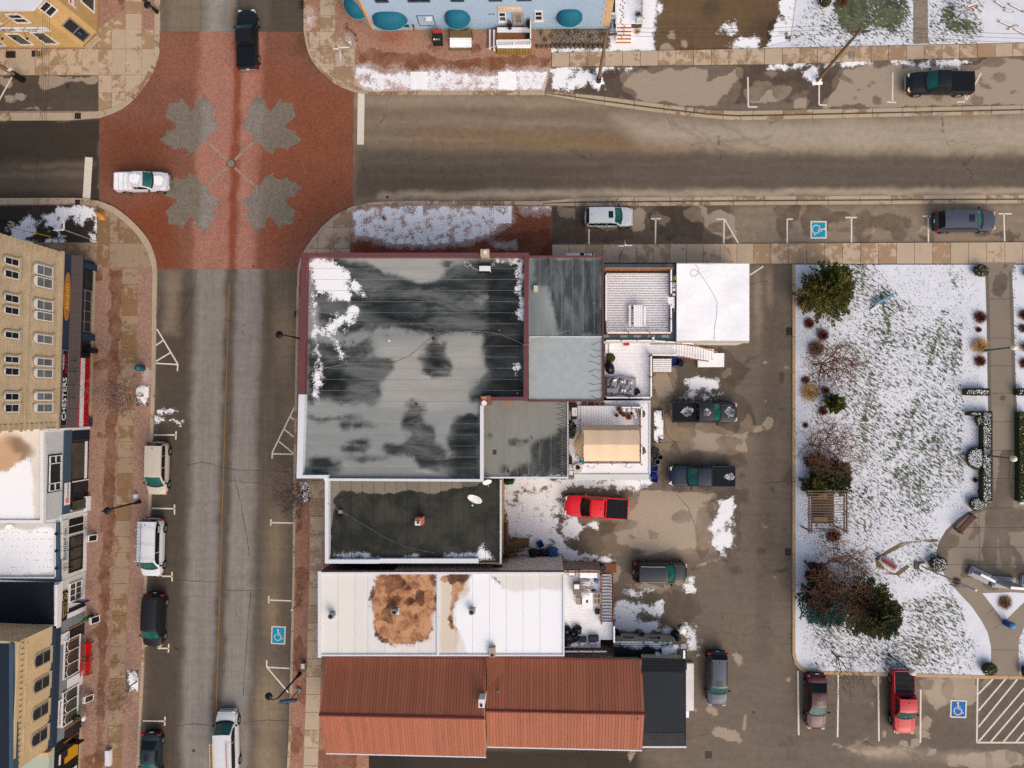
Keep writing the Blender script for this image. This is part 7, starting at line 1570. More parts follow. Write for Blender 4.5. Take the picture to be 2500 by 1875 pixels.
V =Facade((196.8,1773),(188,2000)); fac_body(S6,V,14,4.3,simple('pale_green_wall',C(176,192,178),.8,.08)); V.part('shopfront',0,V.L,0,3.6,0,.1,M['black'],S6); V.part('yellow_panel',V.hit(185,1812)[0],V.hit(185,1842)[0],.5,2.3,.1,.16,simple('mustard_panel',C(206,150,20),.6),S6); V.part('dark_pane',V.hit(170,1818)[0],V.hit(170,1838)[0],2.0,2.9,.12,.18,M['glass'],S6); V.window(V.hit(185,1866)[0],V.hit(185,1990)[0],.6,2.6,S6,M['white'],M['glass_warm'],3,1,.1,.1); V.part('plinth',0,V.L,0,.3,.1,.2,M['quoin'],S6); V.part('white_plate',V.hit(150,1838)[0],V.hit(150,1862)[0],2.9,3.1,.1,.14,M['white'],S6)
pbox('parapet',(-160,1838,118,1850),4.3,4.9,M['buff_yz'],S6)
# ---- yellow corner building, north-west
S7 =thing('yellow_corner_building','yellow brick building with cut-off corner door and white flat roof','building',W(60,60))
M['yellow_brick'] =m_brickwall('yellow_brick',C(214,178,118),C(202,166,108),C(190,158,108),axis='xy',var=.22)
h7 =7.0; cpts =[(-200,118),(203,117),(239,80),(239,-200),(-200,-200)]
m =MB(); m.prism([tuple(W(x,y)[:2]) for x,y in cpts],0,h7); m.build('wall',M['yellow_brick'],S7)
m =MB(); q =[tuple((W(x,y)*1.0)[:2]) for x,y in [(-200,124),(207,123),(246,82),(246,-200),(-200,-200)]]; m.prism(q,h7,h7+.25); m.build('roof',M['white_cap'],S7);
f1,f2,f3 =Facade((-200,118),(203,117)),Facade((203,117),(239,80)),Facade((239,80),(239,-200))
for cs_,fw_ in (([(11,33),(46,33),(76,54),(42,56)],f1),([(-60,35),(-25,35),(5,56),(-28,58)],f1)):
 u0,u1,z0,z1 =fw_.corners(cs_); fw_.window(u0,u1,z0,z1,S7,M['white'],M['glass'],1,2,.1,.03); fw_.part('sill',u0-.1,u1+.1,z0-.12,z0,0,.12,M['quoin'],S7)
for cs_ in ([(12,82),(42,80),(83,107.6),(52,109)],[(71.5,78),(104,77),(145.6,106),(114,107)],[(-60,84),(-28,83),(18,110),(-12,111)]):
 u0,u1,z0,z1 =f1.corners(cs_); f1.window(u0,u1,z0,z1,S7,M['white'],M['glass_warm'],1,1,.07,.03)
u0,u1,z0,z1 =f2.corners([(92.4,19),(110,0),(143,21),(122,42.4)]); f2.window(u0,u1,z0,z1,S7,M['white'],M['glass'],1,2,.1,.03)
u0,u1,z0,z1 =f2.corners([(149,61.4),(168,42),(222,83.5),(201,102)]); dr =f2.window(u0,u1,max(.3,z0),z1,S7,M['grey_metal'],M['glass'],1,2,.08,.03,name='door'); f2.part('notice',u0+.4,u1-.5,1.3,1.8,.07,.09,M['slate'],dr); f2.part('handle',u1-.2,u1-.15,1.0,1.2,.1,.16,M['chrome'],dr)
m =MB(); m.prism(ppoly([(203,115),(238,82),(243,92),(214,122)],.3),.05,.28); m.build('doorstep',M['quoin'],S7)
sg =thing('estate_agent_sign','long white fascia sign with red barred lettering on yellow brick','sign',f1.pt(6,3.6,.2)); uA =f1.hit(-100,72)[0]; uB =f1.corners([(0,69),(112,64),(126.6,75.3),(0,80)])[1]
f1.part('board',uA,uB,3.35,4.05,.05,.14,M['white'],sg); ur =f1.hit(15,75)[0]; CR =simple('crimson',C(190,20,60),.5)
f1.text('ROYAL LEPAGE',ur-.3,3.7,.42,.15,M['navy'],sg,width=3.0); f1.part('red_bar',ur-2.0,ur-.3,3.9,3.99,.14,.155,CR,sg); f1.part('red_bar',ur-1.6,ur+.6,3.42,3.5,.14,.155,CR,sg); f1.text('Exchange Realty Co.',f1.hit(78,70)[0],3.75,.22,.15,M['slate'],sg,width=2.0); f1.text('Brokerage',f1.hit(80,73)[0],3.5,.18,.15,M['slate'],sg)
for px_ in (3,33,64,96):
 u =f1.hit(px_,66)[0]; m =MB(); m.tube([f1.pt(u,4.05,.1),f1.pt(u,4.3,.5),f1.pt(u,3.9,.95)],.02,5); m.build('lamp_arm',M['black'],S7); m =MB(); m.ball(f1.pt(u,3.75,1.0),.13,.13,.1,8,5); m.build('sign_lamp',M['black'],S7)
sg =thing('crimson_banner','small white and crimson upright sign on the yellow street wall','sign',f3.pt(1.6,4.4,.2)); u0,u1,z0,z1 =f3.corners([(167,-25),(167,10),(181,17),(181,-25)]); f3.part('board',min(u0,u1),max(u0,u1),3.4,4.4,.05,.12,M['white'],sg); f3.part('red_bar',min(u0,u1)+.1,max(u0,u1)-.1,4.1,4.3,.12,.13,CR,sg); f3.part('red_bar',min(u0,u1)+.1,max(u0,u1)-.1,3.5,3.65,.12,.13,CR,sg)
u0,u1,z0,z1 =f3.corners([(190,-60),(190,0),(224,27),(224,-60)]); f3.window(f3.hit(222,26)[0],f3.hit(222,26)[0]+3.2,.6,2.6,S7,M['white'],M['glass_warm'],1,1,.08,.03)
# ---- blue house
S8 =thing('blue_house','pale blue rendered inn with tan quoins and teal domed awnings','building',W(1190,40))
M['blue_wall'] =simple('pale_blue_render',C(172,198,226),.75,.07,1.0,12,.1); M['tan_quoin'] =simple('tan_quoin',C(222,184,138),.8,.12); M['teal'] =simple('teal_awning_cloth',C(22,106,132),.7,.12,2,14,.15)
c8 =[(835,3),(911,74),(1487,69),(1487,-250),(835,-250)]; m =MB(); m.prism([tuple(W(x,y)[:2]) for x,y in c8],0,8.5); m.build('wall',M['blue_wall'],S8)
g1,g2 =Facade((911,74),(1487,69)),Facade((835,3),(911,74))
for k in range(11):
 w =.55 if k % 2 else .35; g2.part('quoin',g2.L-w,g2.L,.35+k*.55,.35+k*.55+.5,0,.05,M['tan_quoin'],S8); g1.part('quoin',.0,w*.4,.35+k*.55,.35+k*.55+.5,0,.05,M['tan_quoin'],S8); g1.part('quoin',g1.L-w*1.5,g1.L,.35+k*.55,.35+k*.55+.5,0,.05,M['tan_quoin'],S8)
g1.part('plinth',0.3,g1.L,0,.45,0,.05,simple('blue_plinth',C(160,188,206),.8),S8)
def awning(Fc,u,w,z0,z1,depth,label):
 t =thing('domed_awning',label,'awning',Fc.pt(u,z0,depth/2)); rows =[]
 n =9
 for j in range(8):
  ph =math.pi/2*j/7; rows.append([Fc.pt(u-w/2*math.cos(th)*(1 if j == 0 else math.cos(ph)**.6),z0+(z1-z0)*math.sin(ph),.05+depth*math.sin(th)*math.cos(ph)**.7) for th in np.linspace(0,math.pi,n)])
 segs =n-1
 for k in range(segs):
  m =MB(); m.grid([r_[k:k+2] for r_ in rows]); o =m.build('awning_gore',M['teal'],t,smooth=50)
 m =MB(); m.tube([Fc.pt(u-w/2*math.cos(th),z0,.05+depth*math.sin(th)) for th in np.linspace(0,math.pi,17)],.03,5); m.build('hem',simple('hem',C(120,170,190)),t)
 return t
def uat(px_,py_,F_=None): return (F_ or g1).hit(px_,py_)[0]
awning(g1,uat(953,48),3.3,1.9,3.3,1.0,'wide teal domed awning beside the cut-off corner'); awning(g1,uat(1117,42),2.4,2.0,3.5,1.0,'teal domed awning above the stone entrance steps'); awning(g1,uat(1390,44),2.4,2.0,3.4,.9,'teal domed awning above the stony flower bed'); awning(g2,g2.L-1.55,2.4,2.0,3.4,.9,'teal domed awning on the cut-off corner')
g1.part('door',uat(1117,60)-.55,uat(1117,60)+.55,.6,2.6,.01,.06,M['tan_quoin'],S8); g1.part('basement_pane',uat(975,66),uat(1000,66),.6,1.0,.01,.05,M['glass'],S8)
for px_,w in ((932,1.2),(1023,2.0),(1117,1.2),(1210,1.2),(1280,1.3)): u =uat(px_,1); g1.window(u-w/2,u+w/2,4.85,6.4,S8,M['slate'],M['glass'],2,2,.1,.02)
for x0,y0,x1,y1 in ((1217,28,1236,51),(1305,26,1325,49)): u0,u1,z0,z1 =g1.rect(x0,y0,x1,y1); g1.window(u0,u1,z0,z1,S8,M['white'],M['glass'],1,2,.1,.02); g1.part('sill',u0-.1,u1+.1,z0-.15,z0,0,.15,M['white'],S8)
u0,u1,z0,z1 =g1.rect(1251,30,1279,58); dr =g1.window(u0,u1,z0,z1,S8,simple('taupe_door',C(170,156,142)),M['glass_grey'],1,1,.3,.02,name='door'); g1.part('handle',u1-.15,u1-.1,z0+.8,z0+1.0,.08,.16,M['chrome'],dr)
sg =thing('house_name_sign','long cream sign with pale capitals above the taupe door','sign',g1.pt(uat(1246,19),3.7,.1)); u0,u1,z0,z1 =g1.rect(1216,13,1275,26); g1.part('board',u0,u1,z0,z1,.02,.1,simple('cream_sign',C(216,196,172)),sg); g1.text('LAKESIDE',(u0+u1)/2+.2,(z0+z1)/2+.12,.42,.105,M['white'],sg,width=(u1-u0)*.7); g1.part('text_rule',u0+.4,u1-.1,z0+.1,z0+.16,.1,.108,M['tan_quoin'],sg)
sg =thing('house_number','small dark number plate on blue wall','sign',g1.pt(uat(1200,33),2.6,.05)); u =uat(1200,33); g1.poly('plate',[(u+.3*math.cos(a),2.65+.12*math.sin(a)) for a in np.linspace(0,math.pi,9)],.01,.04,M['slate'],sg); g1.text('224',u,2.68,.12,.045,M['white'],sg)
u0,u1,z0,z1 =g1.corners([(1015,33),(1056,33),(1064,62),(1026,62)]); pn =thing('blue_hatch','blue wall hatch outlined in navy with a vent hood','hatch',g1.pt((u0+u1)/2,1.8,.1)); g1.part('panel',u0,u1,.9,2.6,.01,.04,M['blue_wall'],pn)
for q in ((u0,u1,2.56,2.62),(u0,u1,.86,.92),(u0-.03,u0+.03,.86,2.62),(u1-.03,u1+.03,.86,2.62)): g1.part('edge',*q,.04,.07,M['slate'],pn)
g1.part('vent_hood',(u0+u1)/2+.05,u1-.15,2.1,2.35,.04,.3,M['white'],pn)
# steps, porch and front garden of the blue house
stp =thing('entrance_steps','stone entrance steps half covered by snow with black handrails','steps',W(1126,95))
for i in range(6):
 y0 =74+i*8.0; zz =1.0-i*.16
 pbox('step',(1098,y0,1152,y0+8.2),.05,zz,simple('step_wet%d' % i,C(120,104,76)) if i in (0,1,5) else M['snow'],stp)
for x in (1097,1152):
 m =MB(); m.tube([W(x,70,1.9),W(x,122,1.0)],.03,6); m.tube([W(x,70,.9),W(x,70,1.9)],.03,6); m.tube([W(x,121,.1),W(x,121,1.0)],.03,6); m.build('handrail',M['black'],stp)
bx =thing('newspaper_box','dark green newspaper box with red front beside the steps','newspaper box',W(1066,90,.1)); pbox('cabinet',(1055,76,1078,100),.1,1.1,simple('bottle_green',C(28,40,36),.5),bx,.03); pbox('red_top',(1057,72,1077,80),1.1,1.18,simple('signal_red',C(200,50,36)),bx); pbox('foot',(1057,100,1078,106),.1,.2,M['grey_metal'],bx)
for x,c in ((1060,'white'),(1066,'gold'),(1072,'grey_metal')): pbox('sticker',(x-2,94,x+2,98),1.1,1.105,M[c],bx)
ex =thing('red_post','short red and black hydrant marker leaning at the wall','marker',W(1011,74,.1)); m =MB(); m.tube([W(1012,75,.1),W(1010,66,1.0)],.06,8); m.build('post',simple('marker_red',C(200,60,44)),ex); m =MB(); m.ball(W(1009,63,1.1),.1,.1,.1,8,5); m.build('cap',M['dark_trim'],ex)
po =thing('front_porch','white railed wooden porch with snowy boards before the taupe door','porch',W(1245,95)); pbox('frame',(1213,66,1297,118),.1,.9,m_wood('green_wood',C(150,124,60)),po)
for i in range(12): pbox('board',(1214,67+i*4.2,1296,70.8+i*4.2),.9,.95,M['snow_board'] if i in (0,1,2,7,8,9,10,11) else m_wood('brown_board%d' % i,C(150,98,56)),po)
for i in range(12): pbox('skirt_board',(1214+i*6.9,117,1220+i*6.9,124),.1,.85,bpy.data.materials['green_wood'],po)
for i in range(5): pbox('stair_tread',(1189+i*5,72,1193.5+i*5,118),.1,.2+i*.16,M['snow_board'] if i % 2 else M['brown_wood'],po)
rail((1214,112),(1296,110),.9,.95,po,'white',22,'white',3); rail((1296,62),(1296,110),.9,.95,po,'white',8,'white',2); m =MB(); m.tube([W(1190,118,1.0),W(1214,112,1.9)],.04,6); m.tube([W(1190,118,.1),W(1190,118,1.0)],.04,6); m.build('handrail',M['white'],po)
for x,y,lb in ((1245,57,'dark planter with tall red twigs left of the taupe door'),(1291,54,'dark planter of evergreen boughs right of the taupe door')):
 t =thing('porch_planter',lb,'planter',W(x,y+12,.95)); p =W(x,y+12,.95); m =MB(); m.cyl(p,.16,.95,1.6,12,.26); m.build('urn',M['black'],t); m =MB(); rr =random.Random(int(x))
 for k in range(90):
  a =rr.uniform(0,6.28); L =rr.uniform(.2,.5); c =p+Vector((0,0,.65)); m.add([c+Vector((.02,0,0)),c-Vector((.02,0,0)),c+Vector((math.cos(a)*L*.6,math.sin(a)*L*.6,rr.uniform(.2,.8)))],[(0,1,2)])
 m.build('boughs',M['leaf_green'] if x > 1260 else M['twig_brown'],t)
ch =thing('porch_chair','grey wire chair on the porch corner','chair',W(1288,88,.95)); pbox('seat',(1283,82,1294,96),1.35,1.39,M['dark_trim'],ch)
for q in ((1283,82,1285,84),(1292,82,1294,84),(1283,94,1285,96),(1292,94,1294,96)): pbox('leg',q,.95,1.35,M['dark_trim'],ch)
pbox('backrest',(1283,80,1294,82),1.39,1.8,M['dark_trim'],ch)
br =thing('boulder_row','row of brown boulders edging the stony flower bed','rocks',W(1400,113)); rr =random.Random(5)
for i in range(15): m =MB(); x =1312+i*11.6; m.ball(W(x,113,.18),.19,.2,.2,8,6,.2,rr); m.build('boulder',simple('boulder%d' % i,C(104+rr.randint(-12,12),84,76),.9,.2),br,smooth=40)
fb =MB(); rr =random.Random(6)
for i in range(900): x,y =rr.uniform(1302,1490),rr.uniform(74,104); fb.ball(W(x,y,.06+.02),rr.uniform(.03,.09),rr.uniform(.03,.09),.05,5,3,.2,rr)
tag(fb.build('flower_bed_stones',simple('bed_stones',C(150,138,124),.9,.5,6),None),'pale pebbles covering the flower bed below the blue wall','pebbles',kind='stuff')
for i,(x,y) in enumerate(((1320,80),(1345,90),(1387,84),(1410,78),(1440,88),(1470,82),(1330,98),(1480,98))): shrub('withered_plant','withered brown perennial in the stony bed under the blue wall',x,y,.1,.5,.35,M['twig_brown'] if i % 2 else M['leaf_olive'],60,group='withered plants in the flower bed')
sp =thing('side_porch','snow covered side porch with white railing and brown footprints','porch',W(1535,30)); pbox('frame',(1500,-150,1568,58),.1,.85,M['dark_wood'],sp); boards((1502,-150,1567,58),.92,40,M['snow_board'],sp,True,.05)
rail((1568,-120),(1568,58),.9,.95,sp,'white',40,'white',5); rail((1486,46),(1503,46),.9,.95,sp,'white',6,'white',2); rail((1555,58),(1568,58),.9,.95,sp,'white',6,'white',2)
for i in range(5): pbox('stair_tread',(1504,59+i*9,1541,67+i*9),.05,.78-i*.15,M['snow_board'],sp); pbox('stair_nosing',(1504,66+i*9,1541,68+i*9),.05,.79-i*.15,M['tan_wood'],sp)
rail((1503,58),(1503,102),.4,.9,sp,'white',8,'white',2)
rr =random.Random(9); m =MB()
for i in range(26): x,y =1519+rr.uniform(-5,7),-20+i*4.4; m.cyl(W(x,y,.97),.07,.93,.94,7)
tag(m.build('footprints',M['brown_wood'],sp),kind='stuff')
for x,y,lb in ((1558,36,'round wicker wreath on the side porch corner'),(1556,78,'tan dry grass tuft beside the side porch steps')): shrub('dry_tuft',lb,x,y,.1 if y > 60 else .95,.45,.5,M['twig_brown'] if y < 60 else M['twig_tan'],120)
# ================================================================== VEHICLES
KIND ={  # cowl, windscreen top, roof rear, rear glass base, roof z, roof width, pillars (fractions of the length)
 'sedan': dict(c=(.20,.04,-.21,-.36),z=1.45,fr=.70,xs=(.5,.485,.45,.36,.2,0,-.2,-.36,-.45,-.485,-.5),zt=(.52,.64,.72,.80,.92,.94,.95,.98,.96,.85,.6),B=(-.09,),r=.33,clear=.2),
 'suv': dict(c=(.23,.10,-.41,-.475),z=1.70,fr=.76,xs=(.5,.485,.45,.36,.23,0,-.2,-.36,-.45,-.485,-.5),zt=(.6,.80,.92,.98,1.04,1.05,1.06,1.08,1.08,1.0,.65),B=(-.05,-.25),r=.36,clear=.26),
 'minivan': dict(c=(.31,.14,-.43,-.48),z=1.74,fr=.78,xs=(.5,.485,.45,.38,.3,0,-.2,-.36,-.45,-.485,-.5),zt=(.58,.76,.86,.93,1.0,1.03,1.04,1.05,1.05,1.0,.65),B=(-.02,-.24),r=.34,clear=.22),
 'van': dict(c=(.33,.2,-.475,-.492),z=2.1,fr=.82,xs=(.5,.485,.45,.4,.33,0,-.2,-.36,-.45,-.485,-.5),zt=(.62,.9,1.0,1.06,1.14,1.18,1.18,1.18,1.18,1.15,.7),B=(.06,),r=.36,clear=.25),
 'pickup': dict(c=(.215,.10,-.105,-.135),z=1.82,fr=.76,xs=(.5,.488,.46,.38,.22,.05,-.08,-.135,-.14),zt=(.75,.95,1.04,1.09,1.14,1.16,1.16,1.16,1.14),B=(-.02,),r=.39,clear=.34)}
PAINTS ={}
def car(label,px,py,head,L,Wd,kind,col,cat=None,name=None,sunroof=None,rails=False,cover=None,glass='autoglass',snow=(),z_ref=.8,cab=None,metal=0.0,**kw):
 K =KIND[kind]; p =W(px,py,z_ref); w2 =Wd/2
 T =thing(name or {'pickup':'pickup_truck','van':'work_van','suv':'parked_suv','sedan':'parked_sedan','minivan':'parked_minivan'}[kind],label,cat or {'pickup':'pickup truck','van':'van','suv':'suv','sedan':'car','minivan':'minivan'}[kind],(p.x,p.y,0),R(head))
 if col not in PAINTS: PAINTS[col] =m_paint('car_paint_%d_%d_%d' % col,C(*col),metal=metal)
 P_ =PAINTS[col]; c0,c1,c2,c3 =K['c']
 if cab: c2,c3 =cab,cab-.03
 zt_f =lambda x: float(np.interp(-x,[-a for a in K['xs']],K['zt']))
 wf =lambda x: w2*float(np.interp(abs(x),[0,.34,.42,.46,.485,.5],[1,.995,.95,.86,.74,.5] if (x > 0 or kind != 'pickup') else [1]*6))
 zb =K['clear']
 def add(m,nm,mat,par=None,sm=None,bv=0.0): return m.build(nm,mat,par or T,local=True,smooth=sm,bevel=bv)
 # lower body
 xs =[x for x in K['xs']]
 if kind == 'pickup': xs =[x for x in xs if x > c3]+[c3-.004]
 rows =[]
 for x in xs:
  w,t =wf(x),zt_f(x); cr =.05*w
  half =[(w*.84,zb),(w*.97,zb+.1),(w,zb+.4*(t-zb)),(w*.985,t-.2*(t-zb)),(w*.93,t-.03),(w*.8,t),(w*.45,t+cr*.8),(0,t+cr)]
  ring =[(x*L,-y,z) for y,z in half]+[(x*L,y,z) for y,z in half[-2::-1]]
  rows.append(ring)
 m =MB(); m.grid(rows); n =len(rows[0]); m.f.append(list(range(n))); m.mi.append(0); m.f.append([(len(rows)-1)*n+i for i in range(n)][::-1]); m.mi.append(0)
 for i in range(len(rows)-1): m.f.append([i*n,(i+1)*n,(i+1)*n+n-1,i*n+n-1]); m.mi.append(0)
 body =add(m,'body',P_,sm=38)
 # cabin
 top =K['z']; zr_ =lambda x: float(np.interp(-x,[-c0,-c1,-(c1+c2)/2,-c2,-c3],[zt_f(c0)+.02,top-.05,top,top-.04,(zt_f(c3)+.03 if kind != 'pickup' else zt_f(c3)+.25)]))
 hf =lambda x: max(0,min(1,(zr_(x)-zt_f(x))/(top-zt_f(0))))
 wr_ =lambda x: w2*(.87-(.87-K['fr'])*hf(x)); wb_ =lambda x: min(wf(x)*.95,w2*.95)
 crown =lambda x: .05*hf(x)+.01
 bow =lambda x,v: .17*(1-v*v)*max(0,min(1,(x-c1+.06)/(c0-c1+.06)))
 S =lambda x,v: (x*L+bow(x,v),v*wr_(x),zr_(x)+crown(x)*(1-v*v))
 rows =[]
 for x in sorted({c0,(c0*2+c1)/3,(c0+2*c1)/3,c1,c1-.03,(c1+c2)/2,c2+.03,c2,(c2+c3)/2,c3},reverse=True):
  t =zt_f(x)-.04; h =max(.03,zr_(x)-t); wr,wb =wr_(x),wb_(x)
  half =[(wb,t,x*L),(wb*.99,t+.06,x*L),(wr+.035*hf(x),zr_(x)-.06*hf(x),x*L)]+[(abs(S(x,v)[1]),S(x,v)[2],S(x,v)[0]) for v in (1,.8,.4,0)]
  rows.append([(q,-y,z) for y,z,q in half]+[(q,y,z) for y,z,q in half[-2::-1]])
 m =MB(); m.grid(rows); n =len(rows[0]); m.f.append(list(range(n))); m.mi.append(0); m.f.append([(len(rows)-1)*n+i for i in range(n)][::-1]); m.mi.append(0)
 cabin =add(m,'cabin',P_,sm=40)
 def patch(xa,xb,va,vb,nm,mat,lift=.014,nx=5,nv=7,par=None):
  m =MB(); m.grid([[(lambda q: (q[0],q[1],q[2]+lift))(S(xa+(xb-xa)*i/(nx-1),(va+(vb-va)*j/(nv-1)))) for j in range(nv)] for i in range(nx)]); return add(m,nm,mat,par or cabin,60)
 G_ =M[glass]
 patch(c0-(c0-c1)*.06,c1+(c0-c1)*.04,-.94,.94,'windscreen',G_,.02)
 if kind != 'pickup': patch(c2-(c2-c3)*.08,c3+(c2-c3)*.1,-.9,.9,'rear_window',M['autoglass_dark'],.02)
 else: patch(c2-(c2-c3)*.15,c3+(c2-c3)*.05,-.8,.8,'rear_window',M['autoglass_dark'],.015)
 m =MB(); m.grid([[(x*L+bow(c0,y/.9),y*w2,z) for y in (-.86,-.5,-.2,.2,.5,.86)] for x,z in ((c0+.014,zt_f(c0+.012)+.06),(c0-.008,zr_(c0-.012)+.05))]); add(m,'wiper_cowl',M['dark_trim'],cabin)
 for s_ in (-.1,.62): m =MB(); m.tube([S(c0-.01,s_),(lambda q: (q[0],q[1],q[2]+.035))(S(c0-(c0-c1)*.3,s_-.5))],.014,4); add(m,'wiper',M['black'],cabin)
 xsplit =[c0-(c0-c1)*.42]+[b for b in K['B'] if b > c2+.05]+[c2+.012 if kind in ('pickup','sedan') else c2-.01]
 for s_ in (-1,1):
  for a,b in zip(xsplit[:-1],xsplit[1:]):
   m =MB(); rr =[]
   for i in range(5):
    x =a-.006+(b+.006-(a-.006))*i/4; t =zt_f(x); row =[]
    for q in (.14,.5,.86):
     y =wb_(x)+(wr_(x)+.03-wb_(x))*q; z =t+.02+(zr_(x)-.07-t)*q; row.append((x*L,s_*(y+.016),z+.006))
    rr.append(row)
   m.grid(rr); add(m,'side_window',M['autoglass_dark'],cabin,60)
  xm =c0-.035; m =MB(); m.ball((xm*L,s_*(w2+.1),zt_f(xm)+.08),.09,.13,.1,10,6); add(m,'wing_mirror',P_ if kw.get('pm') else M['dark_trim'],cabin,50)
  for xw in (.315,-.31 if kind != 'pickup' else -.315):
   r_ =K['r']; y =s_*(w2-.10); wh =MB()
   def disc(m,rr_,y0,y1,n=20):
    a =[(xw*L+rr_*math.cos(k*2*math.pi/n),y0,r_+rr_*math.sin(k*2*math.pi/n)) for k in range(n)]; b =[(q[0],y1,q[2]) for q in a]
    m.add(a+b,[list(range(n)),list(range(n,2*n))[::-1]]+[(k,n+k,n+(k+1)%n,(k+1)%n) for k in range(n)])
   m =MB(); disc(m,r_+.07,s_*(w2-.3),s_*(w2+.004)); add(m,'wheel_arch',M['dark_trim'])
   m =MB(); disc(m,r_,s_*(w2-.22),s_*(w2+.012)); wo =add(m,'wheel',M['rubber'],sm=40); m =MB(); disc(m,r_*.62,s_*(w2-.05),s_*(w2+.02)); add(m,'rim',M['rim'],wo)
   m =MB(); disc(m,r_*.14,s_*(w2-.02),s_*(w2+.026)); add(m,'hub',M['dark_trim'],wo)
  xh =.465; m =MB(); m.obox((xh*L,s_*wf(xh)*.80,zt_f(.488)-.03),(.14,-s_*.05,.05),(.03*s_,.16*1,0),(0,0,.08)); add(m,'headlight',M['headlamp'],bv=.03)
  m =MB(); m.obox((.452*L,s_*wf(.452)*.985,zt_f(.488)-.08),(.07,0,0),(0,.04,0),(0,0,.05)); add(m,'indicator',M['amber'])
  xt =-.478; zt2 =1.0 if kind != 'sedan' else .86
  m =MB(); m.obox((xt*L,s_*(w2*.86 if kind != 'pickup' else w2*.93),zt2),(.07,0,0),(0,.13 if kind != 'pickup' else .07,0),(0,0,.16)); add(m,'tail_light',M['taillamp'],bv=.02)
 m =MB(); m.obox((.496*L,0,zt_f(.495)-.2),(.03,0,0),(0,w2*.52,0),(0,0,.12)); add(m,'grille',M['dark_trim'] if kind != 'pickup' else M['chrome'],bv=.02)
 m =MB(); m.obox((.49*L,0,zb+.16),(.08,0,0),(0,w2*.78,0),(0,0,.1)); add(m,'front_bumper',P_ if kind != 'pickup' else M['chrome'],bv=.04)
 m =MB(); m.obox((-.492*L,0,zb+.2),(.07,0,0),(0,w2*.84,0),(0,0,.12)); add(m,'rear_bumper',M['dark_trim'] if kind != 'pickup' else M['chrome'],bv=.04)
 for s_ in (-1,1):                                   # bonnet creases
  m =MB(); m.tube([(x*L,s_*w2*(.62-.1*(x-.24)),zt_f(x)+.026) for x in (.43,.36,.28,c0+.02)],.012,5); add(m,'bonnet_crease',P_)
 m =MB(); m.obox((-.503*L,0,.75),(.012,0,0),(0,.16,0),(0,0,.08)); add(m,'number_plate',M['white'])
 if kind == 'pickup':
  x0,x1 =c3-.008,-.487; zt2,zf =1.16,.78
  m =MB(); m.box(x1*L,x0*L,-w2*.9,w2*.9,.45,zf); bed =add(m,'bed_floor',M['dark_trim'])
  for s_ in (-1,1): m =MB(); m.add([(x1*L,s_*w2*.97,.4),(x0*L,s_*w2*.97,.4),(x0*L,s_*w2*.995,.8),(x1*L,s_*w2*.985,.8),(x1*L,s_*w2*.95,zt2),(x0*L,s_*w2*.965,zt2),(x0*L,s_*w2*.85,zt2),(x1*L,s_*w2*.84,zt2),(x0*L,s_*w2*.85,.5),(x1*L,s_*w2*.84,.5)],[(0,1,2,3),(3,2,5,4),(4,5,6,7),(7,6,8,9),(0,3,4,7,9),(1,8,6,5,2)]); add(m,'bed_side',P_,bv=.015)
  m =MB(); m.box(x1*L-.05,x1*L+.05,-w2*.84,w2*.84,.5,zt2-.01); add(m,'tailgate',P_,bv=.02); m =MB(); m.box(x0*L-.06,x0*L,-w2*.84,w2*.84,.5,zt2); add(m,'bed_front',P_)
  if cover:
   m =MB(); m.box(x1*L+.06,x0*L-.08,-w2*.87,w2*.87,zt2-.02,zt2+.035); cv =add(m,'bed_cover',cover,bv=.02)
   for k in range(1,4): xx =x1*L+(x0-x1)*L*k/4; m =MB(); m.box(xx-.012,xx+.012,-w2*.86,w2*.86,zt2+.035,zt2+.045); add(m,'cover_seam',M['black'],cv)
 m =MB(); q =S(c2+.05,.0); m.obox((q[0],0,q[2]+.04),(.05,0,0),(0,.015,0),(0,0,.04)); add(m,'antenna',M['dark_trim'],cabin)
 if sunroof: patch(sunroof[0],sunroof[1],-.45,.45,'sunroof',M['autoglass_dark'],.012,3,5)
 if rails:
  for s_ in (-1,1): m =MB(); m.tube([(x*L,s_*wr_(x)*.92,zr_(x)+.06) for x in np.linspace(c1-.04,c2+.03,6)],.022,6); add(m,'roof_rail',M['chrome'] if rails == 'chrome' else M['dark_trim'],cabin)
 rr =random.Random(int(px))
 for sx,sy,rx,ry,zz in snow:
  m =MB(); pts =[(sx*L+rx*math.cos(a)*rr.uniform(.75,1.15),sy*w2+ry*math.sin(a)*rr.uniform(.75,1.15),zz) for a in np.linspace(0,2*math.pi,22)[:-1]]; m.add(pts+[(sx*L,sy*w2,zz+.03)],[(i,(i+1)%21,21) for i in range(21)]); add(m,'snow_patch',M['snow' if sum(col) > 500 else 'snow_dust'],sm=60)
 return T,add
_b =NB('dusting_of_snow'); _f =_b.step(_b.math('ADD',_b.noise(17.0,3,.7),_b.math('MULTIPLY_ADD',_b.noise(1.6,3),.5,-.25)),.5,.62)
M['snow_dust'] =_b.bsdf(_b.mix(_f,C(54,60,70),C(236,238,246)),.6)
BK =(24,27,34)
CV =simple('black_vinyl_cover',C(24,28,35),.7,.15,3,spec=.12)
car('black pickup driving north across the red intersection',604,97,91,5.7,1.95,'pickup',BK,cover=CV,cab=-.10)
car('silver white pickup crossing the intersection with snow in its bed',347,444,0,5.3,1.85,'pickup',(214,218,230),cover=m_snow('bed_snow'),cab=-.09,snow=((-.02,0,.55,.55,1.9),(.34,0,.5,.55,1.17)))
car('black pickup parked below the snowy lawn with covered bed',2294,203,179,6.0,1.98,'pickup',(20,24,32),cover=CV,cab=-.09)
car('silver suv parked beside the snowy brick pavement',1486,530,0,4.5,1.85,'suv',(206,214,224),sunroof=(.07,-.02),metal=.2)
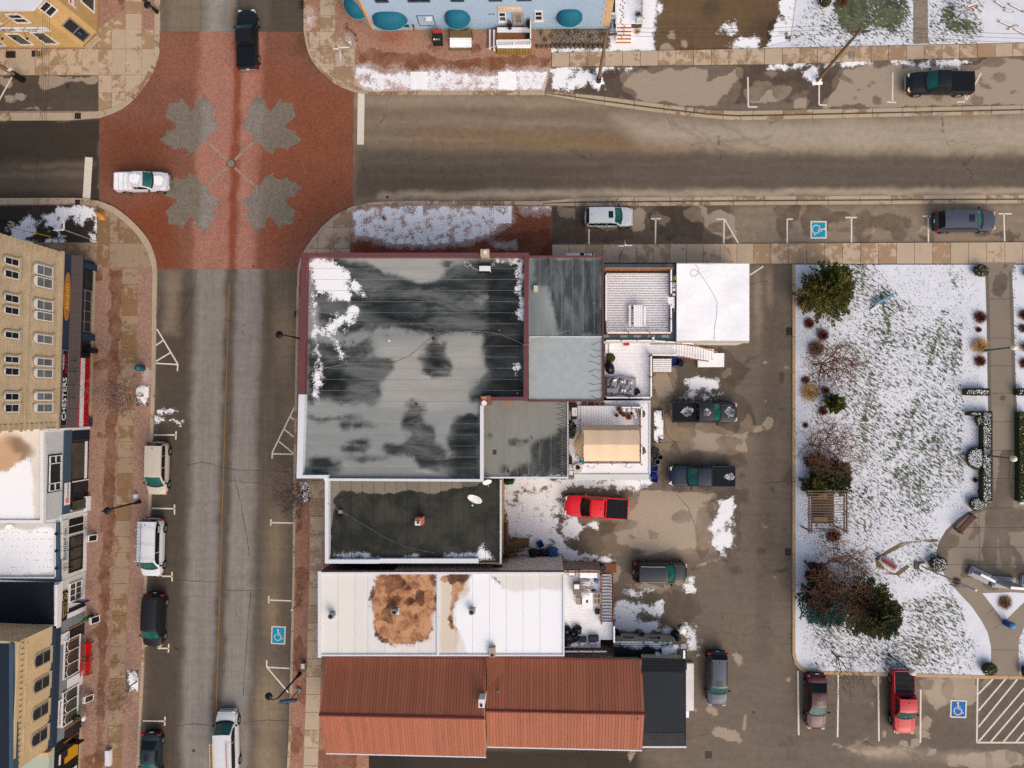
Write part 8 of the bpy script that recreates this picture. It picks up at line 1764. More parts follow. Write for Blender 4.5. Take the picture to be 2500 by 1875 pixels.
car('blue grey suv with dark sunroof parked beyond the blue accessible bay',2356,539,0,5.4,2.0,'suv',(74,80,98),sunroof=(.06,-.03),metal=.3)
car('champagne minivan parked at the kerb below the painted triangle',384,1143,-91,5.05,1.95,'minivan',(206,196,182),metal=.1)
vT,vA =car('white work van with ladder on its roof rack',372,1336,-91,5.5,2.0,'van',(222,226,234),name='work_van')
for y in (-.25,-.62):
 m =MB(); m.tube([(1.6,y,2.42),(-2.5,y,2.42)],.03,6); vA(m,'ladder_rail',M['chrome'])
for i in range(14): m =MB(); m.tube([(1.5-i*.3,-.25,2.42),(1.5-i*.3,-.62,2.42)],.02,5); vA(m,'ladder_rung',M['chrome'])
for x in (1.0,-.4,-1.9):
 m =MB(); m.tube([(x,-.85,2.12),(x,-.85,2.36),(x,.85,2.36),(x,.85,2.12)],.025,6); vA(m,'rack_bar',M['white'])
m =MB(); m.add([(-2.2,1.0,1.35),(-1.55,1.0,1.35),(-1.55,.93,1.75),(-2.2,.93,1.75)],[(0,1,2,3)]); m.v =[(a,b+.03,c) for a,b,c in m.v]; vA(m,'logo_panel',M['black'])
for i in range(4): m =MB(); m.add([(-2.1+i*.15,1.035,1.42),(-2.03+i*.15,1.035,1.42),(-2.03+i*.15,.975,1.68),(-2.1+i*.15,.975,1.68)],[(0,1,2,3)]); vA(m,'logo_bar',M['white'])
car('black minivan parked behind the white work van',375,1514,-92,5.1,1.95,'minivan',(22,25,30),rails=True)
car('dark grey sedan parked beside the yellow panelled shop',368,1850,-91,4.7,1.8,'sedan',(40,48,58),sunroof=(0,-.12))
wT,wA =car('white pickup van with yellow ladder driving north on main street',555,1812,92,5.9,2.0,'van',(226,230,236),name='work_van')
for y0,y1,mt in ((.72,1.0,'gold'),(-.55,-.85,'red_cloth')):
 for y in (y0,y1): m =MB(); m.tube([(.6,y,2.3),(-2.8,y,2.3)],.03,6); wA(m,'ladder_rail',M[mt] if y == y0 or mt == 'gold' else M['white'])
 for i in range(11): m =MB(); m.tube([(.45-i*.3,y0,2.3),(.45-i*.3,y1,2.3)],.018,5); wA(m,'ladder_rung',M[mt] if mt == 'gold' else M['white'])
car('charcoal pickup flecked with snow parked nose to the lane',1719,1006,0,6.0,2.0,'pickup',(30,35,43),cover=CV,snow=((-.27,.05,.55,.5,1.21),(.0,.0,.35,.35,1.9),(.37,0,.42,.5,1.2)))
car('navy pickup parked nose to the blue recycling boxes',1714,1162,179.5,6.0,2.0,'pickup',(28,42,60),cover=CV,snow=((-.4,.0,.5,.35,1.21),))
car('bright red pickup with black folding bed cover',1456,1238,176.5,5.9,2.0,'pickup',(236,14,34),cover=CV,glass='autoglass_dark',pm=True)
car('black suv with chrome roof rails behind the cluttered deck',1612,1397,0,4.9,1.95,'suv',(26,33,43),rails='chrome')
car('blue grey suv parked beside the black roofed extension',1751,1657,-91,4.9,1.85,'suv',(58,72,94),sunroof=(.07,-.03),rails=True,metal=.3)
car('maroon sedan parked below the park corner',1994,1714,-91,5.0,1.85,'sedan',(72,28,40),sunroof=(.0,-.07),metal=.2)
car('cherry red pickup parked under the park lamp',2205,1712,-90,5.7,1.95,'pickup',(198,12,40),cover=CV,cab=-.10)
# ================================================================== PARK
def conifer(name,label,x,y,h,r,mat,n=130,seed=1,z0=.3,flat=1.0,spray=.26,per=46,col2=None):
 rnd =random.Random(seed); t =thing(name,label,'tree',W(x,y,.1)); c =W(x,y,.1)
 m =MB(); m.tube([c,c+Vector((0,0,h*.92))],[.16,.03],7); m.build('trunk',M['dark_wood'],t)
 ms =[MB(),MB()]
 lob =[rnd.uniform(.78,1.12) for _ in range(9)]
 for i in range(n):
  f =(i+.5)/n; z =z0+f*(h-z0); a =i*2.39996+rnd.uniform(-.3,.3); k =lob[int(a/6.2832*9) % 9]
  L =r*k*((1-f)**.5)*rnd.uniform(.8,1.08)*flat+.12; d =Vector((math.cos(a),math.sin(a),.28+.5*f)).normalized(); s_ =Vector((-math.sin(a),math.cos(a),0))
  m =ms[rnd.random() < .3]
  for j in range(per):
   q =rnd.random()**.6; side =rnd.uniform(-1,1); p =c+Vector((0,0,z))+d*L*q+s_*side*L*.32*(1.05-q)+Vector((0,0,rnd.uniform(-.1,.12)-.12*q*L*.3))
   u =(d+s_*side*.8+Vector((rnd.uniform(-.4,.4),rnd.uniform(-.4,.4),rnd.uniform(-.2,.5)))).normalized()*spray*rnd.uniform(.6,1.2); v =u.cross(Vector((rnd.uniform(-.5,.5),rnd.uniform(-.5,.5),1))).normalized()*spray*.22
   m.add([p-v,p+v,p+u],[(0,1,2)])
 ms[0].build('crown',mat,t); ms[1].build('crown',col2 or mat,t)
 return t
GN =lambda n,c: simple(n,C(*c),.85,.4,1.5,12)
G1,G1b,G2,G2b,G3,G3b,G4 =GN('olive_needles',(82,86,36)),GN('olive_needles_light',(122,114,52)),GN('dark_needles',(60,72,42)),GN('dark_needles_light',(80,88,54)),GN('blue_needles',(44,76,72)),GN('blue_needles_light',(62,92,90)),GN('brown_needles',(88,76,46))
conifer('evergreen_tree','big olive green evergreen at the lawn corner by the sidewalk',1996,720,5.6,2.9,G1,300,1,col2=G1b)
conifer('juniper','low dark juniper touching the wooden pergola',2026,1160,2.6,1.9,G2,130,3,.1,col2=G2b); conifer('juniper','olive juniper beside the bare red twigged tree',1985,1130,2.0,1.2,G1,60,4,.1,col2=G2); conifer('juniper','small olive juniper between kerb and pergola',1978,1185,1.8,1.15,G1,60,5,.1,col2=G1b)
conifer('blue_spruce','blue green spruce at the kerb end of the park',1986,1455,4.6,2.5,G3,220,6,col2=G3b); conifer('evergreen_tree','broad dark brown green conifer beside the blue spruce',2088,1466,6.4,3.4,G2,330,7,col2=G4)
conifer('juniper','round olive juniper behind the straw coloured grass',2029,985,1.9,.95,G1,60,8,.1,col2=G1b); conifer('juniper','brown olive bush below the blue spruce',1985,1395,1.6,1.2,G4,60,9,.1,col2=G1)
def bare(name,label,x,y,h,spread,mat,seed=1,lean=(0,0),r0=.12,depth=5,z0=.1,nb=3,up=.55,first=.22,trunk=None):
 rnd =random.Random(seed); t =thing(name,label,'tree',W(x,y,z0)); m =MB(); tk =MB(); c =W(x,y,z0)
 def grow(p,d,L,r_,k):
  q =p+d*L*.5+Vector((rnd.uniform(-1,1),rnd.uniform(-1,1),0))*L*.06; e =p+d*L
  (tk if k == 0 else m).tube([p,q,e],[r_,r_*.85,r_*.68],5 if k < 2 else 3,k < 1)
  if k >= depth: return
  nn =nb+(k < 2)*2+rnd.randint(0,1)
  for i in range(nn):
   a =2*math.pi*(i+rnd.random())/nn; s_ =Vector((math.cos(a),math.sin(a),0))
   nd =(d*rnd.uniform(.5,.9)+s_*rnd.uniform(.55,1.0)*spread+Vector((0,0,up*rnd.uniform(.3,1)))).normalized()
   grow(e if i else q+(e-q)*.6,nd,L*rnd.uniform(.62,.86) if k else h*.3*rnd.uniform(.8,1.1),max(.011,r_*.58),k+1)
 grow(c,Vector((lean[0],lean[1],1)).normalized(),h*first,r0,0)
 tk.build('trunk',trunk or mat,t); m.build('branches',mat,t); return t
TW =simple('red_brown_branch',C(130,92,72),.85,.3,3); TW2 =simple('pinkish_branch',C(150,122,114),.85,.25,3); TW3 =simple('grey_branch',C(118,104,98),.85,.25,3)
bare('bare_tree','bare tan tree spreading over the snowy lawn beside round red shrubs',1986,890,5.4,1.0,TW,11,(.25,0),.12); bare('bare_tree','bare red twigged tree above the olive junipers',1984,1088,5.4,1.0,TW,12,(.1,.05),.12,up=.5); bare('bare_tree','dense bare tree standing over the blue spruce',1990,1375,6.4,1.05,TW,13,(.15,0),.14,up=.5); bare('bare_tree','thin bare tree by the parking kerb above the maroon sedan',2032,1592,4.8,.9,TW3,14,(.05,-.1),.09,nb=2)
bare('street_tree','leafless pink twigged street tree beside the long black sign',350,966,5.0,.8,TW2,15,(-.1,0),.08,up=.7); bare('street_tree','leafless street tree beside the clapboard shop',334,1664,4.8,.75,TW2,16,(-.1,-.05),.08,up=.7,nb=2); bare('street_tree','leafless street tree by the white parapet corner',752,1196,4.8,.8,TW3,17,(-.1,0),.08,up=.7)
bare('sapling','dark leafless sapling in the snowy pit by the hydrant',1010,524,2.8,.5,M['twig_brown'],18,(0,0),.04,4,up=1.0,nb=2); bare('sapling','dark leafless sapling in the snowy pit near the brick pavement end',1230,524,2.8,.5,M['twig_brown'],19,(0,0),.04,4,up=1.0,nb=2)
bare('sapling','leafless sapling on the north snowy pavement',905,205,2.8,.4,M['twig_brown'],20,(0,0),.04,3,up=1.0,nb=1)
for i,(x,y,r_,h,mt,lb) in enumerate(((1975,790,17,.6,'twig_red','feathery brown shrub under the big evergreen'),(2008,818,19,.8,'twig_red','clipped round red shrub above the tan bare tree'),(1992,852,27,.8,'twig_brown','loose brown shrub entangled with the tan bare tree'),(1966,928,13,.5,'twig_red','small red shrub beside straw coloured grass'),(2014,953,13,.6,'twig_red','red shrub above the round olive juniper'),(2008,1004,15,.6,'twig_red','dark red shrub below the round olive juniper'),(1966,1038,9,.4,'twig_red','tiny red shrub alone in kerbside snow'),(2034,1307,23,.9,'twig_red','round red brown shrub at the pergola foot'),(1965,738,30,.9,'twig_red','dark purple shrub tucked under the big evergreen'),
 (2391,775,20,.8,'twig_red','round red shrub along the path, above the straw clump'),(2388,805,9,.4,'twig_red','tiny snowy shrub between path shrubs'),(2391,882,18,.7,'twig_red','round red shrub along the path, below the straw clump'),(2499,770,18,.8,'twig_red','round red shrub across the path from its twin'),(2496,802,14,.5,'twig_brown','dark brown low shrub across the path'),(2500,888,17,.7,'twig_red','round red shrub across the path above the hedge end'),(2380,1172,8,.4,'twig_red','tiny dark shrub by the long hedge'),(2390,1200,6,.3,'twig_red','tiny reddish sprig at the hedge foot'),(2452,1470,22,.5,'twig_brown','dry brown bush on the triangular snow island'),(2055,6,20,.7,'twig_brown','orange brown bush on the north lawn'),(2335,1420,12,.3,'twig_red','rusty dead perennials beside the plaza path'))):
 shrub('shrub',lb,x,y,.1,r_*MPP,h,M[mt],int(120+r_*24),cat='shrub',tw=.014,up=.25)
for x,y,r_,lb in ((1975,957,32,'straw coloured ornamental grass by the park kerb'),(2389,845,28,'straw coloured grass clump beside the park lamp'),(2500,848,16,'straw coloured grass clump across the path')): shrub('ornamental_grass',lb,x,y,.1,r_*MPP,.9,M['twig_tan'],520,tw=.016,up=.4)
def boxw(name,label,x,y,rx,ry,h,snow=.3,seed=0):
 rnd =random.Random(seed+int(x)); t =thing(name,label,'shrub',W(x,y,.1)); c =W(x,y,.1); g =MB(); s_ =MB()
 core =MB(); core.ball(c+Vector((0,0,h*.45)),rx*.86,ry*.86,h*.5,14,8,.05,rnd); core.build('core',M['leaf_box'],t)
 n =int(1500*max(.2,rx*ry))
 for i in range(n):
  a =rnd.uniform(0,6.2832); e =math.asin(rnd.uniform(-.3,1)); k =rnd.uniform(.9,1.04)
  p =c+Vector((rx*k*math.cos(e)*math.cos(a),ry*k*math.cos(e)*math.sin(a),h*.5+h*.5*k*math.sin(e))); q =.05
  u =Vector((rnd.uniform(-1,1),rnd.uniform(-1,1),rnd.uniform(-.3,.6))).normalized()*q; v =u.cross(Vector((rnd.uniform(-1,1),rnd.uniform(-1,1),1))).normalized()*q*.7
  (s_ if (math.sin(e) > .55 and rnd.random() < snow) else g).add([p-u,p+v,p+u,p-v],[(0,1,2,3)])
 g.build('foliage',M['leaf_box'],t)
 if s_.v: tag(s_.build('snow_flecks',M['snow'],t),kind='stuff')
for a in (('dark box shrub at the park gate corner',2388,663,.68,.55,.8,.12),('box ball in the hedge nook',2388,1027,.5,.48,.7,.5),('left box ball of the pair at the hedge end',2375,1229,.58,.6,.8,.6),('right box ball of the pair at the hedge end',2396,1224,.45,.45,.7,.5),('oval box shrub beside the flagpole',2283,1374,.8,.68,.9,.45),('dark box shrub by the parking end of the path',2408,1629,.68,.58,.8,.05),('dark box shrub at the far side of the parking path',2502,1636,.55,.6,.8,.05),('snow capped round bush under the park lamp',2378,1118,.95,1.0,.7,.97),('brown green bush by the north driveway',2010,8,.55,.6,.9,.05),('dark box shrub across the path at the gate',2508,668,.5,.5,.8,.1)): boxw('box_shrub',*a)
def hedge(label,segs,h=.8,snow=.4,seed=3):
 rnd =random.Random(seed); t =thing('clipped_hedge',label,'hedge',pcen(segs[0],.1))
 for q in segs:
  pbox('hedge_core',(q[0]+1.5,q[1]+1.5,q[2]-1.5,q[3]-1.5),.1,h-.04,M['leaf_box'],t); g =MB(); s_ =MB(); ar =(q[2]-q[0])*(q[3]-q[1])
  for i in range(int(ar*.9)):
   x,y =rnd.uniform(q[0],q[2]),rnd.uniform(q[1],q[3]); ed =min(x-q[0],q[2]-x,y-q[1],q[3]-y); z =h+rnd.uniform(-.05,.05)-(max(0,3-ed)/3)**2*rnd.uniform(.1,.6)
   p =W(x,y,z); u =Vector((rnd.uniform(-1,1),rnd.uniform(-1,1),rnd.uniform(-.3,.5))).normalized()*.055; v =u.cross(Vector((rnd.uniform(-1,1),rnd.uniform(-1,1),1))).normalized()*.04
   (s_ if ed > 4 and rnd.random() < snow else g).add([p-u,p+v,p+u,p-v],[(0,1,2,3)])
  g.build('foliage',M['leaf_box'],t); tag(s_.build('snow_flecks',M['snow'],t),kind='stuff')
hedge('short clipped hedge reaching the path edge',[(2358,948,2417,966)]); hedge('long L shaped clipped hedge along the park path',[(2365,1004,2398,1016),(2398,1004,2423,1224)]); hedge('long clipped hedge across the park path',[(2487,1005,2512,1226)],snow=.05); hedge('short clipped hedge stub across the path',[(2484,948,2512,966)],snow=.2)
# pergola
PG =thing('pergola','weathered wooden pergola of thin slats over a dark deck','pergola',W(2022,1248,.1)); GW =m_wood('weathered_pergola',C(128,108,92))
pbox('deck',(1984,1200,2036,1277),.1,.2,M['dark_wood'],PG)
for x in (1976,1982,2062,2068): pbox('beam',(x-1.2,1196,x+1.2,1303),2.35,2.5,GW,PG)
for i in range(16): y =1199+i*6.55; pbox('slat',(1971,y-.7,2074,y+.7),2.5,2.6,GW,PG)
for x in (1979,2065):
 for y in (1203,1296): pbox('post',(x-1.6,y-1.6,x+1.6,y+1.6),.1,2.36,GW,PG)
for y,lb in ((1213,'tan plank bench under the pergola beside the juniper'),(1268,'tan plank bench under the pergola beside the round red shrub')):
 b_ =thing('plank_bench',lb,'bench',W(2002,y,.2))
 for k in range(3): pbox('seat_plank',(1986,y-6+k*4,2020,y-2.5+k*4),.55,.6,M['tan_wood'],b_)
 for x in (1990,2016): pbox('leg',(x-1.5,y-5,x+1.5,y+5),.2,.55,M['dark_wood'],b_)
# bench on the plaza
BN =thing('slatted_bench','brown slatted bench on the plaza beside a dark wet patch','bench',W(2352,1276,.112),R(47)); BS =m_wood('bench_slat',C(104,56,52))
for k in range(6): m =MB(); m.box(-1.0,1.0,-.3+k*.085,-.24+k*.085,.43,.47); m.build('seat_slat',BS,BN,local=True)
for k in range(3): m =MB(); m.box(-1.0,1.0,.26+k*.02,.29+k*.02,.52+k*.12,.6+k*.12); m.build('back_slat',BS,BN,local=True)
for x in (-.95,.95): m =MB(); m.box(x-.04,x+.04,-.32,.32,0,.43); m.box(x-.04,x+.04,-.36,.3,.6,.64); m.build('leg',M['black'],BN,local=True)
# monuments
GRN =simple('grey_granite',C(176,178,182),.5,.12,3,30)
def mono(label,x,y,rz,w,d,hs):
 t =thing('granite_monument',label,'monument',W(x,y,.112),R(rz)); m =MB(); m.box(-w/2,w/2,-d/2,d/2,0,.35); m.build('plinth',GRN,t,local=True,bevel=.02); m =MB(); m.box(-w/2+.12,w/2-.12,-d/2+.12,d/2-.12,.35,.5); m.build('step',GRN,t,local=True,bevel=.02)
 m =MB(); m.add([(-w*.36,-.12,.5),(w*.36,-.12,.5),(w*.36,.14,.5),(-w*.36,.14,.5),(-w*.36,-.1,hs),(w*.36,-.1,hs),(w*.36,.12,hs),(-w*.36,.12,hs)],[(3,2,1,0),(4,5,6,7),(0,1,5,4),(1,2,6,5),(2,3,7,6),(3,0,4,7)]); m.build('tablet',GRN,t,local=True,bevel=.02)
 m =MB(); m.box(-w*.36,w*.36,-.1,.12,hs,hs+.03); m.build('snow_top',M['snow'],t,local=True)
mono('smaller slanted granite monument on the plaza',2387,1402,-27,1.9,.9,1.5); mono('larger granite monument beside the snowy triangle',2445,1420,-4,2.0,1.0,2.4); mono('granite monument at the plaza edge beyond its twin',2512,1418,-4,1.6,1.0,1.8)
MM =thing('memorial_marker','low grey memorial stone with red plaque inside the worn track','memorial',W(2164,1373,.115),R(-32)); m =MB(); m.box(-.85,.85,-.3,.3,0,.4); m.build('stone',GRN,MM,local=True,bevel=.02); m =MB(); m.add([(-.7,-.2,.41),(.75,-.2,.41),(.75,.2,.55),(-.7,.2,.55)],[(0,1,2,3)]); m.build('plaque',simple('red_plaque',C(140,48,56),.5),MM,local=True)
for i in range(5): m =MB(); m.box(-.55+i*.25,-.42+i*.25,-.08,.06,.47,.52); m.build('plaque_letter',simple('plaque_dark%d' % i,C(96,28,36),.5),MM,local=True)
FP =thing('flagpole','tall white flagpole with limp white and red flag on a dark base','flagpole',W(2246,1381,.1)); p =W(2249,1382,.1); pbox('base',(2233,1372,2257,1390),.1,.22,simple('granite_dark',C(92,84,76)),FP)
m =MB(); m.cyl(p,.28,.22,.3,16); m.build('collar',M['white'],FP); m =MB(); m.tube([p,p+Vector((0,0,8.1))],[.07,.04],10); m.build('pole',M['grey_metal'],FP); m =MB(); m.ball(p+Vector((0,0,8.2)),.12,.12,.12,10,6); m.build('finial',M['white'],FP)
rows =[[p+Vector((-.05-u*1.0,.05*math.sin(u*9)-.1*u,7.7-v*1.0-u*.55)) for u in np.linspace(0,1,9)] for v in np.linspace(0,1,4)]; m =MB(); m.grid(rows); m.build('flag',M['white'],FP); m =MB(); m.grid([[q+Vector((0,.012,0)) for q in r_[5:8]] for r_ in rows]); m.build('flag_band',M['red_cloth'],FP)
def plamp(label,b_):
 t =thing('park_lamp',label,'lamp post',W(*b_,.1)); p =W(*b_,.1); g =simple('green_pole',C(70,96,98),.5) if 'green_pole' not in bpy.data.materials else bpy.data.materials['green_pole']
 m =MB(); m.cyl(p,.16,.1,.6,14,.11); m.build('base',g,t); m =MB(); m.tube([p,p+Vector((0,0,3.7))],[.09,.06],10); m.build('pole',g,t); m =MB(); m.cyl(p,.12,3.65,3.85,12); m.build('collar',g,t); m =MB(); m.ball(p+Vector((0,0,4.15)),.27,.27,.32,16,10); m.build('globe',simple('globe%d' % b_[1],C(236,230,206),.3),t,smooth=60)
plamp('green park lamp rising from the straw grass clump',(2402,856)); plamp('green park lamp rising beside the long hedge',(2401,1111)); plamp('green park lamp leaning over the cherry red pickup',(2170,1599))
BB =thing('blue_litter_bin','blue round litter bin where the park paths meet','bin',W(2454,1520,.112)); p =W(2453,1519); BM =simple('mid_blue',C(20,80,170),.45); m =MB(); m.cyl(p,.3,.11,1.0,18); m.build('drum',BM,BB); m =MB(); m.cyl(p,.33,1.0,1.06,18); m.build('rim',M['navy_metal'],BB); m =MB(); m.ball((p.x,p.y,1.06),.3,.3,.22,16,8); m.build('dome',simple('light_blue_dome',C(80,150,190),.4),BB,smooth=60)
LS =thing('lawn_ornament','blue and white painted board lying tilted on the snowy lawn','board',W(2150,738,.1),R(28)); m =MB(); m.obox((.25,.1,.35),(.95,0,0),(0,.12,.12),(0,-.03,.03)); m.build('board',simple('slate_blue',C(96,130,160),.6),LS,local=True); m =MB(); m.obox((-.75,-.2,.1),(.5,.08,0),(-.02,.12,0),(0,0,.08)); m.build('foot',M['white'],LS,local=True)
for i,(x,y,L,a) in enumerate(((2440,12,1.2,-35),(2462,28,.9,-10),(2480,20,1.6,-30),(2455,60,1.6,-25),(2472,68,1.0,20),(2488,78,1.4,-30))):
 t =thing('cut_log','brown cut log lying in the north snow bank','log',W(x,y,.1),R(a),group='cut logs in the snow bank'); m =MB(); m.tube([(-L/2,0,.06),(L/2,0,.06)],.06,8); m.build('bark',M['grey_wood'],t,local=True); m =MB(); m.tube([(L/2,0,.06),(L/2+.01,0,.06)],.05,8); m.build('cut_end',M['tan_wood'],t,local=True); m =MB(); m.tube([(-L*.4,0,.11),(L*.3,0,.11)],.04,5); m.build('snow_cap',M['snow'],t,local=True)
YS =thing('yard_sign','red and white lawn sign on a brown post on the north lawn','sign',W(2335,44,.06)); p =W(2335,44); m =MB(); m.tube([(p.x,p.y,.06),(p.x,p.y,1.2)],.06,6); m.build('post',M['dark_wood'],YS); f =Facade((2330,44),(2356,34)); f.part('panel',0,1.0,.9,2.1,0,.1,M['white'],YS); f.part('red_field',.06,.94,1.5,1.9,.1,.11,M['red_cloth'],YS); f.part('blue_field',.06,.94,1.0,1.35,.1,.11,M['slate'],YS)
# tufts of grass poking through the lawn snow
rnd =np.random.RandomState(5); m =MB(); gr =random.Random(2)
for i in range(5200):
 x,y =gr.uniform(1962,2390),gr.uniform(655,1625)
 if x > 2290 and 1240 < y < 1560: continue
 p =W(x,y,.1); a =gr.uniform(0,6.28); L =gr.uniform(.08,.2); d =Vector((math.cos(a)*L,math.sin(a)*L,gr.uniform(.02,.08))); k =Vector((-math.sin(a),math.cos(a),0))*.02
 m.add([p+k,p-k,p+d],[(0,1,2)])
tag(m.build('grass_tufts',simple('winter_grass',C(70,74,48),.9,.5,3),None),'dark winter grass blades poking through the park snow','grass',kind='stuff')
# ================================================================== STREET FURNITURE
def slamp(label,base,tip,hz,head_z=None,hd=None):
 t =thing('street_lamp',label,'street lamp',W(*base,.1)); p =W(*base,.1); m =MB(); m.cyl(p,.2,.1,.9,12,.13); m.build('base',M['black'],t)
 m =MB(); m.tube([p,Vector((p.x,p.y,hz))],[.1,.07],8); m.build('pole',M['black'],t); q =Vector((p.x,p.y,hz)); e =Vector(tip)
 m =MB(); m.tube([q,q+(e-q)*.3+Vector((0,0,.5)),q+(e-q)*.75+Vector((0,0,.45)),e+Vector((0,0,.15))],.05,6); m.build('arm',M['black'],t)
 m =MB(); m.ball(e,.34,.34,.16,16,8); m.build('lamp_head',M['black'],t,smooth=60); return t
slamp('black street lamp with bracket beside the champagne minivan',(341,1225),W(262,1247,4.6),5.6); slamp('black street lamp beside the accessible bay on main street',(732,1645),W(656,1700,5.4),5.6); slamp('black street lamp reaching over the road from the maroon parapet building',(768,836),W(682,817,5.9),6.0); slamp('black street lamp north of the red intersection',(384,30),W(360,12,5.5),5.4)
def upole(label,b_,h,r_=.17,lean=(0,0),arm=None):
 t =thing('utility_pole',label,'utility pole',W(*b_)); p =W(*b_); top =p+Vector((lean[0],lean[1],h)); m =MB(); m.tube([p,top],[r_,r_*.7],10); m.build('pole',m_wood('pole_wood%d' % b_[0],C(132,108,84)),t)
 m =MB(); m.obox(top-Vector((0,0,.5)),(.9,0,0),(0,.06,0),(0,0,.06)); m.build('crossarm',M['dark_wood'],t)
 for x in (-.8,0,.8): m =MB(); m.cyl(top+Vector((x,0,-.4)),.05,top.z-.44,top.z-.25,8); m.build('insulator',M['grey_metal'],t)
 m =MB(); m.ball((p.x,p.y,.03),.5,.42,.07,16,6,.35); m.build('snow_collar',M['snow'],t); return t,top
t1,a1 =upole('utility pole at the snowy verge before the blue house',(1461,199),9.2); m =MB(); m.cyl(W(1461,199),.24,.1,.9,12); m.build('sleeve',M['black'],t1); t2,a2 =upole('utility pole with cobra lamp beside the north parking bays',(1995,197),9.4)
m =MB(); e =W(2076,134,7.6); s_ =Vector((a2.x,a2.y,7.4)); m.tube([s_,s_+Vector((.5,-.2,.5)),e+Vector((0,.3,.1))],.04,6); m.build('lamp_arm',M['grey_metal'],t2); m =MB(); m.obox(e,(.13,0,0),(0,.3,0),(0,0,.07)); m.build('lamp_head',M['grey_metal'],t2,bevel=.03)
t3,a3 =upole('dark utility pole beside the yellow corner building',(58,196),9.5,.2); m =MB(); m.cyl(W(58,196),.3,.1,1.4,12); m.build('sleeve',M['black'],t3); m =MB(); m.obox(W(24,170,3.0),(.14,.1,0),(.03,-.03,.2),(.02,.03,0)); m.build('notice',M['white'],t3)
WM =simple('wire',C(40,40,44),.6)
def span(label,a,b,dz,n=1,sep=.35,ax=(0,1,0)):
 for i in range(n):
  o_ =Vector(ax)*sep*(i-(n-1)/2); A,B =Vector(a)+o_,Vector(b)+o_
  m =MB(); m.tube([A+(B-A)*t-Vector((0,0,4*dz*t*(1-t))) for t in np.linspace(0,1,13)],.014,4); tag(m.build('overhead_wire',WM),label,'wire',group=label if n > 1 else None)
span('overhead wires strung between the two wooden utility poles',a1,a2,.5,3); span('overhead wires running on past the lawn sign',a2,W(2640,96,8.8),.4,3); span('overhead wires crossing the west street beside the yellow corner',W(112,-40,7.5),W(82,560,7.5),.5,4,.2,(1,0,0)); span('overhead wires slanting across the yellow corner wall',W(-20,70,6.5),W(140,-60,6.8),.2,3,.25,(1,-1,0))
def signpost(label,base,h,blades):
 t =thing('street_sign',label,'street sign',W(*base,.1)); p =W(*base,.1); m =MB(); m.tube([p,p+Vector((0,0,h))],.05,8); m.build('post',M['grey_metal'],t)
 for k,(a,L) in enumerate(blades):
  d =Vector((math.cos(R(a)),math.sin(R(a)),0)); q =p+Vector((0,0,h-.15-k*.2)); m =MB(); m.obox(q+d*L*.5,d*L*.5,d.cross(Vector((0,0,1)))*.015,(0,0,.1)); m.build('blade',M['white'],t)
 m =MB(); m.cyl(p,.07,h+.1,h+.16,8); m.build('cap',M['white'],t)
signpost('pale street name post at the north east corner',(865,180),5.2,((0,.9),(180,.6),(270,1.0))); signpost('pale street name post at the south west corner',(238,590),5.0,((90,.8),(180,1.1)))
signpost('thin parking sign post on the east pavement',(735,1470),2.4,((225,.25),)); signpost('grey pole with cross arms on the south sidewalk',(1512,628),5.2,((0,.6),(180,.6),(90,.5)))
IS =thing('information_sign','blue pole mounted panel sign beside the brown painted lamp','sign',W(730,1684,.1)); p =W(730,1684,.1); m =MB(); m.cyl(p,.22,.1,.35,12); m.build('base',M['grey_metal'],IS); m =MB(); m.tube([p,W(730,1684,.1)+Vector((0,0,3.2))],.05,8); m.build('post',M['dark_trim'],IS); m =MB(); m.obox(p+Vector((.05,.2,3.0)),(.75,.1,0),(0,.03,.3),(.02,-.1,0)); m.build('panel',M['slate'],IS)
BX =thing('utility_box','blue grey signal cabinet on a post at the west street','cabinet',W(30,548,.1)); p =W(30,548,.1); m =MB(); m.tube([p,p+Vector((0,0,2.6))],.07,8); m.build('post',M['dark_trim'],BX); m =MB(); m.box(p.x-.4,p.x+.4,p.y-.7,p.y+.5,2.4,3.6); m.build('cabinet',simple('bluegrey_box',C(70,110,136),.5),BX,bevel=.03); m =MB(); m.cyl(p,.3,.1,.4,14); m.build('footing',M['slab'],BX)
YP =thing('yellow_guy_guard','yellow guy wire guard slanting from the ground','guard',W(124,578,.1)); m =MB(); m.tube([W(124,578,.1),W(68,565,2.3)],.05,8); m.build('guard',simple('safety_yellow',C(236,190,20),.5),YP); m =MB(); m.tube([W(68,565,2.3),W(-20,545,5.2)],.02,5); m.build('wire',M['black'],YP)
OR =thing('orange_barrier_cover','orange folded traffic barrier lying at the kerb corner','barrier',W(242,525,.12)); m =MB(); m.add([W(226,512,.13),W(256,517,.13),W(257,538,.13),W(242,536,.13),W(240,520,.75),W(252,528,.75)],[(0,4,1),(1,4,5),(1,5,2),(2,5,3),(3,5,4),(3,4,0)]); m.build('cover',simple('orange_plastic_cover',C(236,156,72),.6),OR); m =MB(); m.add([W(226,512,.13),W(256,517,.13),W(257,538,.13),W(242,536,.13)],[(0,1,2,3)]); m.build('base',M['dark_trim'],OR)
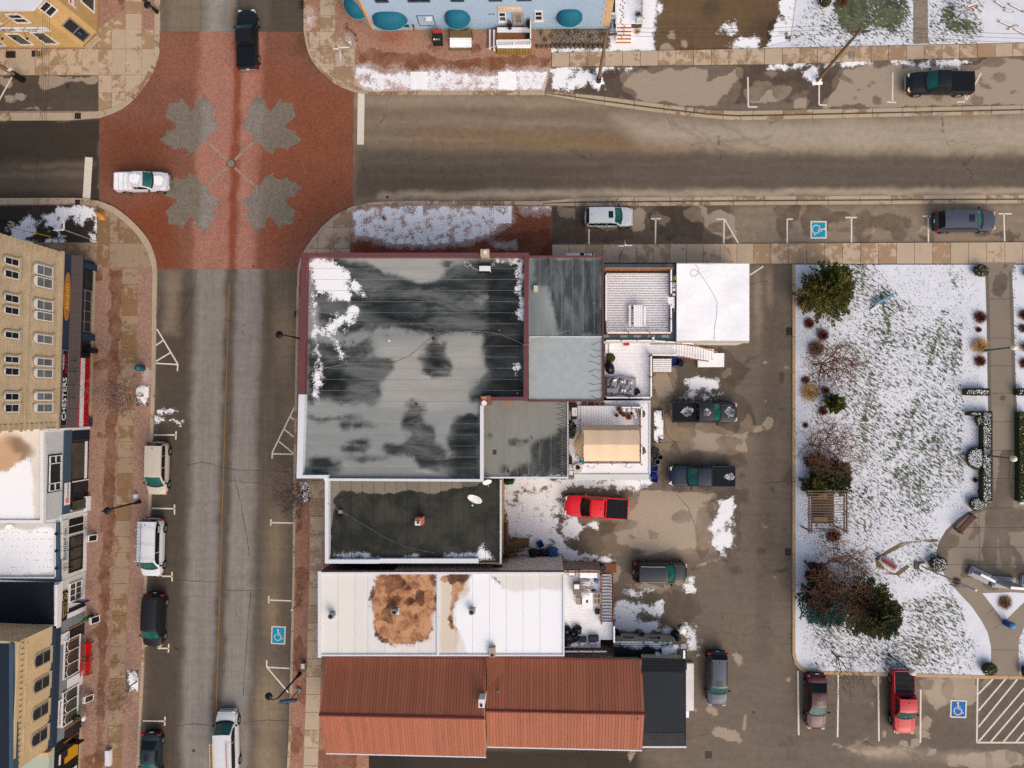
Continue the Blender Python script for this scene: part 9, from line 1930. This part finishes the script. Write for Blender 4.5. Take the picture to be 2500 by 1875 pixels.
HY =thing('fire_hydrant','yellow fire hydrant with blue cap standing in brick snow','hydrant',W(940,535,.1)); p =W(940,535,.1); YM =simple('hydrant_yellow',C(216,150,40),.5); m =MB(); m.cyl(p,.17,.1,.2,14); m.cyl(p,.12,.2,.7,14); m.build('barrel',YM,HY); m =MB(); m.ball((p.x,p.y,.74),.15,.15,.12,12,7); m.build('bonnet',simple('hydrant_blue',C(20,110,190),.5),HY,smooth=60)
for a in ((.2,0,0),(-.2,0,0),(0,-.2,0)): m =MB(); m.tube([(p.x,p.y,.55),(p.x+a[0],p.y+a[1],.55)],.06,8); m.build('nozzle',YM,HY)
m =MB(); m.tube([(p.x,p.y,.8),(p.x-.25,p.y+.25,1.6)],.02,6); m.build('marker_rod',simple('rod_orange',C(236,120,60)),HY)
TC =thing('teal_litter_bin','teal round litter bin at the kerb near the street tree','bin',W(349,899,.1)); p =W(349,899,.1); m =MB(); m.cyl(p,.3,.1,1.05,18); m.build('drum',simple('teal_drum',C(24,90,110),.5),TC); m =MB(); m.ball((p.x,p.y,1.05),.31,.31,.2,16,8); m.build('dome',simple('teal_dome',C(40,110,130),.45),TC,smooth=60); m =MB(); m.cyl(p,.33,.98,1.05,18); m.build('rim',M['navy'],TC)
for x,y,w,h,zz,lb,mt in ((329,1212,8,12,.5,'small white utility box on the west pavement','white'),(739,1627,10,14,.6,'small grey utility box on the east pavement','grey_metal'),(262,1852,13,38,.5,'white oblong planter beside the slabs','white')):
 t =thing('utility_box',lb,'box',W(x,y,.1)); pbox('body',(x-w/2,y-h/2,x+w/2,y+h/2),.1,zz,M[mt],t,.03); pbox('lid',(x-w/2+1,y-h/2+1,x+w/2-1,y+h/2-1),zz,zz+.04,M['white_cap'],t)
WS =thing('wall_sign','white and black sign box fixed over the south sidewalk','sign',W(1415,622,4)); pbox('white_half',(1383,618,1416,626),3.6,4.3,M['white'],WS); pbox('black_half',(1416.4,617,1448,626),3.6,4.3,M['black'],WS)
for i in range(6): pbox('letter',(1426+i*3.4,618,1428.4+i*3.4,625),4.3,4.33,M['white'],WS)
RK =thing('bicycle_rack','black looped bicycle rack at the kerb before the blue house','bicycle rack',W(737,12,.1))
for k in range(3): y =4+k*8; m =MB(); m.tube([W(731,y,.1),W(731,y,.8),W(742,y,.8),W(742,y,.1)],.03,6); m.build('loop',M['black'],RK)
pbox('rail',(736,2,738,22),.1,.16,M['black'],RK)
